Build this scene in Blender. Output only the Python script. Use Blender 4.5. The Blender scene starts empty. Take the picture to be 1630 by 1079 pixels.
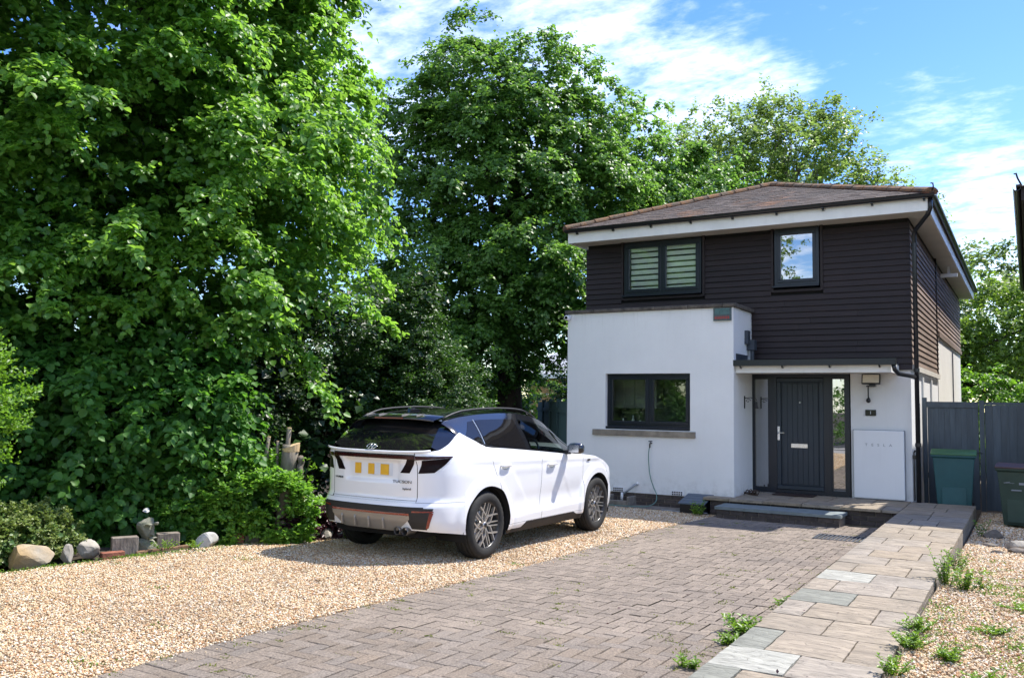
import bpy, math, random
import numpy as np
from mathutils import Vector, Matrix

D = bpy.data
scene = bpy.context.scene
COL = scene.collection
rng = np.random.default_rng(7)
random.seed(7)
PI = math.pi

# ------------------------------------------------------------------ camera
cam = D.cameras.new('camera')
cam.sensor_width = 36.0
cam.lens = 36.0 * 1367.0 / 1630.0
cam.clip_start = 0.05
cam.clip_end = 2000
cam_o = D.objects.new('camera', cam)
COL.objects.link(cam_o)
RC = np.array([[0.8574, 0.5145, 0.0148], [-0.0254, 0.0710, -0.9972], [-0.5141, 0.8546, 0.0739]])
m = Matrix(((RC[0][0], -RC[1][0], -RC[2][0], 0.0),
            (RC[0][1], -RC[1][1], -RC[2][1], 0.0),
            (RC[0][2], -RC[1][2], -RC[2][2], 1.52),
            (0, 0, 0, 1)))
loc, rot, _ = m.decompose()
cam_o.location = loc
cam_o.rotation_mode = 'QUATERNION'
cam_o.rotation_quaternion = rot
scene.camera = cam_o

# ------------------------------------------------------------------ sky, sun, exposure
SUN = Vector((0.38, 0.53, 1.0)).normalized()
elev = math.asin(SUN.z)
azim = math.atan2(SUN.x, SUN.y)

world = D.worlds.new('World')
scene.world = world
world.use_nodes = True
wt = world.node_tree
wt.nodes.clear()


def wn(t, **k):
    n = wt.nodes.new(t)
    for a, b in k.items():
        setattr(n, a, b)
    return n


def wmath(op, a, b=None, clamp=False):
    n = wn('ShaderNodeMath', operation=op)
    n.use_clamp = clamp
    for i, v in enumerate((a, b)):
        if v is None:
            continue
        if isinstance(v, (int, float)):
            n.inputs[i].default_value = v
        else:
            wt.links.new(v, n.inputs[i])
    return n.outputs[0]


sky = wn('ShaderNodeTexSky', sky_type='NISHITA')
sky.sun_disc = False
sky.sun_elevation = elev
sky.sun_rotation = azim
sky.altitude = 0
sky.air_density = 1.0
sky.dust_density = 0.3
sky.ozone_density = 2.0
hs = wn('ShaderNodeHueSaturation')
hs.inputs['Hue'].default_value = 0.516
hs.inputs['Saturation'].default_value = 1.34
hs.inputs['Value'].default_value = 0.94
wt.links.new(sky.outputs[0], hs.inputs['Color'])
tc = wn('ShaderNodeTexCoord')
sep = wn('ShaderNodeSeparateXYZ')
wt.links.new(tc.outputs['Generated'], sep.inputs[0])
zc = wmath('MAXIMUM', sep.outputs[2], 0.03)
px = wmath('DIVIDE', sep.outputs[0], wmath('ADD', zc, 0.12))
py = wmath('DIVIDE', sep.outputs[1], wmath('ADD', zc, 0.12))
comb = wn('ShaderNodeCombineXYZ')
wt.links.new(px, comb.inputs[0])
wt.links.new(py, comb.inputs[1])


def wnoise(scale, detail, rough, off, sx=1.0, sy=1.0, rz=0.0, dist=0.0):
    mp = wn('ShaderNodeMapping')
    mp.inputs['Location'].default_value = off
    mp.inputs['Rotation'].default_value = (0, 0, rz)
    mp.inputs['Scale'].default_value = (sx, sy, 1)
    wt.links.new(comb.outputs[0], mp.inputs[0])
    n = wn('ShaderNodeTexNoise')
    n.inputs['Scale'].default_value = scale
    n.inputs['Detail'].default_value = detail
    n.inputs['Roughness'].default_value = rough
    n.inputs['Distortion'].default_value = dist
    wt.links.new(mp.outputs[0], n.inputs['Vector'])
    return n.outputs['Fac']


def wdot(v):
    n = wn('ShaderNodeVectorMath', operation='DOT_PRODUCT')
    wt.links.new(tc.outputs['Generated'], n.inputs[0])
    n.inputs[1].default_value = v
    return n.outputs['Value']


def wramp(fac, lo, hi):
    n = wn('ShaderNodeMapRange')
    n.interpolation_type = 'SMOOTHSTEP'
    wt.links.new(fac, n.inputs[0])
    n.inputs[1].default_value = lo
    n.inputs[2].default_value = hi
    return n.outputs[0]


def skydir(pxx, pyy):
    v = np.array([pxx - 815, pyy - 539.5, 1367.0])
    w = RC.T @ v
    return tuple(w / np.linalg.norm(w))


big = wnoise(1.3, 4, 0.55, (3.1, 1.7, 0), 1, 1)
fine = wnoise(6.0, 10, 0.60, (0.4, 5.2, 0), 1.0, 1.5, 0.5, 0.35)
puff = wnoise(22.0, 6, 0.6, (2.0, 2.0, 0), 1.0, 1.3, 0.3, 0.1)
c1 = wramp(wdot(skydir(800, 60)), math.cos(math.radians(17)), math.cos(math.radians(5)))
c2 = wramp(wdot(skydir(1130, 200)), math.cos(math.radians(9.5)), math.cos(math.radians(3)))
c3 = wramp(wdot(skydir(1500, 235)), math.cos(math.radians(7)), math.cos(math.radians(1.5)))
c4 = wramp(wdot(skydir(1600, 400)), math.cos(math.radians(8.5)), math.cos(math.radians(4)))
c5 = wramp(wdot(skydir(600, -120)), math.cos(math.radians(24)), math.cos(math.radians(10)))
cover = wmath('MAXIMUM', wmath('MAXIMUM', c1, c2), wmath('MAXIMUM', wmath('MULTIPLY', c3, 0.75), wmath('MAXIMUM', c4, c5)))
# denser unseen clouds behind the camera, added to brighten the shaded walls
bmask = wramp(wmath('MULTIPLY', sep.outputs[1], -1.0), -0.15, 0.25)
back = wmath('MULTIPLY', wramp(big, 0.36, 0.52), bmask)
cover = wmath('MAXIMUM', cover, back)
tex = wmath('ADD', wmath('MULTIPLY', fine, 0.62), wmath('ADD', wmath('MULTIPLY', puff, 0.28), wmath('MULTIPLY', big, 0.22)))
dens = wmath('SUBTRACT', wmath('ADD', tex, wmath('MULTIPLY', cover, 0.44)), 0.80)
dens = wmath('MULTIPLY', wramp(dens, 0.0, 0.42), wmath('ADD', wmath('MULTIPLY', bmask, 0.35), 0.6))
wisp = wmath('MULTIPLY', wramp(wmath('ADD', fine, wmath('MULTIPLY', big, 0.6)), 0.93, 1.25), 0.35)
dens = wmath('MAXIMUM', dens, wisp)
mixc = wn('ShaderNodeMix', data_type='RGBA')
wt.links.new(dens, mixc.inputs[0])
wt.links.new(hs.outputs[0], mixc.inputs[6])
mixc.inputs[7].default_value = (7.6, 7.9, 8.4, 1)
bg = wn('ShaderNodeBackground')
bg.inputs['Strength'].default_value = 0.11
wt.links.new(mixc.outputs[2], bg.inputs['Color'])
out = wn('ShaderNodeOutputWorld')
wt.links.new(bg.outputs[0], out.inputs[0])

sl = D.lights.new('sun', 'SUN')
sl.energy = 2.95
sl.angle = math.radians(0.53)
sl.color = (1.0, 0.95, 0.87)
so = D.objects.new('sun', sl)
so.rotation_mode = 'QUATERNION'
so.rotation_quaternion = SUN.to_track_quat('Z', 'Y')
so.location = (10, 20, 30)
COL.objects.link(so)

scene.render.engine = 'CYCLES'
scene.view_settings.view_transform = 'Standard'
scene.view_settings.look = 'None'
scene.view_settings.exposure = 1.5
scene.view_settings.gamma = 1.0
scene.view_settings.use_curve_mapping = False
scene.cycles.max_bounces = 8
scene.cycles.transparent_max_bounces = 12
scene.cycles.transmission_bounces = 4


# ------------------------------------------------------------------ materials
def mat(name, col, rough=0.7, scale=8.0, amt=0.15, bump=0.0, bscale=None, metal=0.0, spec=0.5,
        obj_rand=0.0, coat=0.0, col2=None, stretch=None, hue_rand=0.0):
    mt = D.materials.new(name)
    mt.use_nodes = True
    nt = mt.node_tree
    b = nt.nodes['Principled BSDF']
    b.inputs['Roughness'].default_value = rough
    b.inputs['Metallic'].default_value = metal
    b.inputs['Specular IOR Level'].default_value = spec
    b.inputs['Coat Weight'].default_value = coat
    b.inputs['Coat Roughness'].default_value = 0.04
    tcn = nt.nodes.new('ShaderNodeTexCoord')
    src = tcn.outputs['Object']
    if stretch or obj_rand:
        mp = nt.nodes.new('ShaderNodeMapping')
        nt.links.new(src, mp.inputs[0])
        if stretch:
            mp.inputs['Scale'].default_value = stretch
        if obj_rand:
            oi = nt.nodes.new('ShaderNodeObjectInfo')
            vm = nt.nodes.new('ShaderNodeVectorMath')
            vm.operation = 'SCALE'
            vm.inputs[0].default_value = (37.0, 91.0, 53.0)
            nt.links.new(oi.outputs['Random'], vm.inputs['Scale'])
            nt.links.new(vm.outputs[0], mp.inputs['Location'])
        src = mp.outputs[0]
    n = nt.nodes.new('ShaderNodeTexNoise')
    n.inputs['Scale'].default_value = scale
    n.inputs['Detail'].default_value = 6
    n.inputs['Roughness'].default_value = 0.6
    nt.links.new(src, n.inputs['Vector'])
    mx = nt.nodes.new('ShaderNodeMix')
    mx.data_type = 'RGBA'
    mr = nt.nodes.new('ShaderNodeMapRange')
    mr.inputs[1].default_value = 0.3
    mr.inputs[2].default_value = 0.7
    nt.links.new(n.outputs['Fac'], mr.inputs[0])
    nt.links.new(mr.outputs[0], mx.inputs[0])
    if col2 is None:
        c1_ = [max(0, c * (1 - amt)) for c in col]
        c2_ = [min(1, c * (1 + amt)) for c in col]
    else:
        c1_, c2_ = col, col2
    mx.inputs[6].default_value = (*c1_, 1)
    mx.inputs[7].default_value = (*c2_, 1)
    cout = mx.outputs[2]
    if obj_rand:
        h = nt.nodes.new('ShaderNodeHueSaturation')
        oi2 = nt.nodes.new('ShaderNodeObjectInfo')
        m1 = nt.nodes.new('ShaderNodeMapRange')
        m1.inputs[3].default_value = 1 - obj_rand
        m1.inputs[4].default_value = 1 + obj_rand
        nt.links.new(oi2.outputs['Random'], m1.inputs[0])
        nt.links.new(m1.outputs[0], h.inputs['Value'])
        if hue_rand:
            wnz = nt.nodes.new('ShaderNodeTexWhiteNoise')
            wnz.noise_dimensions = '1D'
            nt.links.new(oi2.outputs['Random'], wnz.inputs['W'])
            m2 = nt.nodes.new('ShaderNodeMapRange')
            m2.inputs[3].default_value = 1 - hue_rand
            m2.inputs[4].default_value = 1 + hue_rand
            nt.links.new(wnz.outputs['Value'], m2.inputs[0])
            nt.links.new(m2.outputs[0], h.inputs['Saturation'])
        nt.links.new(cout, h.inputs['Color'])
        cout = h.outputs[0]
    nt.links.new(cout, b.inputs['Base Color'])
    if bump:
        n2 = nt.nodes.new('ShaderNodeTexNoise')
        n2.inputs['Scale'].default_value = bscale or scale * 4
        n2.inputs['Detail'].default_value = 5
        nt.links.new(src, n2.inputs['Vector'])
        bp = nt.nodes.new('ShaderNodeBump')
        bp.inputs['Strength'].default_value = bump
        bp.inputs['Distance'].default_value = 0.01
        nt.links.new(n2.outputs['Fac'], bp.inputs['Height'])
        nt.links.new(bp.outputs[0], b.inputs['Normal'])
    return mt


def glass_mat(name, tint, refl=0.12, trans=0.5):
    """window glass: clear tinted sheet that also mirrors what stands opposite"""
    mt = D.materials.new(name)
    mt.use_nodes = True
    nt = mt.node_tree
    nt.nodes.clear()
    o = nt.nodes.new('ShaderNodeOutputMaterial')
    tr = nt.nodes.new('ShaderNodeBsdfTransparent')
    tr.inputs[0].default_value = (*[c * trans for c in tint], 1)
    gl = nt.nodes.new('ShaderNodeBsdfGlossy')
    gl.inputs['Roughness'].default_value = 0.01
    gl.inputs['Color'].default_value = (1, 1, 1, 1)
    fr = nt.nodes.new('ShaderNodeFresnel')
    fr.inputs[0].default_value = 1.5
    ad = nt.nodes.new('ShaderNodeMath')
    ad.operation = 'ADD'
    ad.use_clamp = True
    ad.inputs[1].default_value = refl
    nt.links.new(fr.outputs[0], ad.inputs[0])
    tcn = nt.nodes.new('ShaderNodeTexCoord')
    n2 = nt.nodes.new('ShaderNodeTexNoise')
    n2.inputs['Scale'].default_value = 1.3
    nt.links.new(tcn.outputs['Object'], n2.inputs['Vector'])
    bp = nt.nodes.new('ShaderNodeBump')
    bp.inputs['Strength'].default_value = 0.06
    bp.inputs['Distance'].default_value = 0.02
    nt.links.new(n2.outputs['Fac'], bp.inputs['Height'])
    nt.links.new(bp.outputs[0], gl.inputs['Normal'])
    mx = nt.nodes.new('ShaderNodeMixShader')
    nt.links.new(ad.outputs[0], mx.inputs[0])
    nt.links.new(tr.outputs[0], mx.inputs[1])
    nt.links.new(gl.outputs[0], mx.inputs[2])
    nt.links.new(mx.outputs[0], o.inputs[0])
    return mt


def leaf_mat(name, dark, light, trans_col, trans=0.4, rough=0.42, spec=0.5):
    mt = D.materials.new(name)
    mt.use_nodes = True
    nt = mt.node_tree
    b = nt.nodes['Principled BSDF']
    o = nt.nodes['Material Output']
    at_ = nt.nodes.new('ShaderNodeAttribute')
    at_.attribute_name = 'tone'
    mx = nt.nodes.new('ShaderNodeMix')
    mx.data_type = 'RGBA'
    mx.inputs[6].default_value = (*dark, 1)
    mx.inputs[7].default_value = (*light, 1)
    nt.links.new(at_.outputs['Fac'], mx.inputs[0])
    nt.links.new(mx.outputs[2], b.inputs['Base Color'])
    b.inputs['Roughness'].default_value = rough
    b.inputs['Specular IOR Level'].default_value = spec
    t = nt.nodes.new('ShaderNodeBsdfTranslucent')
    h = nt.nodes.new('ShaderNodeMix')
    h.data_type = 'RGBA'
    h.blend_type = 'MULTIPLY'
    h.inputs[0].default_value = 1.0
    mr = nt.nodes.new('ShaderNodeMapRange')
    mr.inputs[3].default_value = 0.6
    mr.inputs[4].default_value = 1.25
    nt.links.new(at_.outputs['Fac'], mr.inputs[0])
    nt.links.new(mr.outputs[0], h.inputs[6])
    h.inputs[7].default_value = (*trans_col, 1)
    nt.links.new(h.outputs[2], t.inputs[0])
    ms = nt.nodes.new('ShaderNodeMixShader')
    ms.inputs[0].default_value = trans
    nt.links.new(b.outputs[0], ms.inputs[1])
    nt.links.new(t.outputs[0], ms.inputs[2])
    nt.links.new(ms.outputs[0], o.inputs[0])
    return mt


M = {}
M['soil'] = mat('soil', (0.045, 0.033, 0.022), 0.95, 3, 0.5, 0.8, 30)
M['lawn'] = mat('lawn', (0.045, 0.075, 0.02), 0.95, 2, 0.4, 0.6, 60)
M['sand'] = mat('joint_sand', (0.06, 0.05, 0.038), 0.95, 30, 0.5, 0.6, 120)
M['gravel_bed'] = mat('gravel_bed', (0.25, 0.19, 0.125), 0.95, 40, 0.5, 1.0, 90)
M['paver'] = mat('concrete_paver', (0.205, 0.166, 0.130), 0.9, 70, 0.5, 0.9, 160, obj_rand=0.13, hue_rand=0.15)
M['paver_far'] = mat('concrete_paver_field', (0.205, 0.166, 0.130), 0.9, 60, 0.45, 0.7, 160)
M['slab'] = mat('riven_sandstone', (0.27, 0.225, 0.17), 0.85, 5, 0.30, 1.0, 7, obj_rand=0.07, hue_rand=0.2, stretch=(1, 3.2, 1))
M['slab_grey'] = mat('grey_sandstone', (0.20, 0.20, 0.165), 0.85, 4, 0.3, 0.8, 12, stretch=(1, 3, 1))
M['slab_pale'] = mat('pale_sandstone', (0.33, 0.322, 0.275), 0.85, 5, 0.25, 0.8, 10, stretch=(1, 3, 1))
M['step_slate'] = mat('slate_step', (0.17, 0.2, 0.2), 0.8, 6, 0.2, 0.5, 30)
M['mortar'] = mat('mortar', (0.2, 0.17, 0.13), 0.95, 20, 0.3, 0.5)
M['render'] = mat('white_render', (0.80, 0.80, 0.79), 0.85, 1.2, 0.035, 0.25, 70)
M['render_b'] = mat('cream_render', (0.78, 0.76, 0.70), 0.85, 1.2, 0.05, 0.25, 70)
M['brick_dark'] = mat('engineering_brick', (0.07, 0.055, 0.05), 0.7, 12, 0.4, 0.4, obj_rand=0.3)
M['coping'] = mat('coping_stone', (0.10, 0.085, 0.07), 0.9, 9, 0.5, 0.6)
M['sill'] = mat('sill_stone', (0.24, 0.205, 0.16), 0.9, 4, 0.45, 0.5)
M['board'] = mat('stained_board', (0.0185, 0.0115, 0.0115), 0.55, 3, 0.28, 0.35, 22, obj_rand=0.16, stretch=(0.25, 1, 6), spec=0.35)
M['board_side'] = mat('pale_side_board', (0.235, 0.17, 0.13), 0.75, 2, 0.4, 0.4, 22, obj_rand=0.12, stretch=(1, 0.25, 6))  # side boards, a paler colour than the front boards
M['board_back'] = mat('shadow_membrane', (0.008, 0.007, 0.007), 0.9, 5, 0.2)
M['anthracite'] = mat('anthracite_frame', (0.009, 0.013, 0.021), 0.35, 5, 0.05)
M['door_blue'] = mat('blue_grey_door', (0.016, 0.027, 0.040), 0.42, 60, 0.12, 0.15, 80, stretch=(1, 1, 0.06))
M['black_gutter'] = mat('black_plastic', (0.012, 0.013, 0.016), 0.3, 5, 0.1)
M['lead'] = mat('lead_flashing', (0.045, 0.055, 0.068), 0.5, 8, 0.25, 0.2)
M['upvc'] = mat('white_upvc', (0.82, 0.81, 0.77), 0.5, 2.5, 0.07)
M['soffit'] = mat('soffit_board', (0.66, 0.62, 0.55), 0.6, 2, 0.09)
M['tile'] = mat('clay_roof_tile', (0.088, 0.074, 0.066), 0.9, 1.3, 0.35, 0.6, 30, obj_rand=0.2, col2=(0.12, 0.088, 0.07))
M['ridge'] = mat('lichened_ridge_tile', (0.07, 0.048, 0.035), 0.95, 12, 0.3, 0.9, 30, col2=(0.17, 0.12, 0.075), obj_rand=0.1)
M['ridge_mortar'] = mat('ridge_mortar', (0.12, 0.045, 0.022), 0.95, 9, 0.5, 0.8)
M['blind'] = mat('white_blind', (0.86, 0.87, 0.82), 0.7, 3, 0.06)
M['room'] = mat('room_inside', (0.10, 0.10, 0.095), 0.8, 1.0, 0.2)
M['kitchen'] = mat('grey_cabinet', (0.30, 0.30, 0.29), 0.5, 3, 0.1)
M['chrome'] = mat('brushed_steel', (0.62, 0.62, 0.62), 0.22, 20, 0.05, metal=1.0)
M['white_enamel'] = mat('white_enamel', (0.78, 0.79, 0.81), 0.35, 2, 0.015)
M['grey_print'] = mat('grey_print', (0.24, 0.26, 0.29), 0.5, 5, 0.05)
M['white_plastic'] = mat('white_plastic', (0.75, 0.75, 0.73), 0.4, 5, 0.03)
M['lens_black'] = mat('lens_black', (0.006, 0.006, 0.007), 0.1, 5, 0.05)
M['led'] = mat('led_panel', (0.85, 0.80, 0.68), 0.4, 5, 0.05)
M['iron'] = mat('wrought_iron', (0.012, 0.012, 0.013), 0.5, 20, 0.2)
M['plaque'] = mat('dark_plaque', (0.07, 0.1, 0.105), 0.5, 20, 0.3)
M['red_print'] = mat('red_print', (0.38, 0.05, 0.04), 0.6, 60, 0.4)
M['teal_print'] = mat('teal_print', (0.08, 0.2, 0.19), 0.6, 60, 0.5)
M['hose'] = mat('green_hose', (0.10, 0.2, 0.17), 0.4, 12, 0.1)
M['pipe_grey'] = mat('grey_pipe', (0.3, 0.32, 0.34), 0.4, 12, 0.1)
M['cover_grey'] = mat('blue_grey_plastic', (0.075, 0.10, 0.13), 0.5, 10, 0.12)
M['concrete'] = mat('rough_concrete', (0.19, 0.165, 0.135), 0.95, 9, 0.4, 0.6)
M['mat_brown'] = mat('coir_mat', (0.035, 0.02, 0.017), 1.0, 120, 0.5, 1.0, 240)
M['leather'] = mat('brown_leather', (0.05, 0.028, 0.018), 0.5, 20, 0.3)
M['bin_teal'] = mat('teal_bin_plastic', (0.022, 0.095, 0.105), 0.42, 5, 0.1, 0.1, 90)
M['bin_green'] = mat('dark_green_bin_plastic', (0.028, 0.055, 0.04), 0.45, 5, 0.15, 0.1, 90)
M['lid_green'] = mat('green_lid_plastic', (0.04, 0.13, 0.045), 0.4, 5, 0.1)
M['lid_brown'] = mat('brown_lid_plastic', (0.075, 0.04, 0.035), 0.5, 5, 0.2)
M['gate'] = mat('blue_black_painted_timber', (0.058, 0.080, 0.102), 0.5, 6, 0.25, 0.25, 40, obj_rand=0.12, stretch=(2, 2, 0.2))
M['fence_green'] = mat('sage_green_timber', (0.045, 0.088, 0.082), 0.7, 5, 0.2, 0.3, 40, obj_rand=0.08, stretch=(2, 2, 0.2))
M['bark'] = mat('bark', (0.06, 0.045, 0.032), 0.95, 7, 0.5, 1.0, 22, stretch=(1, 1, 0.3))
M['bark_pale'] = mat('pale_bark', (0.19, 0.165, 0.13), 0.95, 9, 0.45, 0.8, 30, stretch=(1, 1, 0.3))
M['cut_wood'] = mat('fresh_cut_wood', (0.56, 0.40, 0.22), 0.8, 14, 0.25)
M['sleeper'] = mat('weathered_sleeper', (0.22, 0.185, 0.15), 0.9, 22, 0.45, 0.7, 60, stretch=(6, 1, 0.3))
M['sleeper_br'] = mat('brown_timber', (0.19, 0.11, 0.06), 0.9, 22, 0.4, 0.6)
M['red_brick'] = mat('red_brick', (0.28, 0.10, 0.06), 0.9, 14, 0.4, 0.6)
M['rock'] = mat('grey_field_stone', (0.30, 0.275, 0.235), 0.9, 6, 0.4, 0.9, 18, obj_rand=0.15)
M['rock_white'] = mat('white_quartz', (0.40, 0.40, 0.38), 0.8, 6, 0.3, 0.9, 18)
M['rock_dark'] = mat('dark_garden_stone', (0.14, 0.12, 0.10), 0.9, 6, 0.4, 0.9, 18, obj_rand=0.2)
M['rock_orange'] = mat('lichened_boulder', (0.34, 0.32, 0.28), 0.9, 1.9, 0.4, 0.9, 18, col2=(0.42, 0.27, 0.10))
M['statue'] = mat('mossy_cast_stone', (0.26, 0.25, 0.21), 0.95, 9, 0.5, 0.8, 30, col2=(0.13, 0.14, 0.08))
M['drain'] = mat('drain_grate', (0.055, 0.062, 0.075), 0.5, 30, 0.3)
M['neigh_brick'] = mat('buff_brick', (0.40, 0.24, 0.10), 0.9, 9, 0.3)
M['pale_roof'] = mat('pale_slate_roof', (0.42, 0.43, 0.45), 0.8, 5, 0.15)
M['concrete_pale'] = mat('pale_concrete', (0.36, 0.34, 0.31), 0.9, 3, 0.15, 0.4, 40)
M['asphalt'] = mat('asphalt', (0.05, 0.05, 0.052), 0.9, 20, 0.3, 0.5)
# car
M['paint'] = mat('white_car_paint', (0.82, 0.82, 0.83), 0.3, 3, 0.01, coat=1.0)
M['blackgloss'] = mat('gloss_black_paint', (0.010, 0.011, 0.013), 0.12, 3, 0.05, coat=1.0)
M['trim'] = mat('black_trim', (0.013, 0.013, 0.015), 0.55, 8, 0.1)
M['under'] = mat('car_underbody', (0.006, 0.006, 0.007), 0.9, 8, 0.2)
M['privacy'] = mat('privacy_glass', (0.010, 0.0095, 0.010), 0.03, 3, 0.05, spec=0.42)
M['carglass'] = glass_mat('car_side_glass', (0.55, 0.75, 0.72), 0.04, 0.75)
M['lampred'] = mat('dark_red_lens', (0.032, 0.004, 0.006), 0.18, 12, 0.4, spec=0.4)
M['lampclaw'] = mat('smoked_lamp_lens', (0.008, 0.0025, 0.0045), 0.3, 30, 0.6, spec=0.15)
M['reflector'] = mat('red_reflector', (0.20, 0.018, 0.012), 0.2, 30, 0.2, coat=1.0)
M['pipe_steel'] = mat('dull_exhaust_steel', (0.22, 0.21, 0.2), 0.35, 20, 0.1, metal=0.9)
M['skid'] = mat('silver_skid_plate', (0.30, 0.275, 0.24), 0.4, 6, 0.06, metal=0.35)
M['tyre'] = mat('tyre_rubber', (0.012, 0.0118, 0.0115), 0.8, 20, 0.25, 0.3, 60)
M['alloy'] = mat('machined_alloy', (0.60, 0.58, 0.55), 0.3, 30, 0.05, metal=0.85)
M['rimdark'] = mat('dark_rim', (0.02, 0.02, 0.021), 0.35, 10, 0.1)
M['plate_white'] = mat('plate_white', (0.66, 0.69, 0.74), 0.4, 9, 0.04)
M['plate_yellow'] = mat('plate_yellow', (0.72, 0.40, 0.02), 0.4, 9, 0.05)
M['amber_red'] = mat('brake_light_lens', (0.20, 0.06, 0.035), 0.2, 9, 0.1)
M['seat'] = mat('car_seat_cloth', (0.05, 0.055, 0.055), 0.8, 9, 0.1)

M['pane'] = glass_mat('window_pane', (0.96, 1.0, 0.97), 0.03, 0.98)
M['pane_sky'] = glass_mat('mirror_window_pane', (0.6, 0.8, 0.85), 0.36, 0.3)
M['pane_side'] = glass_mat('sidelight_pane', (0.5, 0.6, 0.6), 0.34, 0.35)

M['lime'] = leaf_mat('lime_leaf', (0.045, 0.135, 0.02), (0.155, 0.31, 0.05), (0.33, 0.61, 0.06), 0.48)
M['hazel'] = leaf_mat('hazel_leaf', (0.035, 0.11, 0.02), (0.09, 0.22, 0.035), (0.18, 0.45, 0.04), 0.38, 0.5, 0.35)
M['dark_leaf'] = leaf_mat('laurel_leaf', (0.016, 0.045, 0.012), (0.06, 0.125, 0.022), (0.10, 0.24, 0.02), 0.25)
M['syc'] = leaf_mat('sycamore_leaf', (0.036, 0.10, 0.02), (0.125, 0.24, 0.05), (0.25, 0.48, 0.06), 0.42)
M['plane'] = leaf_mat('plane_leaf', (0.06, 0.11, 0.03), (0.20, 0.27, 0.07), (0.32, 0.48, 0.09), 0.42)
M['shrub'] = leaf_mat('shrub_leaf', (0.06, 0.15, 0.02), (0.17, 0.33, 0.05), (0.28, 0.56, 0.05), 0.42)
M['bright'] = leaf_mat('privet_leaf', (0.055, 0.13, 0.012), (0.13, 0.26, 0.025), (0.26, 0.52, 0.03), 0.4)
M['ash'] = leaf_mat('yellow_green_leaf', (0.06, 0.12, 0.018), (0.15, 0.24, 0.035), (0.30, 0.48, 0.05), 0.4)
M['varieg'] = leaf_mat('variegated_leaf', (0.07, 0.15, 0.03), (0.30, 0.34, 0.11), (0.3, 0.42, 0.07), 0.3)
M['purple'] = leaf_mat('purple_leaf', (0.028, 0.010, 0.014), (0.12, 0.05, 0.06), (0.10, 0.02, 0.03), 0.2)
M['weed'] = leaf_mat('weed_leaf', (0.06, 0.14, 0.015), (0.17, 0.27, 0.03), (0.26, 0.46, 0.03), 0.35)
M['moss'] = leaf_mat('moss_leaf', (0.10, 0.13, 0.02), (0.26, 0.25, 0.05), (0.26, 0.36, 0.03), 0.3)


for nm_, dk_ in (('slab', .74), ('slab_grey', .8), ('slab_pale', .72)):
    nt = M[nm_].node_tree
    b = nt.nodes['Principled BSDF']
    mp_ = [q for q in nt.nodes if q.type == 'MAPPING'][0]
    vn = nt.nodes.new('ShaderNodeTexNoise')
    vn.inputs['Scale'].default_value = 2.2; vn.inputs['Detail'].default_value = 8; vn.inputs['Distortion'].default_value = 1.6
    nt.links.new(mp_.outputs[0], vn.inputs['Vector'])
    s1_ = nt.nodes.new('ShaderNodeMath'); s1_.operation = 'SUBTRACT'; s1_.inputs[1].default_value = .5
    nt.links.new(vn.outputs['Fac'], s1_.inputs[0])
    s2_ = nt.nodes.new('ShaderNodeMath'); s2_.operation = 'ABSOLUTE'; nt.links.new(s1_.outputs[0], s2_.inputs[0])
    s3_ = nt.nodes.new('ShaderNodeMapRange'); s3_.inputs[1].default_value = .0; s3_.inputs[2].default_value = .022
    s3_.inputs[3].default_value = dk_; s3_.inputs[4].default_value = 1.0
    nt.links.new(s2_.outputs[0], s3_.inputs[0])
    hv_ = nt.nodes.new('ShaderNodeHueSaturation')
    src_ = b.inputs['Base Color'].links[0].from_socket
    nt.links.new(src_, hv_.inputs['Color']); nt.links.new(s3_.outputs[0], hv_.inputs['Value'])
    nt.links.new(hv_.outputs[0], b.inputs['Base Color'])
    bp_ = [q for q in nt.nodes if q.type == 'BUMP'][0]
    bp_.inputs['Distance'].default_value = .02
    b2_ = nt.nodes.new('ShaderNodeBump'); b2_.inputs['Strength'].default_value = .8; b2_.inputs['Distance'].default_value = .012
    nt.links.new(s3_.outputs[0], b2_.inputs['Height']); nt.links.new(bp_.outputs[0], b2_.inputs['Normal']); nt.links.new(b2_.outputs[0], b.inputs['Normal'])
def pos_noise(nt, scale, stretch=(1, 1, 1), detail=6, rough=.6):
    ge = nt.nodes.new('ShaderNodeNewGeometry')
    mp = nt.nodes.new('ShaderNodeMapping'); mp.inputs['Scale'].default_value = stretch
    nt.links.new(ge.outputs['Position'], mp.inputs[0])
    n = nt.nodes.new('ShaderNodeTexNoise'); n.inputs['Scale'].default_value = scale
    n.inputs['Detail'].default_value = detail; n.inputs['Roughness'].default_value = rough
    nt.links.new(mp.outputs[0], n.inputs['Vector'])
    return n.outputs['Fac'], ge


def rng_map(nt, src, a, b, c=0.0, d=1.0):
    r = nt.nodes.new('ShaderNodeMapRange')
    for i, v_ in enumerate((a, b, c, d)): r.inputs[i + 1].default_value = v_
    nt.links.new(src, r.inputs[0])
    return r.outputs[0]


def blend(nt, fac, col):
    b = nt.nodes['Principled BSDF']
    src = b.inputs['Base Color'].links[0].from_socket
    mx = nt.nodes.new('ShaderNodeMix'); mx.data_type = 'RGBA'
    nt.links.new(fac, mx.inputs[0]); nt.links.new(src, mx.inputs[6]); mx.inputs[7].default_value = (*col, 1)
    nt.links.new(mx.outputs[2], b.inputs['Base Color'])


def mul(nt, a, b_):
    n = nt.nodes.new('ShaderNodeMath'); n.operation = 'MULTIPLY'; nt.links.new(a, n.inputs[0]); nt.links.new(b_, n.inputs[1]); return n.outputs[0]


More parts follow.
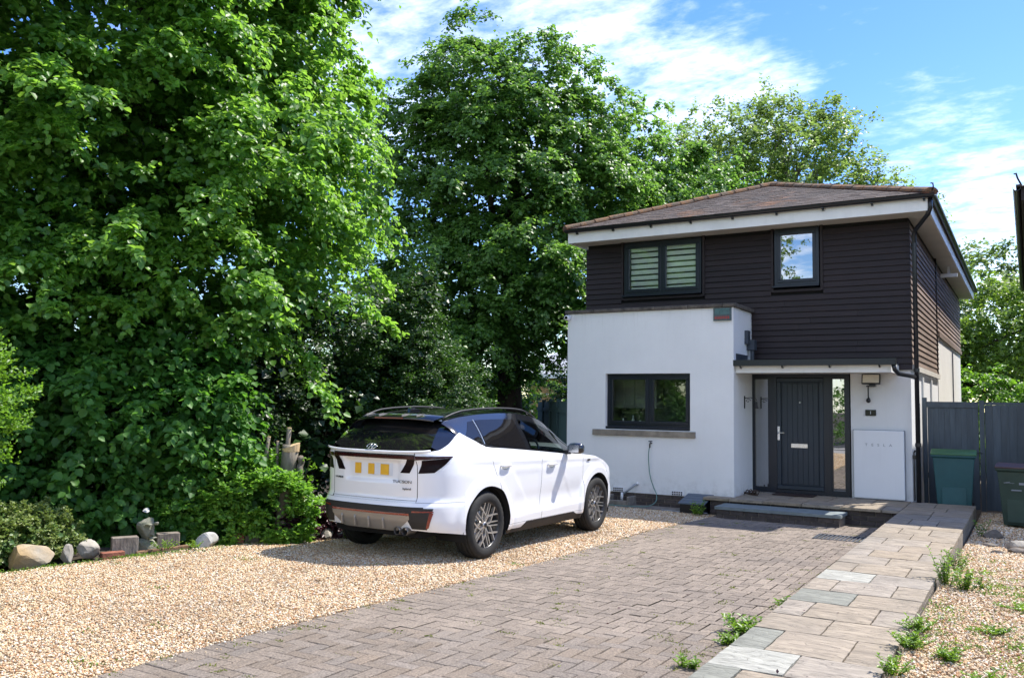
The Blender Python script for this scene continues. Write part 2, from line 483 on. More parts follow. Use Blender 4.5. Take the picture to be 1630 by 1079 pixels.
for nm_ in ('render', 'render_b', 'upvc', 'white_enamel'):
    nt = M[nm_].node_tree
    # rain streaks, run-marks and soil splashed up from the ground
    f1, ge = pos_noise(nt, 3.0, (5, 5, .35), 7)
    k_ = .02 if nm_ in ('render', 'render_b') else .05
    blend(nt, rng_map(nt, f1, .5, .8, 0, k_ * 1.6), (.30, .29, .26))
    if nm_ in ('render', 'render_b'):
        sx_ = nt.nodes.new('ShaderNodeSeparateXYZ'); nt.links.new(ge.outputs['Position'], sx_.inputs[0])
        f2, _ = pos_noise(nt, 9.0, (1, 1, 1), 6)
        low = rng_map(nt, sx_.outputs[2], .32, -.06, 0, 1)
        blend(nt, mul(nt, low, rng_map(nt, f2, .46, .72, 0, .35)), (.25, .22, .17))
        f3, _ = pos_noise(nt, 7.0, (3, 3, .3), 5)
        top = rng_map(nt, sx_.outputs[2], 2.75, 3.2, 0, 1)
        blend(nt, mul(nt, top, rng_map(nt, f3, .52, .75, 0, .16)), (.30, .29, .26))
for nm_ in ('paver', 'paver_far', 'slab'):
    nt = M[nm_].node_tree
    f1, _ = pos_noise(nt, .9, (1, 1, 1), 5)
    blend(nt, rng_map(nt, f1, .5, .72, 0, .45), (.10, .085, .075) if nm_ != 'slab' else (.16, .14, .11))
    f2, _ = pos_noise(nt, .55, (1, 1.2, 1), 3)
    blend(nt, rng_map(nt, f2, .52, .75, 0, .38), (.33, .27, .21))
    f3, _ = pos_noise(nt, 260, (1, 1, 1), 2)
    blend(nt, rng_map(nt, f3, .62, .72, 0, .5), (.42, .40, .36))
nt = M['board'].node_tree
f1, _ = pos_noise(nt, 1.2, (1, 1, .5), 5)
blend(nt, rng_map(nt, f1, .45, .75, 0, .35), (.032, .018, .0155))
nt = M['sand'].node_tree
f1, _ = pos_noise(nt, 2.2, (1, 1, 1), 6)
blend(nt, rng_map(nt, f1, .5, .62, 0, .8), (.05, .07, .02))
# orange lichen over the tiles
for nm_, lc_, amt_, sc_ in (('tile', (.26, .115, .045, 1), .60, .9), ('ridge', (.24, .11, .04, 1), .50, 5.0)):
    nt = M[nm_].node_tree
    b = nt.nodes['Principled BSDF']
    ge_ = nt.nodes.new('ShaderNodeNewGeometry')
    ln_ = nt.nodes.new('ShaderNodeTexNoise'); ln_.inputs['Scale'].default_value = sc_; ln_.inputs['Detail'].default_value = 7; ln_.inputs['Roughness'].default_value = .7
    nt.links.new(ge_.outputs['Position'], ln_.inputs['Vector'])
    r_ = nt.nodes.new('ShaderNodeMapRange'); r_.inputs[1].default_value = amt_ - .05; r_.inputs[2].default_value = amt_ + .08; r_.inputs[4].default_value = .75
    nt.links.new(ln_.outputs['Fac'], r_.inputs[0])
    mx_ = nt.nodes.new('ShaderNodeMix'); mx_.data_type = 'RGBA'
    src_ = b.inputs['Base Color'].links[0].from_socket
    nt.links.new(r_.outputs[0], mx_.inputs[0]); nt.links.new(src_, mx_.inputs[6]); mx_.inputs[7].default_value = lc_
    nt.links.new(mx_.outputs[2], b.inputs['Base Color'])


# ------------------------------------------------------------------ object helpers
def tag(o, label=None, cat=None, group=None, kind=None):
    if label: o['label'] = label
    if cat: o['category'] = cat
    if group: o['group'] = group
    if kind: o['kind'] = kind
    return o


def empty(name, loc=(0, 0, 0), label=None, cat=None, group=None, rz=0.0, kind=None):
    o = D.objects.new(name, None)
    o.location = loc
    o.rotation_euler = (0, 0, rz)
    o.empty_display_size = 0.2
    COL.objects.link(o)
    return tag(o, label, cat, group, kind)


def root_origin(p):
    v = Vector((0, 0, 0))
    while p is not None:
        v += p.location
        p = p.parent
    return v


def meshobj(name, verts, faces, mt, parent=None, smooth=False, loc=None, world=True):
    """verts in world coordinates (root unrotated); origin of top-level meshes at loc"""
    me = D.meshes.new(name)
    v = np.asarray(verts, dtype=float).reshape(-1, 3)
    o = D.objects.new(name, me)
    if parent is not None:
        org = root_origin(parent)
        o.parent = parent
        if loc is not None:
            o.location = Vector(loc) - org
            org = Vector(loc)
    else:
        org = Vector(loc) if loc is not None else Vector((0, 0, 0))
        o.location = org
    if world:
        v = v - np.array(org)
    me.from_pydata(v.tolist(), [], faces if isinstance(faces, list) else faces.tolist())
    if isinstance(mt, (list, tuple)):
        for q in mt: me.materials.append(q)
    else:
        me.materials.append(mt)
    if smooth:
        me.polygons.foreach_set('use_smooth', [True] * len(me.polygons))
    me.update()
    COL.objects.link(o)
    return o


class MB:
    def __init__(s):
        s.v = []; s.f = []

    def add(s, v, f):
        k = len(s.v)
        s.v.extend([tuple(map(float, q)) for q in v])
        s.f.extend([[i + k for i in q] for q in f])
        return s

    def box(s, x0, x1, y0, y1, z0, z1):
        v = [(x0, y0, z0), (x1, y0, z0), (x1, y1, z0), (x0, y1, z0), (x0, y0, z1), (x1, y0, z1), (x1, y1, z1), (x0, y1, z1)]
        return s.add(v, [(0, 3, 2, 1), (4, 5, 6, 7), (0, 1, 5, 4), (1, 2, 6, 5), (2, 3, 7, 6), (3, 0, 4, 7)])

    def prism(s, poly, axis, a0, a1):
        """poly: 2D points; extruded along axis 'x','y','z'"""
        n = len(poly)
        def p(q, a):
            return {'x': (a, q[0], q[1]), 'y': (q[0], a, q[1]), 'z': (q[0], q[1], a)}[axis]
        v = [p(q, a0) for q in poly] + [p(q, a1) for q in poly]
        f = [tuple(range(n))[::-1], tuple(range(n, 2 * n))] + [(i, (i + 1) % n, n + (i + 1) % n, n + i) for i in range(n)]
        return s.add(v, f)

    def tube(s, pts, r, n=8, cap=True):
        pts = [Vector(p) for p in pts]
        rr = r if isinstance(r, (list, tuple)) else [r] * len(pts)
        rings = []
        prev = None
        for i, p in enumerate(pts):
            t = (pts[min(i + 1, len(pts) - 1)] - pts[max(i - 1, 0)])
            if t.length < 1e-9: t = Vector((0, 0, 1))
            t.normalize()
            if prev is None:
                a = t.orthogonal().normalized()
            else:
                a = (prev - t * prev.dot(t))
                a = a.normalized() if a.length > 1e-6 else t.orthogonal().normalized()
            prev = a
            b = t.cross(a)
            rings.append([p + (a * math.cos(2 * PI * k / n) + b * math.sin(2 * PI * k / n)) * rr[i] for k in range(n)])
        v = [q for r_ in rings for q in r_]
        f = []
        for i in range(len(pts) - 1):
            for k in range(n):
                f.append((i * n + k, i * n + (k + 1) % n, (i + 1) * n + (k + 1) % n, (i + 1) * n + k))
        if cap:
            f.append(tuple(range(n))[::-1])
            f.append(tuple((len(pts) - 1) * n + k for k in range(n)))
        return s.add(v, f)

    def lathe(s, prof, centre, axis='z', n=24):
        """prof: (radius, height)"""
        v = []
        for r, h in prof:
            for k in range(n):
                a = 2 * PI * k / n
                c, q = r * math.cos(a), r * math.sin(a)
                p = {'z': (c, q, h), 'x': (h, c, q), 'y': (q, h, c)}[axis]
                v.append((p[0] + centre[0], p[1] + centre[1], p[2] + centre[2]))
        f = []
        for i in range(len(prof) - 1):
            for k in range(n):
                f.append((i * n + k, i * n + (k + 1) % n, (i + 1) * n + (k + 1) % n, (i + 1) * n + k))
        return s.add(v, f)

    def build(s, name, mt, parent=None, smooth=False, loc=None):
        return meshobj(name, s.v, s.f, mt, parent, smooth, loc)


def bevel(o, w=0.005, seg=1):
    md = o.modifiers.new('bevel', 'BEVEL')
    md.width = w
    md.segments = seg
    md.limit_method = 'ANGLE'
    return o


def dup(o, loc, parent=None, rz=None, label=None):
    c = o.copy()
    COL.objects.link(c)
    c.location = loc
    if rz is not None: c.rotation_euler = (c.rotation_euler[0], c.rotation_euler[1], rz)
    if parent is not None: c.parent = parent
    if label: c['label'] = label
    for ch in o.children:
        d = ch.copy(); COL.objects.link(d); d.parent = c
        for g in ch.children:
            e = g.copy(); COL.objects.link(e); e.parent = d
    return c


def text(name, s, size, loc, rot, mt, parent, extr=0.001, align='CENTER', sx=1.0, space=1.0):
    cu = D.curves.new(name, 'FONT')
    cu.body = s
    cu.size = size
    cu.extrude = extr
    cu.align_x = align
    cu.align_y = 'CENTER'
    cu.space_character = space
    tmp = D.objects.new(name + '_tmp', cu)
    COL.objects.link(tmp)
    bpy.context.view_layer.update()
    me = D.meshes.new_from_object(tmp)
    D.objects.remove(tmp)
    me.materials.clear()
    me.materials.append(mt)
    o = D.objects.new(name, me)
    COL.objects.link(o)
    o.parent = parent
    o.location = Vector(loc) - (root_origin(parent) if parent else Vector((0, 0, 0)))
    o.rotation_euler = rot
    o.scale = (sx, 1, 1)
    return o


def zg(y):
    """height of the drive and gravel: falls towards the house"""
    return float(np.interp(y, [2, 4, 6, 8, 11, 13, 14.5], [0.0, -0.03, -0.09, -0.15, -0.18, -0.25, -0.28]))


def zr(y):
    """height of the gravel border right of the path"""
    return float(np.interp(y, [2, 6.5, 8, 10, 12.5, 15], [-.002, -.004, -.03, -.09, -.17, -.2]))


def sheet(name, xs, ys, zf, mt, parent=None, kind='structure', loc=(0, 0, 0)):
    v = [(x, y, zf(x, y)) for y in ys for x in xs]
    nx = len(xs)
    f = [(j * nx + i, j * nx + i + 1, (j + 1) * nx + i + 1, (j + 1) * nx + i) for j in range(len(ys) - 1) for i in range(nx - 1)]
    o = meshobj(name, v, f, mt, parent, True, loc)
    if kind: o['kind'] = kind
    return o


# ------------------------------------------------------------------ ground
def zground(x, y):
    z = -0.42
    if -40 < x < 12 and 0 < y < 16:
        z = zg(min(max(y, 2), 14.5)) - 0.075
    if x < -7.9 and 0 < y < 20:
        z = max(z, zg(min(max(y, 2), 14.5)) - 0.02 + 0.05 * math.sin(x * 3) * math.sin(y * 2.3))
    return z


gx = [-400, -120, -60, -40] + list(np.arange(-30, 4.01, 1.0)) + [8, 12, 40, 120, 400]
gy = [-300, -80, -30, -12, -6, -3] + list(np.arange(0, 20.1, 1.0)) + [24, 30, 50, 120, 500]
sheet('ground', gx, gy, zground, M['soil'])
sheet('lawn', [-60, -16, -14, 14, 60], [28.5, 40, 80, 150], lambda x, y: -0.38, M['lawn'])
sheet('road', [-60, -20, 0, 20, 60], [-9, -6, -3], lambda x, y: -0.09, M['asphalt'])

sheet('bounce_pavement', [-60, -20, 0, 20, 60], [-3, -1.4], lambda x, y: .02, M['concrete_pale'])  # unseen pale strip, added to bounce light onto the shaded walls
sheet('bounce_forecourt', [-9, -4, 0, 3, 8], [-1.4, 0.4, 1.65], lambda x, y: -.012, M['concrete_pale'])  # also unseen, kept pale for the same bounce light
XL, XR = -4.45, -1.705
sheet('gravel_drive', list(np.linspace(-7.75, XL - 0.005, 6)), list(np.arange(1.0, 14.3, 0.5)) + [14.3], lambda x, y: zg(y) - 0.02, M['gravel_bed'])
sheet('gravel_bed', list(np.linspace(-0.74, 3.0, 5)), list(np.arange(1.0, 17.3, 0.5)), lambda x, y: zr(y) - 0.02, M['gravel_bed'])


# --- gravel stones: geometry-node instances on scattered points
def stone_mesh(i):
    r = np.random.default_rng(100 + i)
    t = (1 + 5 ** .5) / 2
    v = np.array([(-1, t, 0), (1, t, 0), (-1, -t, 0), (1, -t, 0), (0, -1, t), (0, 1, t), (0, -1, -t), (0, 1, -t), (t, 0, -1), (t, 0, 1), (-t, 0, -1), (-t, 0, 1)], float) / 1.9
    f = [(0, 11, 5), (0, 5, 1), (0, 1, 7), (0, 7, 10), (0, 10, 11), (1, 5, 9), (5, 11, 4), (11, 10, 2), (10, 7, 6), (7, 1, 8), (3, 9, 4), (3, 4, 2), (3, 2, 6), (3, 6, 8), (3, 8, 9), (4, 9, 5), (2, 4, 11), (6, 2, 10), (8, 6, 7), (9, 8, 1)]
    v *= r.uniform(0.7, 1.2, (12, 1))
    v *= np.array([1.0, r.uniform(.6, .95), r.uniform(.45, .7)])
    me = D.meshes.new('gravel_stone')
    me.from_pydata(v.tolist(), [], f)
    me.materials.append(M['stone'])
    return D.objects.new('gravel_stone', me)


st = D.materials.new('gravel_stones')
st.use_nodes = True
nt = st.node_tree
b = nt.nodes['Principled BSDF']
b.inputs['Roughness'].default_value = 0.75
oi = nt.nodes.new('ShaderNodeObjectInfo')
cr = nt.nodes.new('ShaderNodeValToRGB')
cols = [(0.0, (.62, .46, .27)), (.2, (.45, .29, .15)), (.34, (.70, .58, .40)), (.48, (.30, .20, .12)), (.56, (.66, .46, .26)), (.70, (.72, .64, .50)), (.80, (.50, .26, .12)), (.88, (.55, .45, .33)), (.95, (.78, .73, .64))]
cr.color_ramp.interpolation = 'CONSTANT'
els = cr.color_ramp.elements
els[0].position = 0; els[0].color = (*cols[0][1], 1)
els[1].position = cols[1][0]; els[1].color = (*cols[1][1], 1)
for p_, c_ in cols[2:]:
    e_ = els.new(p_); e_.color = (*c_, 1)
nt.links.new(oi.outputs['Random'], cr.inputs[0])
nt.links.new(cr.outputs[0], b.inputs['Base Color'])
f1, _ = pos_noise(nt, .8, (1, 1, 1), 6)
blend(nt, rng_map(nt, f1, .50, .70, 0, .38), (.26, .18, .11))
f1, _ = pos_noise(nt, 4.5, (1, 1, 1), 4)
blend(nt, rng_map(nt, f1, .56, .72, 0, .35), (.20, .14, .09))
M['stone'] = st


def scatter(name, pts, scl, label, parent, srcs):
    me = D.meshes.new(name)
    me.from_pydata(pts.tolist(), [], [])
    a = me.attributes.new('scl', 'FLOAT', 'POINT')
    a.data.foreach_set('value', scl.astype(np.float32))
    o = D.objects.new(name, me)
    COL.objects.link(o)
    ng = D.node_groups.new(name + '_scatter', 'GeometryNodeTree')
    ng.interface.new_socket('Geometry', in_out='INPUT', socket_type='NodeSocketGeometry')
    ng.interface.new_socket('Geometry', in_out='OUTPUT', socket_type='NodeSocketGeometry')
    N = ng.nodes
    gi = N.new('NodeGroupInput'); go = N.new('NodeGroupOutput')
    iop = N.new('GeometryNodeInstanceOnPoints')
    iop.inputs['Pick Instance'].default_value = True
    jn = N.new('GeometryNodeJoinGeometry')
    for s_ in srcs[::-1]:
        oinf = N.new('GeometryNodeObjectInfo')
        oinf.inputs['Object'].default_value = s_
        oinf.inputs['As Instance'].default_value = True
        ng.links.new(oinf.outputs['Geometry'], jn.inputs[0])
    ng.links.new(gi.outputs[0], iop.inputs['Points'])
    ng.links.new(jn.outputs[0], iop.inputs['Instance'])
    rv = N.new('FunctionNodeRandomValue'); rv.data_type = 'FLOAT_VECTOR'
    rv.inputs[0].default_value = (-0.7, -0.7, 0); rv.inputs[1].default_value = (0.7, 0.7, 6.28)
    ng.links.new(rv.outputs[0], iop.inputs['Rotation'])
    ri = N.new('FunctionNodeRandomValue'); ri.data_type = 'INT'
    ri.inputs[4].default_value = 0; ri.inputs[5].default_value = len(srcs) - 1
    ng.links.new(ri.outputs[2], iop.inputs['Instance Index'])
    na = N.new('GeometryNodeInputNamedAttribute'); na.data_type = 'FLOAT'
    na.inputs['Name'].default_value = 'scl'
    ng.links.new(na.outputs['Attribute'], iop.inputs['Scale'])
    ng.links.new(iop.outputs[0], go.inputs[0])
    md = o.modifiers.new('scatter', 'NODES')
    md.node_group = ng
    tag(o, label, 'gravel', kind='stuff')
    return o


stones = [stone_mesh(i) for i in range(6)]


def gravel_pts(x0, x1, y0, y1, zf, n0):
    """density falls with distance; keeps only what the place could show"""
    out_p, out_s = [], []
    ys = np.arange(y0, y1, 0.5)
    for ya in ys:
        yb = min(ya + 0.5, y1)
        dist = math.hypot((x0 + x1) / 2 * 0.9, ya)
        size = 0.0068 * (1 if dist < 7 else min(1.5, (dist / 7) ** 0.7))
        n = int(n0 * (0.0068 / size) ** 2 * (x1 - x0) * (yb - ya))
        x = rng.uniform(x0, x1, n); y = rng.uniform(ya, yb, n)
        z = np.array([zf(q) for q in y]) + rng.uniform(-0.012, 0.004, n)
        out_p.append(np.stack([x, y, z], 1)); out_s.append(size * rng.uniform(0.65, 1.55, n))
    return np.concatenate(out_p), np.concatenate(out_s)


gp, gs = gravel_pts(-7.75, XL - 0.01, 1.2, 14.0, lambda y: zg(y), 7800)
mnd = np.sin(gp[:, 0] * 2.1 + gp[:, 1]) * 0.006 + np.sin(gp[:, 1] * 3.1) * 0.004
gp[:, 2] += mnd
# two faint wheel tracks, and stones spilled over the paver edge
k = 420
sp = np.stack([XL + np.abs(rng.normal(0, 0.08, k)), rng.uniform(2.5, 12, k), np.zeros(k)], 1)
sp[:, 2] = [zg(q) + 0.012 for q in sp[:, 1]]
gp = np.concatenate([gp, sp]); gs = np.concatenate([gs, rng.uniform(0.004, 0.008, k)])
scatter('drive_gravel', gp, gs, 'golden pea gravel spread between the planted bed and the block paving under the white car', None, stones)
gp, gs = gravel_pts(-0.72, 2.2, 2.5, 16.6, lambda y: zr(y), 5200)
sel = gp[:, 0] < np.maximum(0.7, 2.2 - 0.12 * gp[:, 1])
gp, gs = gp[sel], gs[sel] * 1.2
gp[:, 2] += np.sin(gp[:, 0] * 4.1 + gp[:, 1] * 2) * 0.008
scatter('border_gravel', gp, gs, 'coarser pinkish buff gravel with weeds on the right of the sandstone path', None, stones)


# ------------------------------------------------------------------ block paving, herringbone
drive = sheet('driveway', [XL - 0.005, -3.0, XR + 0.02], list(np.arange(1.6, 14.01, 0.4)), lambda x, y: zg(y) - 0.014, M['sand'])
pv = MB()
g_ = 0.0023
w_, l_ = 0.1 - 2 * g_, 0.2 - 2 * g_
b_ = 0.004
def paver_mesh(name, w, l):
    hx, hy, t = l / 2, w / 2, 0.045
    v = [(-hx + b_, -hy + b_, 0), (hx - b_, -hy + b_, 0), (hx - b_, hy - b_, 0), (-hx + b_, hy - b_, 0),
         (-hx, -hy, -b_), (hx, -hy, -b_), (hx, hy, -b_), (-hx, hy, -b_), (-hx, -hy, -t), (hx, -hy, -t), (hx, hy, -t), (-hx, hy, -t)]
    f = [(0, 1, 2, 3)]
    for i in range(4):
        j = (i + 1) % 4
        f.append((4 + i, 4 + j, j, i)); f.append((8 + i, 8 + j, 4 + j, 4 + i))
    return v, f
PVv, PVf = paver_mesh('paver', w_, l_)
blocks = []
for j in range(16, 140):
    y = j * 0.1 + 0.05
    if y < 14.0: blocks.append((XL + 0.1, y, 0.0, 1.0))
    if y < 14.0: blocks.append((XR - 0.085, y, 0.0, 0.82))
ni = int((XR - 0.17 - (XL + 0.2)) / 0.1)
x0 = XL + 0.2
sxw = (XR - 0.17 - x0) / (ni * 0.1)
for j in range(16, 140):
    for i in range(ni):
        d_ = (i - j) % 4
        if d_ == 0:
            if i + 1 < ni: blocks.append((x0 + (i + 1) * 0.1 * sxw, j * 0.1 + 0.05, 0.0, 1.0))
            else: blocks.append((x0 + (i + .5) * 0.1 * sxw, j * 0.1 + 0.05, 0.0, 0.5))
        elif d_ == 1 and i == 0:
            blocks.append((x0 + .05 * sxw, j * 0.1 + 0.05, 0.0, 0.5))
        elif d_ == 3:
            blocks.append((x0 + (i + .5) * 0.1 * sxw, j * 0.1 + 0.1, PI / 2, 1.0))
def vis_key(bk):
    x, y = bk[0], bk[1]
    depth = -0.5141 * x + 0.8546 * y
    u = (0.8574 * x + 0.5145 * y) / depth
    vv = (1.52 * 0.997 + 0.071 * y) / max(depth, .1)
    inside = depth > 0.5 and abs(u) < 0.61 and vv < 0.41
    return (0 if inside else 1, depth)
blocks = [bk for bk in blocks if bk[1] < 13.95]
blocks.sort(key=vis_key)
base = D.meshes.new('paver'); base.from_pydata(PVv, [], PVf); base.materials.append(M['paver'])
rest_v, rest_f = [], []
for n_, (x, y, r_, sc) in enumerate(blocks):
    dz = random.gauss(0, 0.0016)
    slope = math.atan((zg(y + .1) - zg(y - .1)) / .2)
    rx = slope + random.gauss(0, 0.006); ry = random.gauss(0, 0.006)
    if n_ < 300:
        o = D.objects.new('paver', base); COL.objects.link(o); o.parent = drive
        o.location = (x, y, zg(y) + dz)
        o.rotation_euler = (rx, ry, r_ + random.gauss(0, 0.006)); o.scale = (sc, 1, 1)
    else:
        c, s = math.cos(r_), math.sin(r_)
        k = len(rest_v)
        for (vx, vy, vz) in PVv[:8]:
            vx *= sc
            ax, ay = vx * c - vy * s, vx * s + vy * c
            rest_v.append((x + ax, y + ay, zg(y) + dz + vz + ay * math.tan(rx) - ax * math.tan(ry)))
        rest_f += [[q + k for q in f] for f in ((0, 1, 2, 3), (4, 5, 1, 0), (5, 6, 2, 1), (6, 7, 3, 2), (7, 4, 0, 3))]
ro = meshobj('paver_field', rest_v, rest_f, M['paver_far'], drive)
ro['kind'] = 'stuff'
# per-block tone for the joined pavers
a = ro.data.attributes.new('tone', 'FLOAT', 'POINT')
a.data.foreach_set('value', np.repeat(rng.uniform(0, 1, len(rest_v) // 8), 8).astype(np.float32))
nt = M['paver_far'].node_tree
at_ = nt.nodes.new('ShaderNodeAttribute'); at_.attribute_name = 'tone'
hv = nt.nodes.new('ShaderNodeHueSaturation')
mr = nt.nodes.new('ShaderNodeMapRange'); mr.inputs[3].default_value = 0.86; mr.inputs[4].default_value = 1.15
nt.links.new(at_.outputs['Fac'], mr.inputs[0]); nt.links.new(mr.outputs[0], hv.inputs['Value'])
lk = nt.nodes['Principled BSDF'].inputs['Base Color'].links[0]
nt.links.new(lk.from_socket, hv.inputs['Color']); nt.links.new(hv.outputs[0], nt.nodes['Principled BSDF'].inputs['Base Color'])

# drain grate in the drive
dg = empty('drain_grate', (-2.2, 12.25, zg(12.25)), 'slotted metal drain grate let into the block paving by the path', 'drain')
mb = MB()
for i in range(12):
    xx = -2.5 + i * 0.052
    mb.box(xx, xx + 0.026, 12.02, 12.46, zg(12.2) - .015, zg(12.2) + 0.012)
mb.build('grating', M['drain'], dg)
mb = MB(); mb.box(-2.52, -1.88, 12.0, 12.02, -.26, zg(12.2) + .013).box(-2.52, -1.88, 12.46, 12.48, -.26, zg(12.2) + .013).box(-2.52, -2.505, 12.02, 12.46, -.26, zg(12.2) + .013).box(-1.895, -1.88, 12.02, 12.46, -.26, zg(12.2) + .013)
mb.build('frame', M['drain'], dg)

# ------------------------------------------------------------------ sandstone path
PX0, PX1 = -1.69, -0.755
path = MB().box(PX0 + 0.015, PX1 - 0.02, 1.2, 13.8, -0.45, -0.035)
path = path.build('path', M['mortar']); tag(path, kind='structure')
rows = [1.6, 2.08, 2.6, 3.1, 3.62, 4.1, 4.62, 5.10, 5.575, 6.13, 6.62, 7.14, 7.64, 8.16, 8.64, 9.15, 9.64, 10.12, 10.6, 11.12, 11.62, 12.14, 12.62, 13.2, 13.8]
def slab(x0, x1, y0, y1, z, mt, parent, name='paving_slab', th=0.045):
    g = 0.006
    r = random.Random(int(x0 * 1000) + int(y0 * 77))
    nx = max(2, int((x1 - x0) / .05)); ny = max(2, int((y1 - y0) / .05))
    # riven edges, slightly wavy outline, rounded arrises
    v = []
    xs = np.linspace(x0 + g, x1 - g, nx + 1); ys = np.linspace(y0 + g, y1 - g, ny + 1)
    t = [r.uniform(-.002, .002) for _ in range(4)]
    top = []
    ph = r.uniform(0, 9)
    for j, yy in enumerate(ys):
        for i, xx in enumerate(xs):
            e = (i in (0, nx)) or (j in (0, ny))
            zz = z + t[0] * (i / nx) + t[1] * (j / ny) + 0.0018 * math.sin(yy * 23 + 3 * math.sin(xx * 5 + ph) + ph) - (0.005 if e else 0)
            wx = r.uniform(-.0025, .0025) if e else 0
            top.append((xx + wx, yy + (r.uniform(-.0025, .0025) if e else 0), zz))
    v = list(top)
    f = [(j * (nx + 1) + i, j * (nx + 1) + i + 1, (j + 1) * (nx + 1) + i + 1, (j + 1) * (nx + 1) + i) for j in range(ny) for i in range(nx)]
    ring = [i for i in range(nx + 1)] + [j * (nx + 1) + nx for j in range(1, ny + 1)] + [ny * (nx + 1) + i for i in range(nx - 1, -1, -1)] + [j * (nx + 1) for j in range(ny - 1, 0, -1)]
    k0 = len(v)
    for q in ring: v.append((top[q][0], top[q][1], z - th))
    n = len(ring)
    f += [(ring[a_], k0 + a_, k0 + (a_ + 1) % n, ring[(a_ + 1) % n]) for a_ in range(n)]
    c = ((x0 + x1) / 2, (y0 + y1) / 2, z)
    return meshobj(name, v, f, mt, parent, False, c)


for i in range(len(rows) - 1):
    y0_, y1_ = rows[i], rows[i + 1]
    kind = i % 2
    cuts = [PX0] + ({1: [-1.24], 0: [-1.47, -1.0]}[kind]) + [PX1]
    if i >= 20: cuts = [PX0] + ({0: [-1.42, -1.08], 1: [-1.24]}[kind]) + [PX1]
    for a_ in range(len(cuts) - 1):
        mt = M['slab']
        if a_ == 0 and i in (6, 8, 11): mt = M['slab_grey']
        if a_ == 0 and i in (7, 13): mt = M['slab_pale']
        slab(cuts[a_], cuts[a_ + 1], y0_, y1_, 0.0, mt, path)
# side faces of the path: concrete edge with slab lips
mb = MB().box(PX1 - 0.019, PX1 - 0.004, 1.2, 13.8, -0.45, -0.05)
mb.build('path_edge', M['concrete'], path)

# doorstep platform
step = MB().box(-4.62, -1.705, 14.2, 15.64, -0.45, -0.05).box(-1.705, -0.76, 13.8, 15.64, -0.45, -0.05)
step = step.build('doorstep_platform', M['mortar']); tag(step, kind='structure')
def plat_slab(x0, x1, y0, y1): slab(x0, x1, y0, y1, 0.0, M['slab'], step)
cx_ = [-4.72, -4.28, -3.72, -3.12, -2.52, -1.95, -1.69]
for i in range(6):
    yb = 14.42 if i == 0 else 15.63
    plat_slab(cx_[i], cx_[i + 1], 14.1, min(14.66, yb))
for i, (a_, c_) in enumerate(((-4.28, -3.45), (-3.45, -2.85), (-2.85, -2.2), (-2.2, -1.69))): plat_slab(a_, c_, 14.66, 15.63)
cx2 = [-1.69, -1.25, -0.755]
for i in range(2):
    plat_slab(cx2[i], cx2[i + 1], 13.8, 14.35)
for a_, c_ in ((-1.69, -1.1), (-1.1, -0.755)): plat_slab(a_, c_, 14.35, 14.85)
for a_, c_ in ((-1.69, -1.3), (-1.3, -0.755)): plat_slab(a_, c_, 14.85, 15.63)
brk = MB().box(-0.1, 0.1, -0.008, 0.008, -0.031, 0.031)
brk = brk.build('brick', M['brick_dark'], step); brk.location = (-4.5, 14.19, -0.085)
def brick_row(parent, x0, x1, y, z, off):
    x = x0 - off
    while x < x1:
        xa, xb = max(x, x0), min(x + 0.215, x1)
        if xb - xa > 0.03:
            o = brk.copy(); COL.objects.link(o); o.parent = parent
            org = root_origin(parent)
            o.location = Vector(((xa + xb) / 2, y + random.uniform(-.001, .001), z)) - org
            o.scale = ((xb - xa) / 0.2 * 0.96, 1, 1)
        x += 0.225
brick_row(step, -4.4, -1.7, 14.19, -0.085, 0.11)
brick_row(step, -4.62, -1.7, 14.19, -0.16, 0.0)
brick_row(step, -4.62, -1.7, 14.19, -0.235, 0.11)
lst = empty('lower_step', (-3.3, 13.8, -.3), 'long low entrance step of one slate grey slab on dark bricks below the front door', 'step')
mb = MB().box(-4.32, -2.47, 13.63, 14.16, -0.32, -0.125); mb.build('mortar_core', M['mortar'], lst)
o = slab(-4.36, -2.43, 13.58, 14.17, -0.075, M['step_slate'], lst, 'step_slab', 0.05)
brick_row(lst, -4.33, -2.46, 13.62, -0.165, 0.0)
brick_row(lst, -4.33, -2.46, 13.62, -0.235, 0.11)
apron = MB().box(-7.7, -4.74, 14.02, 14.48, -0.32, zg(14.2) + 0.015).build('concrete_apron', M['concrete']); tag(apron, kind='structure')

# ------------------------------------------------------------------ HOUSE
HX0, HX1, HY0, HY1 = -7.65, -1.67, 15.65, 27.8
house = empty('house', (-4.6, 15.6, 0), 'two storey house with dark timber cladding above white rendered walls and a hipped tiled roof', 'house')

# ground floor front wall right of the box, with the door opening left free
mb = MB()
mb.box(-2.62, HX1, HY0, HY0 + 0.3, -0.3, 2.3)
mb.box(-4.36, -2.62, HY0, HY0 + 0.3, 2.10, 2.3)
mb.box(-4.36, -2.62, HY0 + .02, HY0 + 0.3, -0.3, -0.005)
mb.box(HX1 - 0.3, HX1, HY0 + 0.3, HY1, -0.3, 3.15)
mb.box(HX0, HX1, HY1 - 0.3, HY1, -0.3, 4.7)
mb.box(HX0, HX0 + 0.3, HY0, HY1 - 0.3, -0.3, 4.7)
mb.build('wall', M['render'], house)
# upper storey structure behind the boards
mb = MB()
mb.box(HX0 + 0.03, -6.84, 15.64, 15.7, 2.2, 4.72).box(-5.19, -3.9, 15.64, 15.7, 2.2, 4.72).box(-3.07, HX1 - 0.0, 15.64, 15.7, 2.2, 4.72)
mb.box(-6.84, -5.19, 15.64, 15.7, 2.2, 3.62).box(-3.9, -3.07, 15.64, 15.7, 2.2, 3.62)
mb.box(HX1 - 0.02, HX1 + .008, 15.7, HY1, 2.2, 4.72)
mb.build('upper_wall', M['board_back'], house)

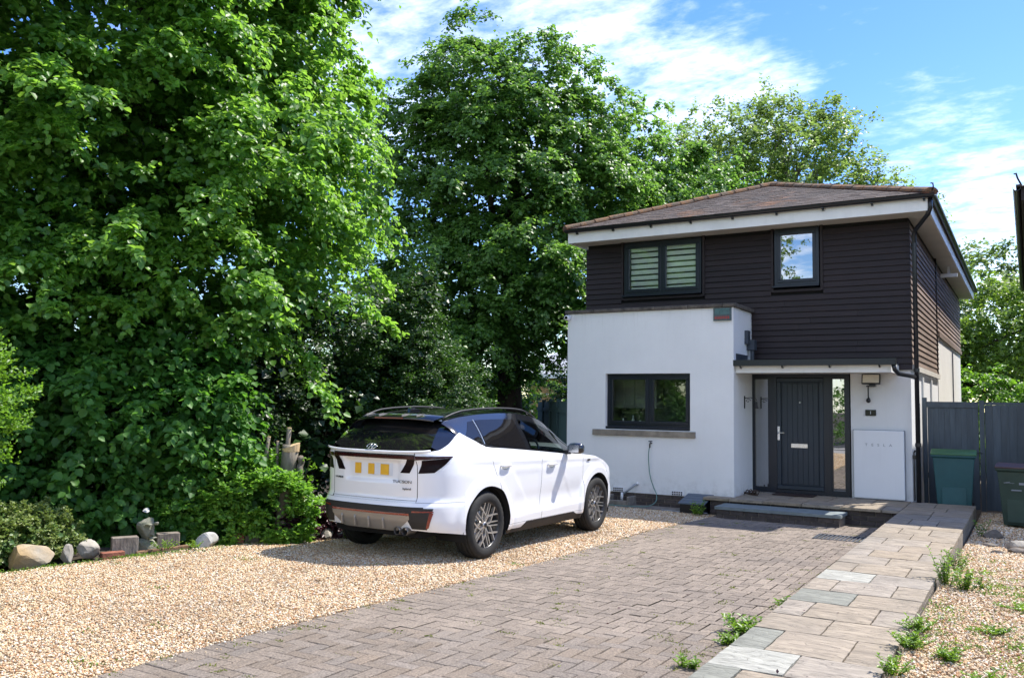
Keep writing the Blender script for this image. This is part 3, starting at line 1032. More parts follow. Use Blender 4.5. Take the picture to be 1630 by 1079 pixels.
# the projecting rendered box
bx0, bx1, by0 = -7.48, -4.3, 14.49
wx0, wx1, wz0, wz1 = -6.69, -5.07, 1.07, 2.08
mb = MB()
mb.box(bx0, wx0, by0, by0 + .25, -0.055, 3.21).box(wx1, bx1, by0, by0 + .25, -0.055, 3.21)
mb.box(wx0, wx1, by0, by0 + .25, wz1, 3.21).box(wx0, wx1, by0, by0 + .25, -0.055, wz0)
mb.box(bx0, bx0 + .25, by0 + .25, 15.63, -0.055, 3.21).box(bx1 - .25, bx1, by0 + .25, 15.66, -0.055, 3.21)
mb.box(bx0 + .25, bx1 - .25, by0 + .25, 15.63, 3.0, 3.1)
bw = mb.build('box_wall', M['render'], house)
pl = MB().box(bx0 + .03, bx1 - .012, by0 + .028, by0 + .2, -0.4, -0.055).build('plinth', M['mortar'], house)
for r_ in range(3): 
    brick_row(house, bx0 + .03, -4.6, by0 + .024, -0.095 - .074 * r_, .11 * (r_ % 2))
# coping slabs
x = bx0 - .05
for w in (.6, .62, .6, .61, .62, .3):
    x2 = min(x + w, bx1 + .06)
    o = MB().box(x + .003, x2 - .003, by0 - .05, by0 + .3, 3.213, 3.275).build('coping', M['coping'], house); bevel(o, .008)
    x = x2
for a_, b2 in ((by0 + .3, 15.1), (15.1, 15.6)):
    for xx in (bx0 - .05, bx1 - .24):
        o = MB().box(xx, xx + .3, a_ + .003, b2 - .003, 3.213, 3.275).build('coping', M['coping'], house); bevel(o, .008)
MB().box(bx0 + .25, bx1 - .24, by0 + .3, 15.62, 3.1, 3.16).build('flat_roof', M['lead'], house)
o = MB().box(-6.93, -4.97, by0 - .045, by0 + .1, 0.955, 1.06).build('window_sill', M['sill'], house); bevel(o, .006)
# air bricks
for xx in (-6.42, -5.30):
    ab = MB().box(xx - .11, xx + .11, by0 - .012, by0 + .01, -.05, .03).build('air_brick', M['white_enamel'], house)
    mb = MB()
    for a_ in range(5):
        for c_ in range(2): mb.box(xx - .095 + a_ * .04, xx - .068 + a_ * .04, by0 - .016, by0 - .0125, -.042 + c_ * .036, -.018 + c_ * .036)
    mb.build('vent_hole', M['black_gutter'], ab)


def window(x0, x1, z0, z1, y, mull=None, open_left=False, pane='pane', fw=0.06, sillp=True, parent=house):
    """frame with casements set into the wall; glass behind the frame face"""
    mb = MB()
    mb.box(x0, x1, y, y + .07, z1 - fw, z1).box(x0, x1, y, y + .07, z0, z0 + fw)
    mb.box(x0, x0 + fw, y, y + .07, z0 + fw, z1 - fw).box(x1 - fw, x1, y, y + .07, z0 + fw, z1 - fw)
    cs = [x0 + fw] + ([mull - .03, mull + .03] if mull else []) + [x1 - fw]
    if mull: mb.box(mull - .03, mull + .03, y, y + .07, z0 + fw, z1 - fw)
    wd = mb.build('window', M['anthracite'], parent)
    cells = [(cs[i], cs[i + 1]) for i in range(0, len(cs), 2)]
    for i, (a_, b2) in enumerate(cells):
        s = .048
        yo = y - .014
        mb = MB()
        za, zb = z0 + fw, z1 - fw
        mb.box(a_ - .008, b2 + .008, yo, y + .05, zb - s, zb + .008).box(a_ - .008, b2 + .008, yo, y + .05, za - .008, za + s)
        mb.box(a_ - .008, a_ + s, yo, y + .05, za + s, zb - s).box(b2 - s, b2 + .008, yo, y + .05, za + s, zb - s)
        f = mb.build('sash', M['anthracite'], wd)
        bevel(f, .005)
        MB().box(a_ + s - .002, b2 - s + .002, y + .022, y + .028, za + s - .002, zb - s + .002).build('pane', M[pane], wd)
    if sillp:
        o = MB().box(x0 - .03, x1 + .005, y - .07, y + .06, z0 - .04, z0 - .002).build('sill', M['anthracite'], wd); bevel(o, .006)
    return wd


# kitchen window in the box
kw = window(wx0 + .004, wx1 - .004, wz0 + .05, wz1 - .004, by0 + .085, mull=-5.86, fw=.055)
# kitchen inside
mb = MB()
mb.box(wx0 - .3, wx1 + .3, 15.9, 15.95, .2, 2.6).box(wx0 - .4, wx0 - .3, 14.8, 15.9, .2, 2.6).box(wx1 + .3, wx1 + .4, 14.8, 15.9, .2, 2.6)
mb.box(wx0 - .3, wx1 + .3, 14.78, 15.9, 2.5, 2.6).box(wx0 - .3, wx1 + .3, 14.78, 15.9, .15, .2)
mb.build('kitchen_room', M['room'], house)
kc = MB().box(-7.0, -6.1, 15.55, 15.88, 1.45, 2.1).box(-7.0, -5.0, 15.3, 15.88, .25, 1.12)
for i in range(4): kc.box(-6.98 + i * .225, -6.775 + i * .225, 15.53, 15.548, 1.47, 2.08)
kc.build('kitchen_cabinet', M['kitchen'], house)
for nb_, (xx, hh, rr) in enumerate(((-6.52, .16, .03), (-6.32, .22, .028), (-6.18, .13, .04), (-5.95, .19, .025), (-5.5, .12, .035))):
    o = MB().lathe([(0, 1.1), (rr, 1.1), (rr, 1.1 + hh * .6), (rr * .4, 1.1 + hh * .8), (rr * .4, 1.1 + hh), (0, 1.1 + hh)], (xx, 14.92, 0), n=12).build('bottle', M['white_enamel'], None, True, loc=(xx, 14.92, 1.1))
    tag(o, 'pale %s on the kitchen window sill, %s' % (('short bottle', 'tall bottle', 'squat jar', 'slim bottle', 'small jar')[nb_], ('leftmost behind the left pane', 'second from the left', 'third from the left', 'just left of the middle frame', 'alone behind the right pane')[nb_]), 'bottle', 'bottles on the kitchen window sill')
MB().box(wx0 - .1, wx1 + .1, 14.74, 15.02, 1.04, 1.1).build('inner_sill', M['upvc'], house)

# upper windows
uw = window(-6.8, -5.23, 3.66, 4.69, 15.575, mull=-6.01, pane='pane')
uw2 = window(-3.87, -3.10, 3.68, 4.70, 15.575, pane='pane_sky')
# blinds (striped roller)
for (a_, b2) in ((-6.69, -6.07), (-5.95, -5.33)):
    for i in range(9):
        z_ = 3.74 + i * .112
        MB().box(a_, b2, 15.668, 15.672, z_, min(z_ + .078, 4.64)).build('blind_band', M['blind'], uw)
MB().box(-6.8, -5.23, 15.9, 15.95, 3.5, 4.75).build('dark_room', M['room'], house)
MB().box(-3.9, -3.05, 15.9, 15.95, 3.5, 4.75).build('dark_room', M['room'], house)
# timber surrounds
for (a_, b2, z0) in ((-6.84, -5.19, 3.62), (-3.91, -3.06, 3.62)):
    MB().box(a_ - .025, a_ + .02, 15.572, 15.64, z0 - .05, 4.72).build('window_trim', M['board'], house)
    MB().box(b2 - .02, b2 + .025, 15.572, 15.64, z0 - .05, 4.72).build('window_trim', M['board'], house)
    MB().box(a_ + .02, b2 - .02, 15.572, 15.64, z0 - .06, z0 - .012).build('window_trim', M['board'], house)

# cladding boards: front
rowh = 0.1035
zb0 = 2.16
nrow = 25
def boardF(x0, x1, z, nm='cladding_board'):
    o = MB().prism([(15.612, z), (15.612, z + rowh * 1.0), (15.603, z + rowh * 1.0), (15.585, z + .006), (15.588, z)], 'x', x0, x1).build(nm, M['board'], house, loc=((x0 + x1) / 2, 15.6, z))
    return o
for i in range(nrow):
    z = zb0 + i * rowh
    if z + rowh > 4.74: break
    segs = [(HX0 + .01, HX1 + .03)]
    def cut(segs, a, b):
        r = []
        for (p, q) in segs:
            if b <= p or a >= q: r.append((p, q))
            else:
                if a - p > .03: r.append((p, a))
                if q - b > .03: r.append((b, q))
        return r
    if z + rowh > 3.58:
        segs = cut(segs, -6.866, -5.164); segs = cut(segs, -3.936, -3.034)
    if z < 3.1: segs = cut(segs, -8, -4.29)
    for (p, q) in segs:
        if q - p > 2.2:
            c_ = p + (q - p) * random.uniform(.25, .75)
            boardF(p, c_ - .0015, z + random.uniform(-.001, .001)); boardF(c_ + .0015, q, z + random.uniform(-.001, .001))
        else: boardF(p, q, z + random.uniform(-.001, .001))
# cladding boards: side
def boardS(y0, y1, z):
    MB().prism([(HX1 + .008, z), (HX1 + .008, z + rowh), (HX1 + .018, z + rowh), (HX1 + .036, z + .006), (HX1 + .033, z)], 'y', y0, y1).build('cladding_board', M['board_side'], house, loc=(HX1, (y0 + y1) / 2, z))
for i in range(nrow):
    z = zb0 + .1 + i * rowh
    if z + rowh > 4.72: break
    ye = HY1 if z > 3.18 else 20.6
    for (p, q) in ((15.66, 20.2), (20.26, ye)):
        if q - p > .1: boardS(p, q, z)
MB().box(HX1 + .0085, HX1 + .05, 20.2, 20.26, 2.25, 4.72).build('joint_trim', M['board'], house)
MB().box(HX1 + .0085, HX1 + .055, 15.66, 20.6, 2.16, 2.25).build('drip_trim', M['soffit'], house)
MB().box(HX1 + .0085, HX1 + .055, 20.6, HY1, 3.08, 3.17).build('drip_trim', M['board_side'], house)
MB().box(HX1 - .01, HX1 + .012, 20.62, HY1, -0.3, 3.08).build('side_render_panel', M['render_b'], house)
# ground floor side window frames and slim pipe
mb = MB().box(HX1 + .001, HX1 + .03, 17.3, 17.45, .2, 2.1).box(HX1 + .001, HX1 + .03, 18.9, 19.05, .2, 2.1)
mb.build('side_window_frame', M['upvc'], house)
MB().tube([(HX1 + .04, 24.4, 0), (HX1 + .04, 24.4, 3.0)], .018, 6).build('waste_pipe', M['pipe_grey'], house)

# eaves
EX0, EX1, EY0, EY1 = -7.82, -1.30, 15.12, 28.15
ez = 4.72
sf = MB().box(EX0 + .03, EX1 - .03, EY0 + .03, 15.66, ez, ez + .012).box(HX1, EX1 - .03, 15.66, EY1 - .03, ez, ez + .012).box(EX0 + .03, HX0, 15.66, EY1 - .03, ez, ez + .012)
sf.build('soffit', M['soffit'], house)
MB().box(EX0, EX1, EY0, EY0 + .025, ez - .015, 4.93).build('fascia', M['upvc'], house)
MB().box(EX1 - .025, EX1, EY0 + .025, EY1, ez - .015, 4.93).build('fascia', M['upvc'], house)
MB().box(EX0, EX0 + .025, EY0 + .025, EY1, ez - .015, 4.93).build('fascia', M['upvc'], house)
def gutter(parent, p0, p1, ax, mtn='black_gutter', r=.056, wd=1):
    """half-round gutter from p0 to p1 along axis ax"""
    prof = []
    for k in range(9):
        a = PI * k / 8
        prof.append((-math.cos(a) * r, -math.sin(a) * r))
    for k in range(8, -1, -1):
        a = PI * k / 8
        prof.append((-math.cos(a) * (r - .006), -math.sin(a) * (r - .006)))
    mb = MB()
    if ax == 'x': mb.prism([(p0[1] + a, p0[2] + b) for a, b in prof], 'x', p0[0], p1[0])
    else: mb.prism([(p0[0] + a, p0[2] + b) for a, b in prof], 'y', p0[1], p1[1])
    # end stops
    o = mb.build('gutter', M[mtn], parent)
    return o
g1 = gutter(house, (EX0 - .03, EY0 - .06, 4.955), (EX1 + .09, 0, 0), 'x')
g2 = gutter(house, (EX1 + .06, EY0 - .06, 4.955), (0, EY1 + .05, 0), 'y')
for i in range(9):
    xx = EX0 + .2 + i * .78
    MB().box(xx, xx + .03, EY0 - .06, EY0 - .001, 4.86, 4.90).box(xx, xx + .03, EY0 - .125, EY0 - .055, 4.885, 4.90).build('gutter_bracket', M['black_gutter'], g1)
# roof planes: front hip and side slopes, pitch 20 deg
ap = (-4.60, 18.36, 6.22)
ap2 = (-4.60, EY1 - 3.24, 6.22)
z0_ = 4.965
c00 = (EX0 - .05, EY0 - .05, z0_); c10 = (EX1 + .05, EY0 - .05, z0_); c11 = (EX1 + .05, EY1 + .05, z0_); c01 = (EX0 - .05, EY1 + .05, z0_)
v = [c00, c10, c11, c01, ap, ap2]
roof = meshobj('roof', v + [(q[0], q[1], q[2] - .04) for q in v], [(0, 1, 4), (1, 2, 5, 4), (2, 3, 5), (3, 0, 4, 5), (7, 6, 9, 8)], M['tile'], house, loc=(-4.6, 18, 5))
# plain tiles on the front slope: overlapping courses, each a real tile
W = c10[0] - c00[0]; run = ap[1] - c00[1]; rise = ap[2] - z0_
sl_ = math.hypot(run, rise); ang = math.atan2(rise, run)
ncs = int(sl_ / .105)
tl = MB().prism([(0, 0), (0, .013), (.15, .004), (.15, -.002)], 'x', -.0835, .0835)
tme = D.meshes.new('roof_tile'); tme.from_pydata(tl.v, [], [list(q) for q in tl.f]); tme.materials.append(M['tile'])
tiles = []
for i in range(ncs):
    d_ = i * .105
    y = c00[1] - .03 + d_ * math.cos(ang); z = z0_ + .006 + d_ * math.sin(ang)
    fr = (y - c00[1]) / run
    xa = c00[0] + max(fr, 0) * (ap[0] - c00[0]); xb = c10[0] + max(fr, 0) * (ap[0] - c10[0])
    x = xa - (.085 if i % 2 else 0)
    while x < xb:
        lo, hi = max(x, xa - .02), min(x + .168, xb + .02)
        if hi - lo > .04: tiles.append(((lo + hi) / 2, y, z, (hi - lo) / .168))
        x += .17
tv, tf = [], []
for n_, (x, y, z, s) in enumerate(tiles):
    ra = ang + random.gauss(0, .012); rb = random.gauss(0, .012); dz = abs(random.gauss(0, .002))
    if n_ < 300:
        o = D.objects.new('roof_tile', tme); COL.objects.link(o); o.parent = roof
        o.location = (x + 4.6, y - 18, z - 5 + dz); o.rotation_euler = (ra, rb, 0); o.scale = (s, 1, 1)
    else:
        k = len(tv)
        ca, sa = math.cos(ra), math.sin(ra)
        for (vx, vy, vz) in tl.v:
            tv.append((x + vx * s, y + vy * ca - vz * sa, z + dz + vy * sa + vz * ca - vx * rb))
        tf += [[q + k for q in f] for f in tl.f]
rt = meshobj('roof_tile_courses', tv, tf, M['tile'], roof, loc=(-4.6, 18, 5)); rt['kind'] = 'stuff'
# courses on the right-hand slope: their butts show along the eaves
mb = MB()
a2 = math.atan2(rise, (c10[0] - ap[0]))
for i in range(4):
    d_ = i * .105
    x = c10[0] + .03 - d_ * math.cos(a2); z = z0_ + .006 + d_ * math.sin(a2)
    y = c10[1] + d_
    while y < c11[1] - d_:
        hh = random.uniform(0, .006)
        mb.add([(x, y, z + hh), (x, y + .166, z + hh), (x, y + .166, z + .014 + hh), (x, y, z + .014 + hh), (x - .15 * math.cos(a2), y, z + .15 * math.sin(a2)), (x - .15 * math.cos(a2), y + .166, z + .15 * math.sin(a2))],
               [(0, 1, 2, 3), (3, 2, 5, 4), (0, 3, 4), (1, 5, 2)])
        y += .17
q = mb.build('side_tile_courses', M['tile'], roof, loc=(-4.6, 18, 5)); q['kind'] = 'stuff'
# hip and ridge tiles
def ridge_line(p, q, step_=.32):
    p, q = Vector(p), Vector(q)
    L = (q - p).length; n = int(L / step_)
    d = (q - p).normalized()
    for i in range(n):
        c = p + d * (i + .5) * (L / n)
        mb = MB()
        a = p + d * (i * L / n); e = p + d * ((i + 1) * L / n - .006)
        side = d.cross(Vector((0, 0, 1))).normalized(); up = side.cross(d)
        rj = random.uniform(-.006, .006)
        v = []
        for end, rr in ((a, .13), (e, .118)):
            for k in range(7):
                t = PI * k / 6
                v.append(end + side * math.cos(t) * rr + up * (math.sin(t) * rr * .66 + rj - .005))
        f = [(k, k + 1, 8 + k, 7 + k) for k in range(6)] + [tuple(range(7)), tuple(range(13, 6, -1))]
        mb.add(v, f)
        mb.build('ridge_tile', M['ridge'], roof, loc=tuple(c))
    side = d.cross(Vector((0, 0, 1))).normalized(); up = side.cross(d)
    mb = MB()
    v = []
    for end in (p, q):
        for sgn in (-1, 1): 
            v.append(end + side * sgn * .118 + up * -.03); v.append(end + side * sgn * .10 + up * .028)
    mb.add(v, [(0, 1, 5, 4), (2, 6, 7, 3), (1, 3, 7, 5), (0, 2, 3, 1)])
    mb.build('ridge_bedding', M['ridge_mortar'], roof, loc=tuple((p + q) / 2))
ridge_line((c00[0], c00[1], z0_ + .02), (ap[0], ap[1], ap[2] + .02))
ridge_line((c10[0], c10[1], z0_ + .02), (ap[0], ap[1], ap[2] + .02))
ridge_line(ap, ap2)
# hip iron at right corner
MB().tube([(c10[0] - .02, c10[1] + .02, z0_ + .03), (c10[0] + .03, c10[1] - .03, z0_ + .08), (c10[0] + .02, c10[1] - .02, z0_ + .16), (c10[0] - .01, c10[1] + .01, z0_ + .17)], .012, 6).build('hip_iron', M['iron'], roof)

# downpipe: swan neck from the eaves gutter to the wall and down
dp = MB().tube([(EX1 + .02, EY0 + .0, 4.90), (EX1 + .02, EY0 + .0, 4.74), (EX1 - .02, EY0 + .06, 4.66), (HX1 + .14, 15.47, 4.48), (HX1 + .10, 15.53, 4.40), (HX1 + .10, 15.54, 4.2), (HX1 + .10, 15.54, -.0)], .036, 10)
dpo = dp.build('downpipe', M['black_gutter'], house, True)
mb = MB()
for z in (4.2, 2.12, .9): mb.lathe([(0, z), (.046, z), (.046, z + .06), (0, z + .06)], (HX1 + .10, 15.54, 0), n=12)
mb.build('pipe_collar', M['black_gutter'], dpo)
mb = MB().tube([(HX1 + .03, 15.6, .02), (HX1 + .03, 15.6, .8), (HX1 + .05, 15.6, .84)], .012, 6).box(HX1 + .01, HX1 + .07, 15.56, 15.61, .7, .76)
mb.build('cable', M['black_gutter'], house)

# canopy over the door
cn = MB().box(-4.297, -1.84, 14.62, 15.582, 2.235, 2.27).build('canopy_roof', M['lead'], house)
MB().box(-4.297, -1.84, 14.60, 14.63, 2.085, 2.234).build('canopy_fascia', M['upvc'], cn)
MB().box(-4.297, -1.87, 14.63, 15.645, 2.10, 2.112).build('canopy_soffit', M['soffit'], cn)
MB().box(-1.87, -1.84, 14.63, 15.645, 2.085, 2.234).build('canopy_fascia', M['upvc'], cn)
mb = MB()
# box gutter with open top
mb.box(-4.31, -1.76, 14.49, 14.5, 2.20, 2.30).box(-4.31, -1.76, 14.59, 14.6, 2.20, 2.30).box(-4.31, -1.76, 14.5, 14.59, 2.20, 2.208).box(-4.31, -4.30, 14.5, 14.59, 2.2, 2.3).box(-1.77, -1.76, 14.5, 14.59, 2.2, 2.3)
mb.build('canopy_gutter', M['black_gutter'], cn)
for xx in (-4.2, -3.5, -2.75, -2.0): MB().tube([(xx, 14.52, 2.2), (xx, 14.55, 2.17), (xx, 14.6, 2.17)], .014, 6).build('gutter_bracket', M['black_gutter'], cn)
MB().tube([(-1.80, 14.545, 2.21), (-1.78, 14.56, 2.12), (-1.74, 14.65, 2.06), (-1.62, 14.95, 2.04), (-1.60, 15.4, 2.04), (-1.60, 15.54, 2.04)], .034, 10).build('canopy_pipe', M['black_gutter'], cn, True)
MB().box(-4.297, -4.285, 14.62, 15.3, 2.27, 2.42).build('lead_upstand', M['lead'], cn)
# rainwater outlet from the flat roof down onto the canopy
mb = MB().box(-4.298, -4.24, 15.15, 15.32, 2.62, 2.86).box(-4.298, -4.16, 15.28, 15.44, 2.52, 2.70).tube([(-4.22, 15.36, 2.52), (-4.22, 15.36, 2.33), (-4.18, 15.2, 2.29)], .035, 8)
mb.build('rain_hopper', M['lead'], house)

# front door set
fd = MB()
X0, X1, Z0, Z1, Y = -4.335, -2.635, 0.01, 2.095, 15.63
def fr(mb, x0, x1, z0, z1, w, y0, y1):
    mb.box(x0, x1, y0, y1, z1 - w, z1).box(x0, x1, y0, y1, z0, z0 + w).box(x0, x0 + w, y0, y1, z0 + w, z1 - w).box(x1 - w, x1, y0, y1, z0 + w, z1 - w)
fr(fd, X0, X1, Z0, Z1, .055, Y, Y + .09)
fd.box(-3.99, -3.865, Y - .004, Y + .08, Z0 + .055, Z1 - .055).box(-3.06, -2.945, Y - .004, Y + .08, Z0 + .055, Z1 - .055)
fdo = fd.build('front_door', M['anthracite'], house)
lf = MB()
fr(lf, -3.862, -3.063, .07, 2.03, .075, Y - .012, Y + .05)
lf.box(-3.787, -3.138, Y + .012, Y + .05, .145, 1.955)
lfo = lf.build('door_leaf', M['door_blue'], fdo); bevel(lfo, .008)
for i in range(7):
    xa = -3.765 + i * .088
    o = MB().box(xa + .004, xa + .084, Y + .004, Y + .0125, .17, 1.93).build('door_board', M['door_blue'], fdo); bevel(o, .004)
for (a_, b2) in ((-4.28, -3.99), (-2.945, -2.69)):
    mb = MB(); fr(mb, a_, b2, .065, 2.04, .03, Y + .006, Y + .06); mb.build('sidelight_frame', M['anthracite'], fdo)
    MB().box(a_ + .028, b2 - .028, Y + .03, Y + .036, .093, 2.012).build('sidelight_pane', M['pane_side'], fdo)
MB().box(X0 + .02, X1 - .02, 16.9, 16.95, 0, 2.2).box(X0 - .2, X0, 15.98, 16.9, 0, 2.2).box(X1, X1 + .2, 15.98, 16.9, 0, 2.2).build('hall_room', M['room'], house)
MB().box(-4.17, -4.13, 15.72, 15.76, .3, 1.15).build('white_stick', M['white_enamel'], house)
hd = MB().box(-3.845, -3.808, Y - .022, Y - .012, .93, 1.17)
hd.tube([(-3.826, Y - .02, 1.06), (-3.826, Y - .065, 1.06), (-3.80, Y - .07, 1.06), (-3.715, Y - .07, 1.06)], .010, 8)
hd.lathe([(0, 0), (.012, 0), (.012, .008), (0, .008)], (-3.826, Y - .03, .985), 'y', 10)
hdo = hd.build('handle', M['chrome'], lfo)
lb = MB().box(-3.615, -3.335, Y - .006, Y + .004, .805, .875).box(-3.60, -3.35, Y - .012, Y - .0062, .818, .862)
lb.build('letterbox', M['chrome'], lfo)
MB().lathe([(0, 0), (.011, 0), (.011, .006), (0, .006)], (-3.462, Y - .003, 1.60), 'y', 12).build('spyhole', M['chrome'], lfo)

# ------------------------------------------------------------------ fittings on the house (own things)
def cctv(loc, fx, fy, label):
    c = empty('security_camera', loc, label, 'camera', None)
    mb = MB().lathe([(0, -.06), (.045, -.06), (.05, -.045), (.05, .05), (.03, .062), (0, .062)], (loc[0], loc[1], loc[2]), 'y', 20)
    mb.build('housing', M['white_plastic'], c, True)
    MB().lathe([(0, -.066), (.028, -.066), (.028, -.058)], loc, 'y', 16).build('lens', M['lens_black'], c)
    MB().box(loc[0] - .035, loc[0] + .035, loc[1] + .05, loc[1] + .09, loc[2] - .03, loc[2] + .05).build('bracket', M['white_plastic'], c)
    return c
cctv((-7.43, 14.38, 3.13), 0, 0, 'small white security camera at the top left corner of the rendered box')
sc = empty('security_camera', (-1.5, 21.5, 4.6), 'slim white security camera under the side eaves on the right of the house', 'camera')
MB().box(-1.64, -1.30, 21.45, 21.55, 4.48, 4.56).build('housing', M['white_plastic'], sc)
MB().box(-1.5, -1.45, 21.47, 21.53, 4.56, 4.72).build('bracket', M['white_plastic'], sc)

al = empty('alarm_sign', (-4.48, 14.48, 3.1), 'small dark sign plate with teal and red print under the box coping', 'sign')
MB().box(-4.64, -4.33, 14.455, 14.489, 2.98, 3.20).build('plate', M['plaque'], al)
mb = MB()
for k in range(3): mb.box(-4.61, -4.36, 14.452, 14.4545, 3.165 - k * .034, 3.18 - k * .034)
mb.build('print_lines', M['teal_print'], al)
mb = MB()
for k in range(8): mb.box(-4.615 + k * .033, -4.593 + k * .033, 14.452, 14.4545, 3.01, 3.045)
mb.box(-4.615, -4.36, 14.452, 14.4545, 3.05, 3.056)
mb.build('red_blocks', M['red_print'], al)

fl = empty('floodlight', (-2.26, 15.6, 1.65), 'black framed floodlight on a thin stem above the house number', 'lamp')
m_ = Matrix.Rotation(math.radians(-18), 4, 'X')
def tv_(pts, c, R_): return [tuple(Vector(c) + R_ @ Vector(p)) for p in pts]
mb = MB().box(-.145, .145, -.03, .02, -.085, .085)
mb.v = tv_(mb.v, (-2.265, 15.5, 2.0), m_); mb.build('housing', M['black_gutter'], fl)
mb = MB().box(-.128, .128, -.036, -.0302, -.07, .07)
mb.v = tv_(mb.v, (-2.265, 15.5, 2.0), m_); mb.build('lens', M['led'], fl)
MB().tube([(-2.32, 15.55, 1.66), (-2.32, 15.55, 1.9)], .011, 8).tube([(-2.35, 15.54, 1.885), (-2.2, 15.53, 1.885)], .01, 6).box(-2.3, -2.2, 15.5, 15.6, 1.875, 1.915).box(-2.335, -2.305, 15.55, 15.649, 1.66, 1.69).build('stem', M['black_gutter'], fl)
MB().lathe([(0, -.04), (.025, -.033), (.038, -.012), (.038, .012), (.025, .033), (0, .04)], (-2.32, 15.55, 1.645), 'z', 14).build('sensor', M['black_gutter'], fl, True)

nb = empty('number_plaque', (-2.3, 15.64, 1.44), 'small black house number plaque reading 1 under the floodlight', 'sign')
o = MB().box(-2.385, -2.215, 15.63, 15.649, 1.39, 1.49).build('plate', M['lens_black'], nb)
text('numeral', '1', .075, (-2.30, 15.6285, 1.44), (PI / 2, 0, 0), M['white_enamel'], nb)

pw = empty('home_battery', (-2.17, 15.6, 0), 'large flat white battery cabinet with grey lettering beside the front door', 'battery')
o = MB().box(-2.565, -1.775, 15.505, 15.649, .015, 1.15).build('cabinet', M['white_enamel'], pw); bevel(o, .018, 3)
MB().box(-2.57, -1.768, 15.52, 15.635, .008, 1.156).build('side_band', M['grey_print'], pw)
text('lettering', 'TESLA', .062, (-2.168, 15.5035, .905), (PI / 2, 0, 0), M['grey_print'], pw, space=2.6, sx=1.15)

wb = empty('hanging_bell', (-4.25, 15.2, 1.6), 'small black wrought iron bell on a scrolled bracket beside the front door', 'bell')
mb = MB().box(-4.299, -4.285, 15.1, 15.13, 1.48, 1.70)
mb.tube([(-4.29, 15.115, 1.66), (-4.2, 15.115, 1.67), (-4.1, 15.115, 1.66), (-4.08, 15.115, 1.62)], .007, 6)
sc_ = [(-4.28 + .05 + .045 * math.cos(t) * (1 - t / 9), 15.115, 1.615 + .035 * math.sin(t) * (1 - t / 9)) for t in np.linspace(0, 6.2, 16)]
mb.tube(sc_, .005, 5)
mb.build('bracket', M['iron'], wb)
MB().lathe([(.0, 1.60), (.014, 1.6), (.022, 1.56), (.03, 1.51), (.045, 1.485), (.042, 1.483), (0, 1.49)], (-4.09, 15.115, 0), 'z', 16).build('bell', M['iron'], wb, True)

# garden tap and hose
tp = empty('garden_tap', (-5.78, 14.45, .85), 'small black outdoor tap on the white wall under the kitchen window', 'tap')
MB().tube([(-5.78, 14.489, .84), (-5.78, 14.42, .84), (-5.78, 14.40, .82), (-5.78, 14.40, .76)], .013, 8).build('spout', M['iron'], tp)
MB().tube([(-5.815, 14.43, .875), (-5.745, 14.43, .875)], .008, 6).tube([(-5.78, 14.43, .84), (-5.78, 14.43, .875)], .007, 6).build('handle', M['iron'], tp)
hp = [(-5.79, 14.40, .76), (-5.80, 14.39, .6), (-5.77, 14.38, .3), (-5.70, 14.36, .1), (-5.62, 14.32, -.05), (-5.62, 14.26, -.17), (-5.74, 14.18, -.24), (-6.0, 14.1, -.25), (-6.4, 14.06, -.25), (-6.9, 14.1, -.25), (-7.2, 14.2, -.25)]
def smooth(pts, n=6):
    pts = [Vector(p) for p in pts]; out_ = []
    P_ = [pts[0]] + pts + [pts[-1]]
    for i in range(1, len(P_) - 2):
        for k in range(n):
            t = k / n; a, b, c, d = P_[i - 1], P_[i], P_[i + 1], P_[i + 2]
            out_.append(0.5 * ((2 * b) + (c - a) * t + (2 * a - 5 * b + 4 * c - d) * t * t + (3 * b - a - 3 * c + d) * t ** 3))
    out_.append(pts[-1]); return out_
o = MB().tube(smooth(hp), .009, 7).build('hose', M['hose'], None, True, loc=(-5.8, 14.4, 0))
tag(o, 'thin green garden hose hanging from the tap and trailing over the concrete strip', 'hose')
o = MB().tube(smooth([(-5.4, 14.0, -.255), (-5.1, 13.96, -.255), (-4.8, 13.97, -.25), (-4.6, 13.99, -.25)]), .008, 6).build('cable', M['pipe_grey'], None, True, loc=(-5, 14, -.25))
tag(o, 'thin grey cable lying along the gravel edge near the plastic cover', 'cable')
wp = empty('waste_pipe', (-6.2, 14.4, 0), 'grey waste pipe slanting from the wall down into the gully surround', 'pipe')
MB().tube([(-6.05, 14.47, .10), (-6.07, 14.42, .09), (-6.26, 14.36, -.07)], .02, 8).build('pipe', M['pipe_grey'], wp, True)
MB().tube([(-6.29, 14.36, -.05), (-6.29, 14.35, -.19)], .024, 8).tube([(-6.04, 14.49, .11), (-6.05, 14.455, .105)], .03, 8).build('white_joint', M['white_plastic'], wp, True)
gu = empty('gully_surround', (-6.3, 14.3, -.26), 'open concrete gully surround on the strip under the waste pipe', 'gully')
mb = MB().box(-6.55, -6.49, 14.16, 14.48, -.28, -.10).box(-6.12, -6.06, 14.16, 14.48, -.28, -.10).box(-6.49, -6.12, 14.16, 14.21, -.28, -.17)
o = mb.build('curb', M['concrete'], gu); bevel(o, .012)
MB().box(-6.49, -6.12, 14.21, 14.48, -.28, -.24).build('grating', M['iron'], gu)

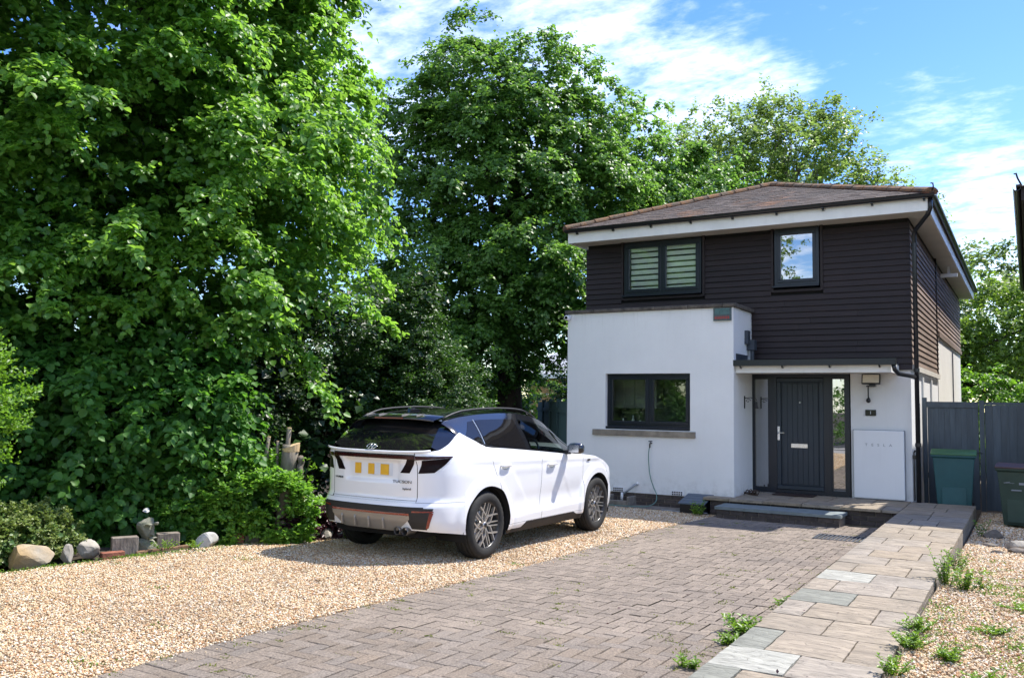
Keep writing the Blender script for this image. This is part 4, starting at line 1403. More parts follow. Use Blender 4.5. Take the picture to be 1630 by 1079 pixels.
cv = empty('meter_cover', (-4.9, 14.2, -.26), 'low blue grey plastic box with a sloping ribbed lid beside the lower step', 'box')
mb = MB().prism([(13.95, -.27), (14.44, -.27), (14.44, -.02), (13.95, -.13)], 'x', -5.06, -4.66)
mb.build('base', M['black_gutter'], cv)
for k in range(4):
    ya, yb = 13.93 + k * .13, 14.052 + k * .13
    zz = lambda y: -.125 + (y - 13.95) * .225
    o = MB().add([(-5.09, ya, zz(ya)), (-4.63, ya, zz(ya)), (-4.63, yb, zz(yb)), (-5.09, yb, zz(yb)), (-5.09, ya, zz(ya) + .025), (-4.63, ya, zz(ya) + .025), (-4.63, yb, zz(yb) + .025), (-5.09, yb, zz(yb) + .025)],
                 [(0, 3, 2, 1), (4, 5, 6, 7), (0, 1, 5, 4), (1, 2, 6, 5), (2, 3, 7, 6), (3, 0, 4, 7)]).build('lid_slat', M['cover_grey'], cv)
    bevel(o, .006)

o = MB().box(-3.84, -3.16, 15.16, 15.50, .004, .018).build('doormat', M['mat_brown'], None, loc=(-3.5, 15.3, 0)); tag(o, 'dark brown coir doormat in front of the blue grey door', 'doormat')
def sandal(x, y, rz, label):
    s = empty('sandal', (0, 0, 0), label, 'sandal', 'sandals left on the doorstep')
    out_ = []
    for k in range(18):
        t = 2 * PI * k / 18
        out_.append((.048 * math.cos(t) * (1 + .18 * math.sin(t)), .13 * math.sin(t)))
    MB().prism(out_, 'z', .004, .028).build('sole', M['leather'], s)
    for yy, h in ((.05, .055), (-.02, .07)):
        MB().tube([(-.046, yy, .025), (-.03, yy, h), (0, yy, h + .012), (.03, yy, h), (.046, yy, .025)], .011, 6).build('strap', M['leather'], s, True)
    MB().tube([(-.04, -.09, .025), (-.035, -.12, .075), (0, -.135, .085), (.035, -.12, .075), (.04, -.09, .025)], .009, 6).build('heel_strap', M['leather'], s, True)
    s.location = (x, y, 0.0); s.rotation_euler = (0, 0, rz)
sandal(-4.20, 15.08, 1.2, 'brown strappy sandal at the left end of the doorstep, nearer the wall')
sandal(-4.10, 14.93, .9, 'brown strappy sandal at the left end of the doorstep, nearer the step edge')

# ------------------------------------------------------------------ bins, gate, fences
def wheelie(name, x, y, rz, z0, W_, H_, body, lid, label, tilt=0.0, marks=False):
    b_ = empty(name, (0, 0, 0), label, 'bin', 'wheelie bins by the gate')
    w, d = W_ / 2, W_ / 2 * 1.08
    def ring(s, z, ty=0): return [(-w * s, -d * s + ty, z), (w * s, -d * s + ty, z), (w * s, d * s + ty, z), (-w * s, d * s + ty, z)]
    zs = [(.74, 0.03), (.80, .25 * H_), (.88, .6 * H_), (.95, H_ - .12), (.96, H_ - .08), (1.04, H_ - .075), (1.05, H_ - .03), (1.0, H_ - .028)]
    v = []
    for s, z in zs: v += ring(s, z)
    f = [(0, 3, 2, 1)]
    for i in range(len(zs) - 1):
        for k in range(4): f.append((i * 4 + k, i * 4 + (k + 1) % 4, (i + 1) * 4 + (k + 1) % 4, (i + 1) * 4 + k))
    o = meshobj('body', v, f, body, b_); bevel(o, .02, 3); o.modifiers['bevel'].angle_limit = math.radians(20)
    MB().box(-w * .55, w * .55, -d * .86 - .006, -d * .80, .08, .45 * H_).build('front_panel', body, b_)
    # lid, slightly domed with a rear hinge
    hz = H_ - .026
    mb = MB()
    pts = []
    for i in range(7):
        yy = -d * 1.08 + i * d * 2.2 / 6
        dome = .035 * math.sin(PI * i / 6) + .012
        pts.append((yy, hz + dome + (yy + d) * tilt))
    poly = pts + [(d * 1.12, hz + (2.1 * d) * tilt - .004), (-d * 1.08, hz - .012)]
    mb.prism(poly, 'x', -w * 1.06, w * 1.06)
    o = mb.build('lid', lid, b_); bevel(o, .012, 2)
    MB().box(-w * .9, w * .9, d * 1.02, d * 1.14, hz - .03, hz + .0).build('lid_hinge', body, b_)
    MB().tube([(-w * .9, d * 1.16, H_ - .05), (-w * .9, d * 1.3, H_ - .04), (w * .9, d * 1.3, H_ - .04), (w * .9, d * 1.16, H_ - .05)], .015, 8).build('handle', body, b_)
    for s in (-1, 1):
        MB().lathe([(0, -.02), (.09, -.02), (.095, 0), (.09, .02), (0, .02)], (s * w * .82, d * .8, .095), 'x', 18).build('wheel', M['tyre'], b_)
    if marks:
        mb = MB().box(-.19, -.06, -d * .935, -d * .93, .72 * H_, .725 * H_).box(.0, .16, -d * .935, -d * .93, .70 * H_, .735 * H_).box(-.1, .03, -d * .92, -d * .914, .60 * H_, .62 * H_)
        mb.add([(-.2, -d * .935, .725 * H_), (-.12, -d * .935, .745 * H_), (-.11, -d * .935, .738 * H_), (-.19, -d * .935, .717 * H_)], [(0, 1, 2, 3)])
        mb.build('faded_print', M['grey_print'], b_)
    b_.location = (x, y, z0); b_.rotation_euler = (0, 0, rz)
    return b_
wheelie('wheelie_bin', -1.08, 15.96, .04, -.2, .63, 1.02, M['bin_teal'], M['lid_green'], 'teal wheelie bin with a slightly raised green lid between the house and the gate', .05)
wheelie('wheelie_bin', -.13, 15.0, -.08, -.2, .58, .90, M['bin_green'], M['lid_brown'], 'dark green wheelie bin with a brown lid standing on the gravel at the right', .02, True)

gt = empty('side_gate', (-1.15, 17, -.2), 'blue black boarded garden gate behind the teal bin', 'gate')
n = 9
MB().box(-1.555, -.755, 17.0005, 17.003, -.2, 1.62).build('backing', M['gate'], gt)
x = -1.55
for i in range(n):
    w = .088
    MB().box(x + .0012, x + w - .0012, 16.985, 17.0, -.2, 1.63).build('board', M['gate'], gt, loc=(x, 17, .7)); x += w
MB().box(-1.56, -.75, 16.955, 16.979, 1.55, 1.65).box(-1.56, -.75, 17.003, 17.03, .3, .4).build('rail', M['gate'], gt)
MB().box(-1.63, -1.563, 16.94, 17.03, -.3, 1.72).build('post', M['gate'], gt)
MB().tube([(-.82, 16.95, .77), (-.70, 16.95, .77)], .008, 6).build('latch', M['iron'], gt)
fn = empty('board_fence', (0, 17, -.2), 'blue black boarded fence right of the gate and behind the dark green bin', 'fence')
MB().box(-.66, .28, 17.0105, 17.014, -.2, 1.59).build('backing', M['gate'], fn)
x = -.66
while x < .28:
    MB().box(x + .0015, x + .1185, 16.99, 17.01, -.2, 1.60).build('board', M['gate'], fn, loc=(x, 17, .7)); x += .12
MB().box(-.74, -.665, 16.95, 17.03, -.3, 1.68).build('post', M['gate'], fn)
MB().box(-.665, .30, 16.985, 17.03, 1.602, 1.65).build('cap_rail', M['gate'], fn)

lfn = empty('panel_fence', (-8.2, 15.9, 0), 'long sage green boarded fence running back between the white car roof and the house', 'fence')
A_, B_ = Vector((-7.9, 15.9, 0)), Vector((-13.2, 23.6, 0))
d_ = (B_ - A_); L_ = d_.length; d_.normalize(); nrm = Vector((-d_.y, d_.x, 0))
def obb(mb, s0, s1, o0, o1, z0, z1):
    v = []
    for z in (z0, z1):
        for (s, o) in ((s0, o0), (s1, o0), (s1, o1), (s0, o1)):
            p = A_ + d_ * s + nrm * o; v.append((p.x, p.y, z))
    return mb.add(v, [(0, 1, 2, 3)[::-1], (4, 5, 6, 7), (0, 1, 5, 4), (1, 2, 6, 5), (2, 3, 7, 6), (3, 0, 4, 7)])
s = 0
i = 0
while s < L_:
    if i % 13 == 0:
        obb(MB(), s, s + .1, -.05, .05, -.4, 1.62).build('post', M['fence_green'], lfn, loc=tuple(A_ + d_ * s)); s += .1
    else:
        obb(MB(), s + .001, s + .1475, -.008, .008, -.3, 1.56).build('board', M['fence_green'], lfn, loc=tuple(A_ + d_ * s)); s += .148
    i += 1
obb(MB(), 0, L_, .0085, .04, .2, .3).build('rail', M['fence_green'], lfn); obb(MB(), 0, L_, .0085, .04, 1.3, 1.4).build('rail', M['fence_green'], lfn)

# neighbour's house at the right edge: same eaves line, mostly out of frame
nh = empty('neighbour_house', (3, 18, 0), 'neighbouring house whose dark tiled eaves corner shows at the right edge of the picture', 'house')
MB().box(.30, 6.2, 15.65, 27.8, -.4, 4.75).build('wall', M['render'], nh)
MB().box(.25, 6.25, 15.6, 27.85, 2.3, 4.7).build('cladding', M['board'], nh)
MB().box(-.02, 6.6, 15.15, 28.1, 4.73, 4.93).build('eaves', M['board'], nh)
v = [(-.07, 15.08, 4.94), (6.65, 15.08, 4.94), (6.65, 28.2, 4.94), (-.07, 28.2, 4.94), (3.28, 18.4, 6.2), (3.28, 24.9, 6.2)]
rn = meshobj('roof', v, [(0, 1, 4), (1, 2, 5, 4), (2, 3, 5), (3, 0, 4, 5), (3, 2, 1, 0)], M['tile'], nh, loc=(3, 18, 5))
mb = MB()
y = 15.1
while y < 28:
    mb.box(-.085 + random.uniform(-.004, .004), .0, y, y + .16, 4.95 + random.uniform(0, .006), 4.975); y += .17
q = mb.build('eaves_tile_course', M['tile'], rn, loc=(3, 18, 5)); q['kind'] = 'stuff'
gutter(nh, (-.075, 15.08, 4.93), (0, 28.2, 0), 'y')
MB().tube([(-.02, 15.12, 4.98), (-.06, 15.06, 5.06), (-.08, 15.06, 5.14), (-.11, 15.06, 5.13)], .014, 6).build('hip_iron', M['iron'], nh)

# distant bungalow seen through the trees
fh = empty('far_house', (-21, 42, 0), 'distant buff brick house with a pale roof glimpsed between the tree trunk and the house', 'house')
MB().box(-23.6, -18.6, 41, 48, -.5, 3.0).build('wall', M['neigh_brick'], fh)
v = [(-24.2, 40.5, 3.0), (-18.0, 40.5, 3.0), (-18.0, 48.5, 3.0), (-24.2, 48.5, 3.0), (-22.2, 44.5, 5.3), (-20.2, 44.5, 5.3)]
meshobj('roof', v, [(0, 1, 5, 4), (1, 2, 5), (2, 3, 4, 5), (3, 0, 4), (3, 2, 1, 0)], M['pale_roof'], fh)
MB().box(-23.9, -18.3, 40.42, 40.5, 2.85, 3.08).build('fascia', M['upvc'], fh)
wf = MB().box(-21.4, -20.5, 40.93, 41.0, 1.2, 2.5).build('window', M['upvc'], fh)
MB().box(-21.32, -20.98, 40.91, 40.93, 1.28, 2.42).box(-20.92, -20.58, 40.91, 40.93, 1.28, 2.42).build('pane', M['privacy'], wf)

# ------------------------------------------------------------------ WHITE CAR
car = empty('parked_car', (0, 0, 0), 'white family SUV with black roof and dark alloy wheels parked on the gravel', 'car')
# plan outline of the right half: (w, u); u forward from the rear axle, w to the right
PL = [(0, -.905), (.15, -.903), (.3, -.895), (.45, -.878), (.57, -.85), (.66, -.81), (.73, -.755), (.79, -.68), (.835, -.59), (.868, -.48), (.89, -.34), (.90, -.15), (.903, .1), (.903, .5), (.903, 1.0),
      (.903, 1.6), (.903, 2.2), (.903, 2.6), (.898, 2.85), (.88, 3.05), (.84, 3.22), (.75, 3.36), (.6, 3.46), (.35, 3.53), (0, 3.56)]
_pl = [Vector((p[0], p[1], 0)) for p in PL]
_d = smooth(_pl, 12)
PW = np.array([p.x for p in _d]); PU = np.array([p.y for p in _d])
PS = np.concatenate([[0], np.cumsum(np.hypot(np.diff(PW), np.diff(PU)))])
imax = int(np.argmin(np.abs(PU - 0.3)))


def s_of_u(u):  # along the side
    return float(np.interp(u, PU, PS))


def s_of_w(w):  # along the rear
    return float(np.interp(w, PW[:imax], PS[:imax]))


KZ = ([.1, .2, .3, .42, .6, .9, 1.0, 1.1, 1.2, 1.3, 1.4, 1.6], [.90, .94, .985, 1.0, .995, 1.0, .992, .972, .935, .895, .85, .76])
RZ = ([.2, .3, .36, .45, .54, .60, .645, .68, .85, 1.03, 1.08, 1.14, 1.17, 1.4, 1.6], [.16, .10, .05, .015, 0, 0, .03, .055, .05, .045, .02, .015, .04, .13, .24])
FZ = ([.2, .5, .75, .95, 1.1], [-.1, 0, 0, -.12, -.3])


def sstep(x, a, b):
    t = np.clip((x - a) / (b - a), 0, 1)
    return t * t * (3 - 2 * t)


def P(s, z, off=0.0):
    w0 = np.interp(s, PS, PW); u0 = np.interp(s, PS, PU)
    e = .004
    dw = np.interp(s + e, PS, PW) - np.interp(s - e, PS, PW); du = np.interp(s + e, PS, PU) - np.interp(s - e, PS, PU)
    L = math.hypot(dw, du) + 1e-9
    nw, nu = du / L, -dw / L
    if s > PS[-1] - .005 or s < .005: nw, nu = 0, (-1 if s < 1 else 1)
    w = w0 * np.interp(z, *KZ)
    u = u0
    wr = 1 - sstep(u0, -.8, -.05)
    u += np.interp(z, *RZ) * wr
    wf = sstep(u0, 2.7, 3.5)
    u += np.interp(z, *FZ) * wf
    # sculpting of the flanks
    d = 0.0
    side = sstep(w0, .78, .88)
    for c in (0.0, 2.68):
        r = math.hypot(u0 - c, (z - .36))
        d += .026 * (1 - sstep(r, .485, .55)) * (1 if z > .2 else 0) * sstep(u0, -.66, -.36)
    if .42 < u0 < 2.3:
        ins = min(sstep(u0, .46, .62), 1 - sstep(u0, 2.15, 2.28))
        # lower ledge
        ledge = .435 + .02 * (u0 - 1.3)
        d += ins * (.016 * (1 - sstep(z, ledge - .012, ledge + .012)) - .018 * math.exp(-((z - ledge - .10) / .13) ** 2) * (1 if z > ledge else .0))
        # angular facets crossing the doors
        t = (u0 - .46) + (z - .98) * .95
        d += -.006 * sstep(t, -.008, .012) * (1 - sstep(u0, 1.1, 1.2)) * (1 - sstep(z, .84, .94)) * sstep(z, .44, .5)
        t2 = (u0 - 1.60) + (z - .95) * .80
        d += .006 * sstep(t2, -.008, .012) * (1 - sstep(z, .88, 1.0)) * sstep(z, .44, .5) * (1 - sstep(u0, 2.2, 2.3))
    # shoulder line under the windows
    if u0 > -.5: d += .010 * (1 - sstep(abs(z - (1.045 - .028 * u0)), .0, .05)) * sstep(u0, -.5, -.2) * (1 - sstep(u0, 2.6, 2.9))
    # number plate recess
    if u0 < -.8:
        hw = .37 - (1.0 - z) * .12
        dd = min(hw - w0, z - .84, 1.062 - z)
        d += -.022 * sstep(dd, -.012, .018)
    d *= 1
    return np.array((w + nw * (d * (side if u0 > -.8 else 1) + off) - 0, u + nu * (d * (side if u0 > -.8 else 1) + off), z))


BU = [-.95, -.80, -.70, -.6, -.5, -.42, -.3, 0, .3, .88, 1.5, 1.81, 2.1, 2.3, 2.6, 2.9, 3.05, 3.2, 3.4, 3.6]
BZ = [1.15, 1.152, 1.175, 1.235, 1.315, 1.352, 1.31, 1.222, 1.178, 1.13, 1.08, 1.055, 1.045, 1.03, 1.0, .93, .88, .82, .76, .74]
def belt(u): return float(np.interp(u, BU, BZ))
def u_at(s): return float(np.interp(s, PS, PU))
ARCH = .415
def arch(u, r=ARCH):
    for c in (0.0, 2.68):
        if abs(u - c) < r: return .36 + math.sqrt(max(0, r * r - (u - c) ** 2))
    return None


def patch(name, svals, zl, zh, mt, parent, off=0.0, nz=14, mirror=True, thick=0.0, sl=None, sr=None):
    """panel of the body skin: columns svals, from zl(s) to zh(s); sl/sr: slanted ends as ds(z)"""
    res = []
    for side in ((1, -1) if mirror else (1,)):
        v = []; f = []
        n = len(svals)
        s0, s1 = svals[0], svals[-1]
        for i, s in enumerate(svals):
            a = (s - s0) / (s1 - s0)
            for k in range(nz + 1):
                z = zl(s) + (zh(s) - zl(s)) * k / nz
                ss = s + ((1 - a) ** 3 * sl(z) if sl else 0) + (a ** 3 * sr(z) if sr else 0)
                p = P(ss, z, off)
                v.append((p[0] * side, p[1], p[2]))
        for i in range(n - 1):
            for k in range(nz):
                q = (i * (nz + 1) + k, (i + 1) * (nz + 1) + k, (i + 1) * (nz + 1) + k + 1, i * (nz + 1) + k + 1)
                f.append(q if side == 1 else q[::-1])
        o = meshobj(name, v, f, mt, parent, True)
        res.append(o)
    return res


def arange(a, b, st=.025):
    n = max(2, int(math.ceil((b - a) / st)))
    return list(np.linspace(a, b, n + 1))


def with_arch(svals):
    """add exact columns at the arch ends"""
    out_ = list(svals)
    for c in (0.0, 2.68):
        for sg in (-1, 1):
            for k in (1.0, .999, .99, .97, .94):
                s = s_of_u(c + sg * ARCH * k + (1e-4 * sg if k == 1.0 else 0))
                if svals[0] < s < svals[-1]: out_.append(s)
    return sorted(out_)


def zlow_of(base):
    def f(s):
        u = u_at(s)
        a = arch(u)
        b = base(u) if callable(base) else base
        return max(a, b) if a is not None else b
    return f


zt = lambda s: belt(u_at(s))
# dark inner shell so that the shut lines read as gaps
ss = with_arch(arange(0, PS[-1], .04))
for side_o in patch('inner_shell', ss, zlow_of(lambda u: .42 if u < -.42 else .26), lambda s: zt(s) - .004, M['under'], car, off=-.032, nz=18): pass
# hatch (rear centre) built across both sides
def rear_panel(name, w1, zl, zh, mt, off=0.0, nz=12, wl=None, n=None, thick=False, parent=car):
    ws = np.linspace(-w1 if wl is None else wl, w1, n or max(2, int((w1 - (-w1 if wl is None else wl)) / .03)) + 1)
    v = []; f = []
    for w in ws:
        s = s_of_w(abs(w)); sg = 1 if w >= 0 else -1
        a = zl(w) if callable(zl) else zl; b2 = zh(w) if callable(zh) else zh
        for k in range(nz + 1):
            p = P(s, a + (b2 - a) * k / nz, off)
            v.append((p[0] * sg, p[1], p[2]))
    m_ = nz + 1
    f = [(i * m_ + k, (i + 1) * m_ + k, (i + 1) * m_ + k + 1, i * m_ + k + 1) for i in range(len(ws) - 1) for k in range(nz)]
    return meshobj(name, v, f, mt, parent, True)
HC = .565
hatch = rear_panel('hatch', HC, .662, 1.15, M['paint'], nz=26)
# quarter panels
sq0 = s_of_w(HC + .007)
sdoor = s_of_u(.20)
qcut = lambda z: float(np.interp(z, [.7, .85, 1.1, 1.25], [.06, .0, -.13, -.19]))
ssp = s_of_u(-.4188)
patch('quarter_panel', arange(sq0, ssp), lambda s: .6435, zt, M['paint'], car, nz=20)
patch('rear_arch_panel', sorted(with_arch(arange(ssp, sdoor - .003))), lambda s: (arch(u_at(s)) or .36), zt, M['paint'], car, nz=30, sr=qcut)
# doors
rd = patch('rear_door', with_arch(arange(sdoor + .003, s_of_u(1.165))), zlow_of(.325), zt, M['paint'], car, nz=34, sl=qcut, sr=lambda z: .03 * (z - .3))
fdr = patch('front_door', arange(s_of_u(1.171), s_of_u(2.262)), lambda s: .325, zt, M['paint'], car, nz=34, sl=lambda z: .03 * (z - .3))
patch('front_wing', with_arch(arange(s_of_u(2.268), s_of_u(3.02))), zlow_of(.325), zt, M['paint'], car, nz=24)
patch('front_bumper', arange(s_of_u(3.026), PS[-1], .03), lambda s: .24, zt, M['paint'], car, nz=20)
# sills
patch('sill_trim', arange(s_of_u(.425), s_of_u(2.255)), lambda s: .215, lambda s: .319, M['trim'], car, nz=4, off=-.006)
patch('sill_panel', arange(s_of_u(.425), s_of_u(2.255)), lambda s: float(np.interp(u_at(s), [.42, .72, .82, 2.0, 2.1, 2.26], [.262, .262, .32, .32, .28, .28])), lambda s: .322, M['paint'], car, nz=3, off=.001)
# rear bumper, one piece across
sb_end = s_of_u(-.419)
v = []; f = []
cols_ = [-s for s in arange(0, sb_end, .03)][::-1] + arange(0, sb_end, .03)[1:]
nzb = 16
for s in cols_:
    a = abs(s); sg = 1 if s >= 0 else -1
    zlo = float(np.interp(a, [0, .6, .9, sb_end], [.36, .36, .33, .30]))
    for k in range(nzb + 1):
        p = P(a, zlo + (.64 - zlo) * k / nzb)
        v.append((p[0] * sg, p[1], p[2]))
m_ = nzb + 1
f = [(i * m_ + k, (i + 1) * m_ + k, (i + 1) * m_ + k + 1, i * m_ + k + 1) for i in range(len(cols_) - 1) for k in range(nzb)]
bumper = meshobj('rear_bumper', v, f, M['paint'], car, True)
# bumper ledge lip
rear_panel('bumper_lip', HC, .640, .658, M['paint'], off=-.008, nz=2)


def qpatch(name, c, mt, parent, off=.004, n=14, m__=8, rear=True, mirror=False, both=True):
    """four-corner patch: c = [(s,z) x4] bl, br, tr, tl"""
    obs = []
    for side in ((1, -1) if both else (1,)):
        v = []
        for i in range(n + 1):
            a = i / n
            for k in range(m__ + 1):
                b2 = k / m__
                s = (c[0][0] * (1 - a) + c[1][0] * a) * (1 - b2) + (c[3][0] * (1 - a) + c[2][0] * a) * b2
                z = (c[0][1] * (1 - a) + c[1][1] * a) * (1 - b2) + (c[3][1] * (1 - a) + c[2][1] * a) * b2
                p = P(s, z, off)
                v.append((p[0] * side, p[1], p[2]))
        m2 = m__ + 1
        f = [(i * m2 + k, (i + 1) * m2 + k, (i + 1) * m2 + k + 1, i * m2 + k + 1) for i in range(n) for k in range(m__)]
        if side == -1: f = [q[::-1] for q in f]
        obs.append(meshobj(name, v, f, mt, parent, True))
    return obs
sw, su = s_of_w, s_of_u
# lamps
rear_panel('light_bar', HC, 1.076, 1.112, M['lampred'], off=.005, nz=4)
rear_panel('light_bar_shadow', HC, 1.112, 1.125, M['trim'], off=.003, nz=2)
qpatch('tail_light', [(sw(HC + .005), 1.07), (su(-.57), 1.098), (su(-.55), 1.112), (sw(HC + .005), 1.112)], M['lampred'], car, off=.005)
qpatch('lamp_claw', [(sw(.375), .935), (sw(.485), .935), (sw(HC - .003), 1.075), (sw(.475), 1.075)], M['lampclaw'], car, off=.004)
qpatch('lamp_claw', [(sw(HC + .012), .935), (sw(.72), .945), (su(-.575), 1.096), (sw(.63), 1.068)], M['lampclaw'], car, off=.004)
# bumper inserts
rear_panel('bumper_insert', .66, .535, .60, M['trim'], off=.004, nz=4)
qpatch('bumper_pod', [(sw(.53), .375), (sw(.675), .37), (sw(.74), .588), (sw(.45), .59)], M['trim'], car, off=.005)
qpatch('fog_reflector', [(sw(.665), .38), (sw(.69), .39), (sw(.74), .545), (sw(.71), .545)], M['reflector'], car, off=.008)
qpatch('fog_reflector', [(sw(.55), .545), (sw(.74), .55), (sw(.74), .562), (sw(.55), .562)], M['reflector'], car, off=.008)
rear_panel('reflector_strip', .52, .512, .534, M['reflector'], off=.012, nz=3)
sk = rear_panel('skid_plate', .52, lambda w: .345 + .13 * max(0, abs(w) - .36) / .16, .510, M['skid'], off=.010, nz=8)
for w in (-.36, -.17, .02, .21):
    p = P(s_of_w(abs(w)), .42, .012); sg = 1 if w >= 0 else -1
    o = MB().prism([(p[1] - .016, .365), (p[1] - .028, .45), (p[1] - .02, .478), (p[1] + .01, .48), (p[1] + .01, .36)], 'x', w - .011, w + .011).build('skid_fin', M['skid'], sk); bevel(o, .005)
MB().box(-.56, .56, -.70, -.2, .27, .38).build('underbody', M['under'], car)
for w in (.375, .475):
    ex = MB().lathe([(.038, -.845), (.042, -.84), (.042, -.70), (.034, -.70), (.034, -.835), (.038, -.845)], (w, -.03, .352), 'y', 20)
    ex.build('exhaust', M['pipe_steel'], car)
    MB().lathe([(0, -.79), (.034, -.79)], (w, 0, .352), 'y', 16).build('exhaust_bore', M['under'], car)
# plate, badges
pt = qpatch('number_plate', [(-.27, .898), (.27, .898), (.27, 1.025), (-.27, 1.025)], M['plate_white'], car, off=.004, both=False)[0]
def rtext(name, s, size, w, z, mt=M['chrome'], sx=1.0, off=.008):
    p = P(s_of_w(abs(w)), z, off)
    dwn = P(s_of_w(abs(w)), z - .02, off); upz = P(s_of_w(abs(w)), z + .02, off)
    tilt = math.atan2(upz[1] - dwn[1], .04)
    p2 = P(s_of_w(abs(w) + .05), z, off); p1 = P(s_of_w(max(abs(w) - .05, 0)), z, off)
    yaw = math.atan2((p2[1] - p1[1]), (p2[0] - p1[0])) * (1 if w >= 0 else -1) if abs(w) > .05 else 0
    return text(name, s, size, (p[0] * (1 if w >= 0 else -1), p[1], z), (PI / 2 - tilt, 0, yaw), mt, hatch, extr=.0015, sx=sx)
for w in (-.20, -.015, .165):
    s = abs(w)
    p = P(s_of_w(s), .96, .0065)
    wd = .042 if w < .1 else .055
    MB().box(w - wd, w + wd, p[1] - .002, p[1] + .002, .905, 1.015).build('yellow_patch', M['plate_yellow'], pt)
M['badge'] = mat('dark_chrome_badge', (0.05, 0.05, 0.055), 0.25, 20, 0.05, metal=0.7)
rtext('badge_text', 'TUCSON', .040, .40, .845, M['badge'], 1.5, .006)
rtext('badge_text', 'hybrid', .032, .455, .775, M['badge'], 1.2, .006)
rtext('badge_text', 'HYUNDAI', .030, -.47, .85, M['badge'], 1.0, .006)

# ---- greenhouse
RT = ([-.75, -.6, -.45, -.2, .2, .6, 1.0, 1.35, 1.6, 1.85, 2.1, 2.35, 2.5], [1.31, 1.42, 1.49, 1.54, 1.575, 1.59, 1.588, 1.56, 1.50, 1.385, 1.26, 1.12, 1.04])
RWd = ([-.75, -.45, .0, .8, 1.5, 2.0, 2.5], [.575, .60, .615, .625, .62, .63, .66])
def roofz(u): return float(np.interp(u, *RT))
def roofw(u): return float(np.interp(u, *RWd))
_us = np.linspace(-.8, 2.5, 60)
_rz = np.array([roofz(u) for u in _us])
for _ in range(3): _rz = np.convolve(np.pad(_rz, 1, mode='edge'), [.25, .5, .25], 'valid')
def roofz(u): return float(np.interp(u, _us, _rz))
def G(u, t, off=0.0, side=1):
    """side glass surface: t 0 belt .. 1 roof edge"""
    s = s_of_u(u)
    z0 = belt(u) - .01
    p0 = P(s, z0, -.012)
    q = np.array((roofw(u), u, roofz(u) - .035))
    p = p0 * (1 - t) + q * t
    p[0] += .014 * math.sin(PI * t) + off
    p[1] = p0[1] * (1 - t) + q[1] * t
    return (p[0] * side, p[1], p[2])
for side in (1, -1):
    us = np.linspace(-.46, 2.32, 72); nt_ = 10
    v = [G(u, k / nt_, 0, side) for u in us for k in range(nt_ + 1)]
    f = [(i * 11 + k, (i + 1) * 11 + k, (i + 1) * 11 + k + 1, i * 11 + k + 1) for i in range(len(us) - 1) for k in range(nt_) if not (1.02 < us[i] < 1.80 and 1 <= k < 8)]
    meshobj('pillar_panel', v, f if side == 1 else [q[::-1] for q in f], M['blackgloss'], car, True)
    def gquad(name, c, mt, off, n=16):
        v = []
        for i in range(n + 1):
            a = i / n
            for k in range(9):
                b2 = k / 8
                u = (c[0][0] * (1 - a) + c[1][0] * a) * (1 - b2) + (c[3][0] * (1 - a) + c[2][0] * a) * b2
                t = (c[0][1] * (1 - a) + c[1][1] * a) * (1 - b2) + (c[3][1] * (1 - a) + c[2][1] * a) * b2
                v.append(G(u, t, off, side))
        f = [(i * 9 + k, (i + 1) * 9 + k, (i + 1) * 9 + k + 1, i * 9 + k + 1) for i in range(n) for k in range(8)]
        return meshobj(name, v, f if side == 1 else [q[::-1] for q in f], mt, car, True)
    gquad('quarter_window', [(-.28, .10), (.02, .07), (.03, .83), (-.07, .80)], M['privacy'], .003)
    gquad('rear_door_window', [(.065, .07), (.90, .07), (.86, .84), (.075, .84)], M['privacy'], .004)
    gquad('front_door_window', [(1.0, .07), (1.90, .07), (1.66, .80), (.96, .84)], M['carglass'], .004)
    # bright strip along the window base, pillar divider
    mb = MB().tube([G(u, .015, .006, side) for u in np.linspace(-.30, 1.98, 40)], .006, 5)
    mb.build('window_trim', M['trim'], car)
    mb = MB().tube([G(.045, t, .006, side) for t in np.linspace(.05, .86, 8)], .006, 5)
    mb.build('window_divider', M['chrome'], car)
    # roof rail
    pts = []
    for u in np.linspace(-.38, 1.55, 30):
        a = (u + .38) / 1.93
        h = .034 * min(1, 6 * a, 6 * (1 - a))
        pts.append((side * (roofw(u) - .045), u, roofz(u) + h - .012))
    MB().tube(pts, .011, 8).build('roof_rail', M['trim'], car, True)
# roof skin and windscreen
def top_skin(name, u0, u1, mt, crown=.05, n=40):
    us = np.linspace(u0, u1, n); v = []
    for u in us:
        for k in range(21):
            a = -1 + 2 * k / 20
            z = roofz(u) - .035 + crown * (1 - abs(a) ** 3.2) * 1.0
            v.append((a * roofw(u), u - (.0 if u < 1.5 else 0) + (.10 * (1 - a * a) if u > 1.5 else 0) * min(1, (u - 1.5) / .3 if u > 1.5 else 0) - .03 * (1 - a * a) * (1 if u < -.3 else 0), z))
    f = [(i * 21 + k, i * 21 + k + 1, (i + 1) * 21 + k + 1, (i + 1) * 21 + k) for i in range(len(us) - 1) for k in range(20)]
    return meshobj(name, v, f, mt, car, True)
top_skin('roof', -.42, 1.56, M['blackgloss'])
top_skin('windscreen', 1.562, 2.42, M['privacy'])
# bonnet
v = []
us = np.linspace(2.28, 3.48, 24)
for u in us:
    s = s_of_u(min(u, 3.2))
    for k in range(17):
        a = -1 + 2 * k / 16
        zz = belt(min(u, 3.3)) - .006
        wmax = float(np.interp(u, [2.28, 2.9, 3.2, 3.4, 3.48], [.86, .85, .78, .62, .5]))
        v.append((a * wmax, u, zz + .045 * (1 - abs(a) ** 2.5)))
meshobj('bonnet', v, [(i * 17 + k, i * 17 + k + 1, (i + 1) * 17 + k + 1, (i + 1) * 17 + k) for i in range(23) for k in range(16)], M['paint'], car, True)
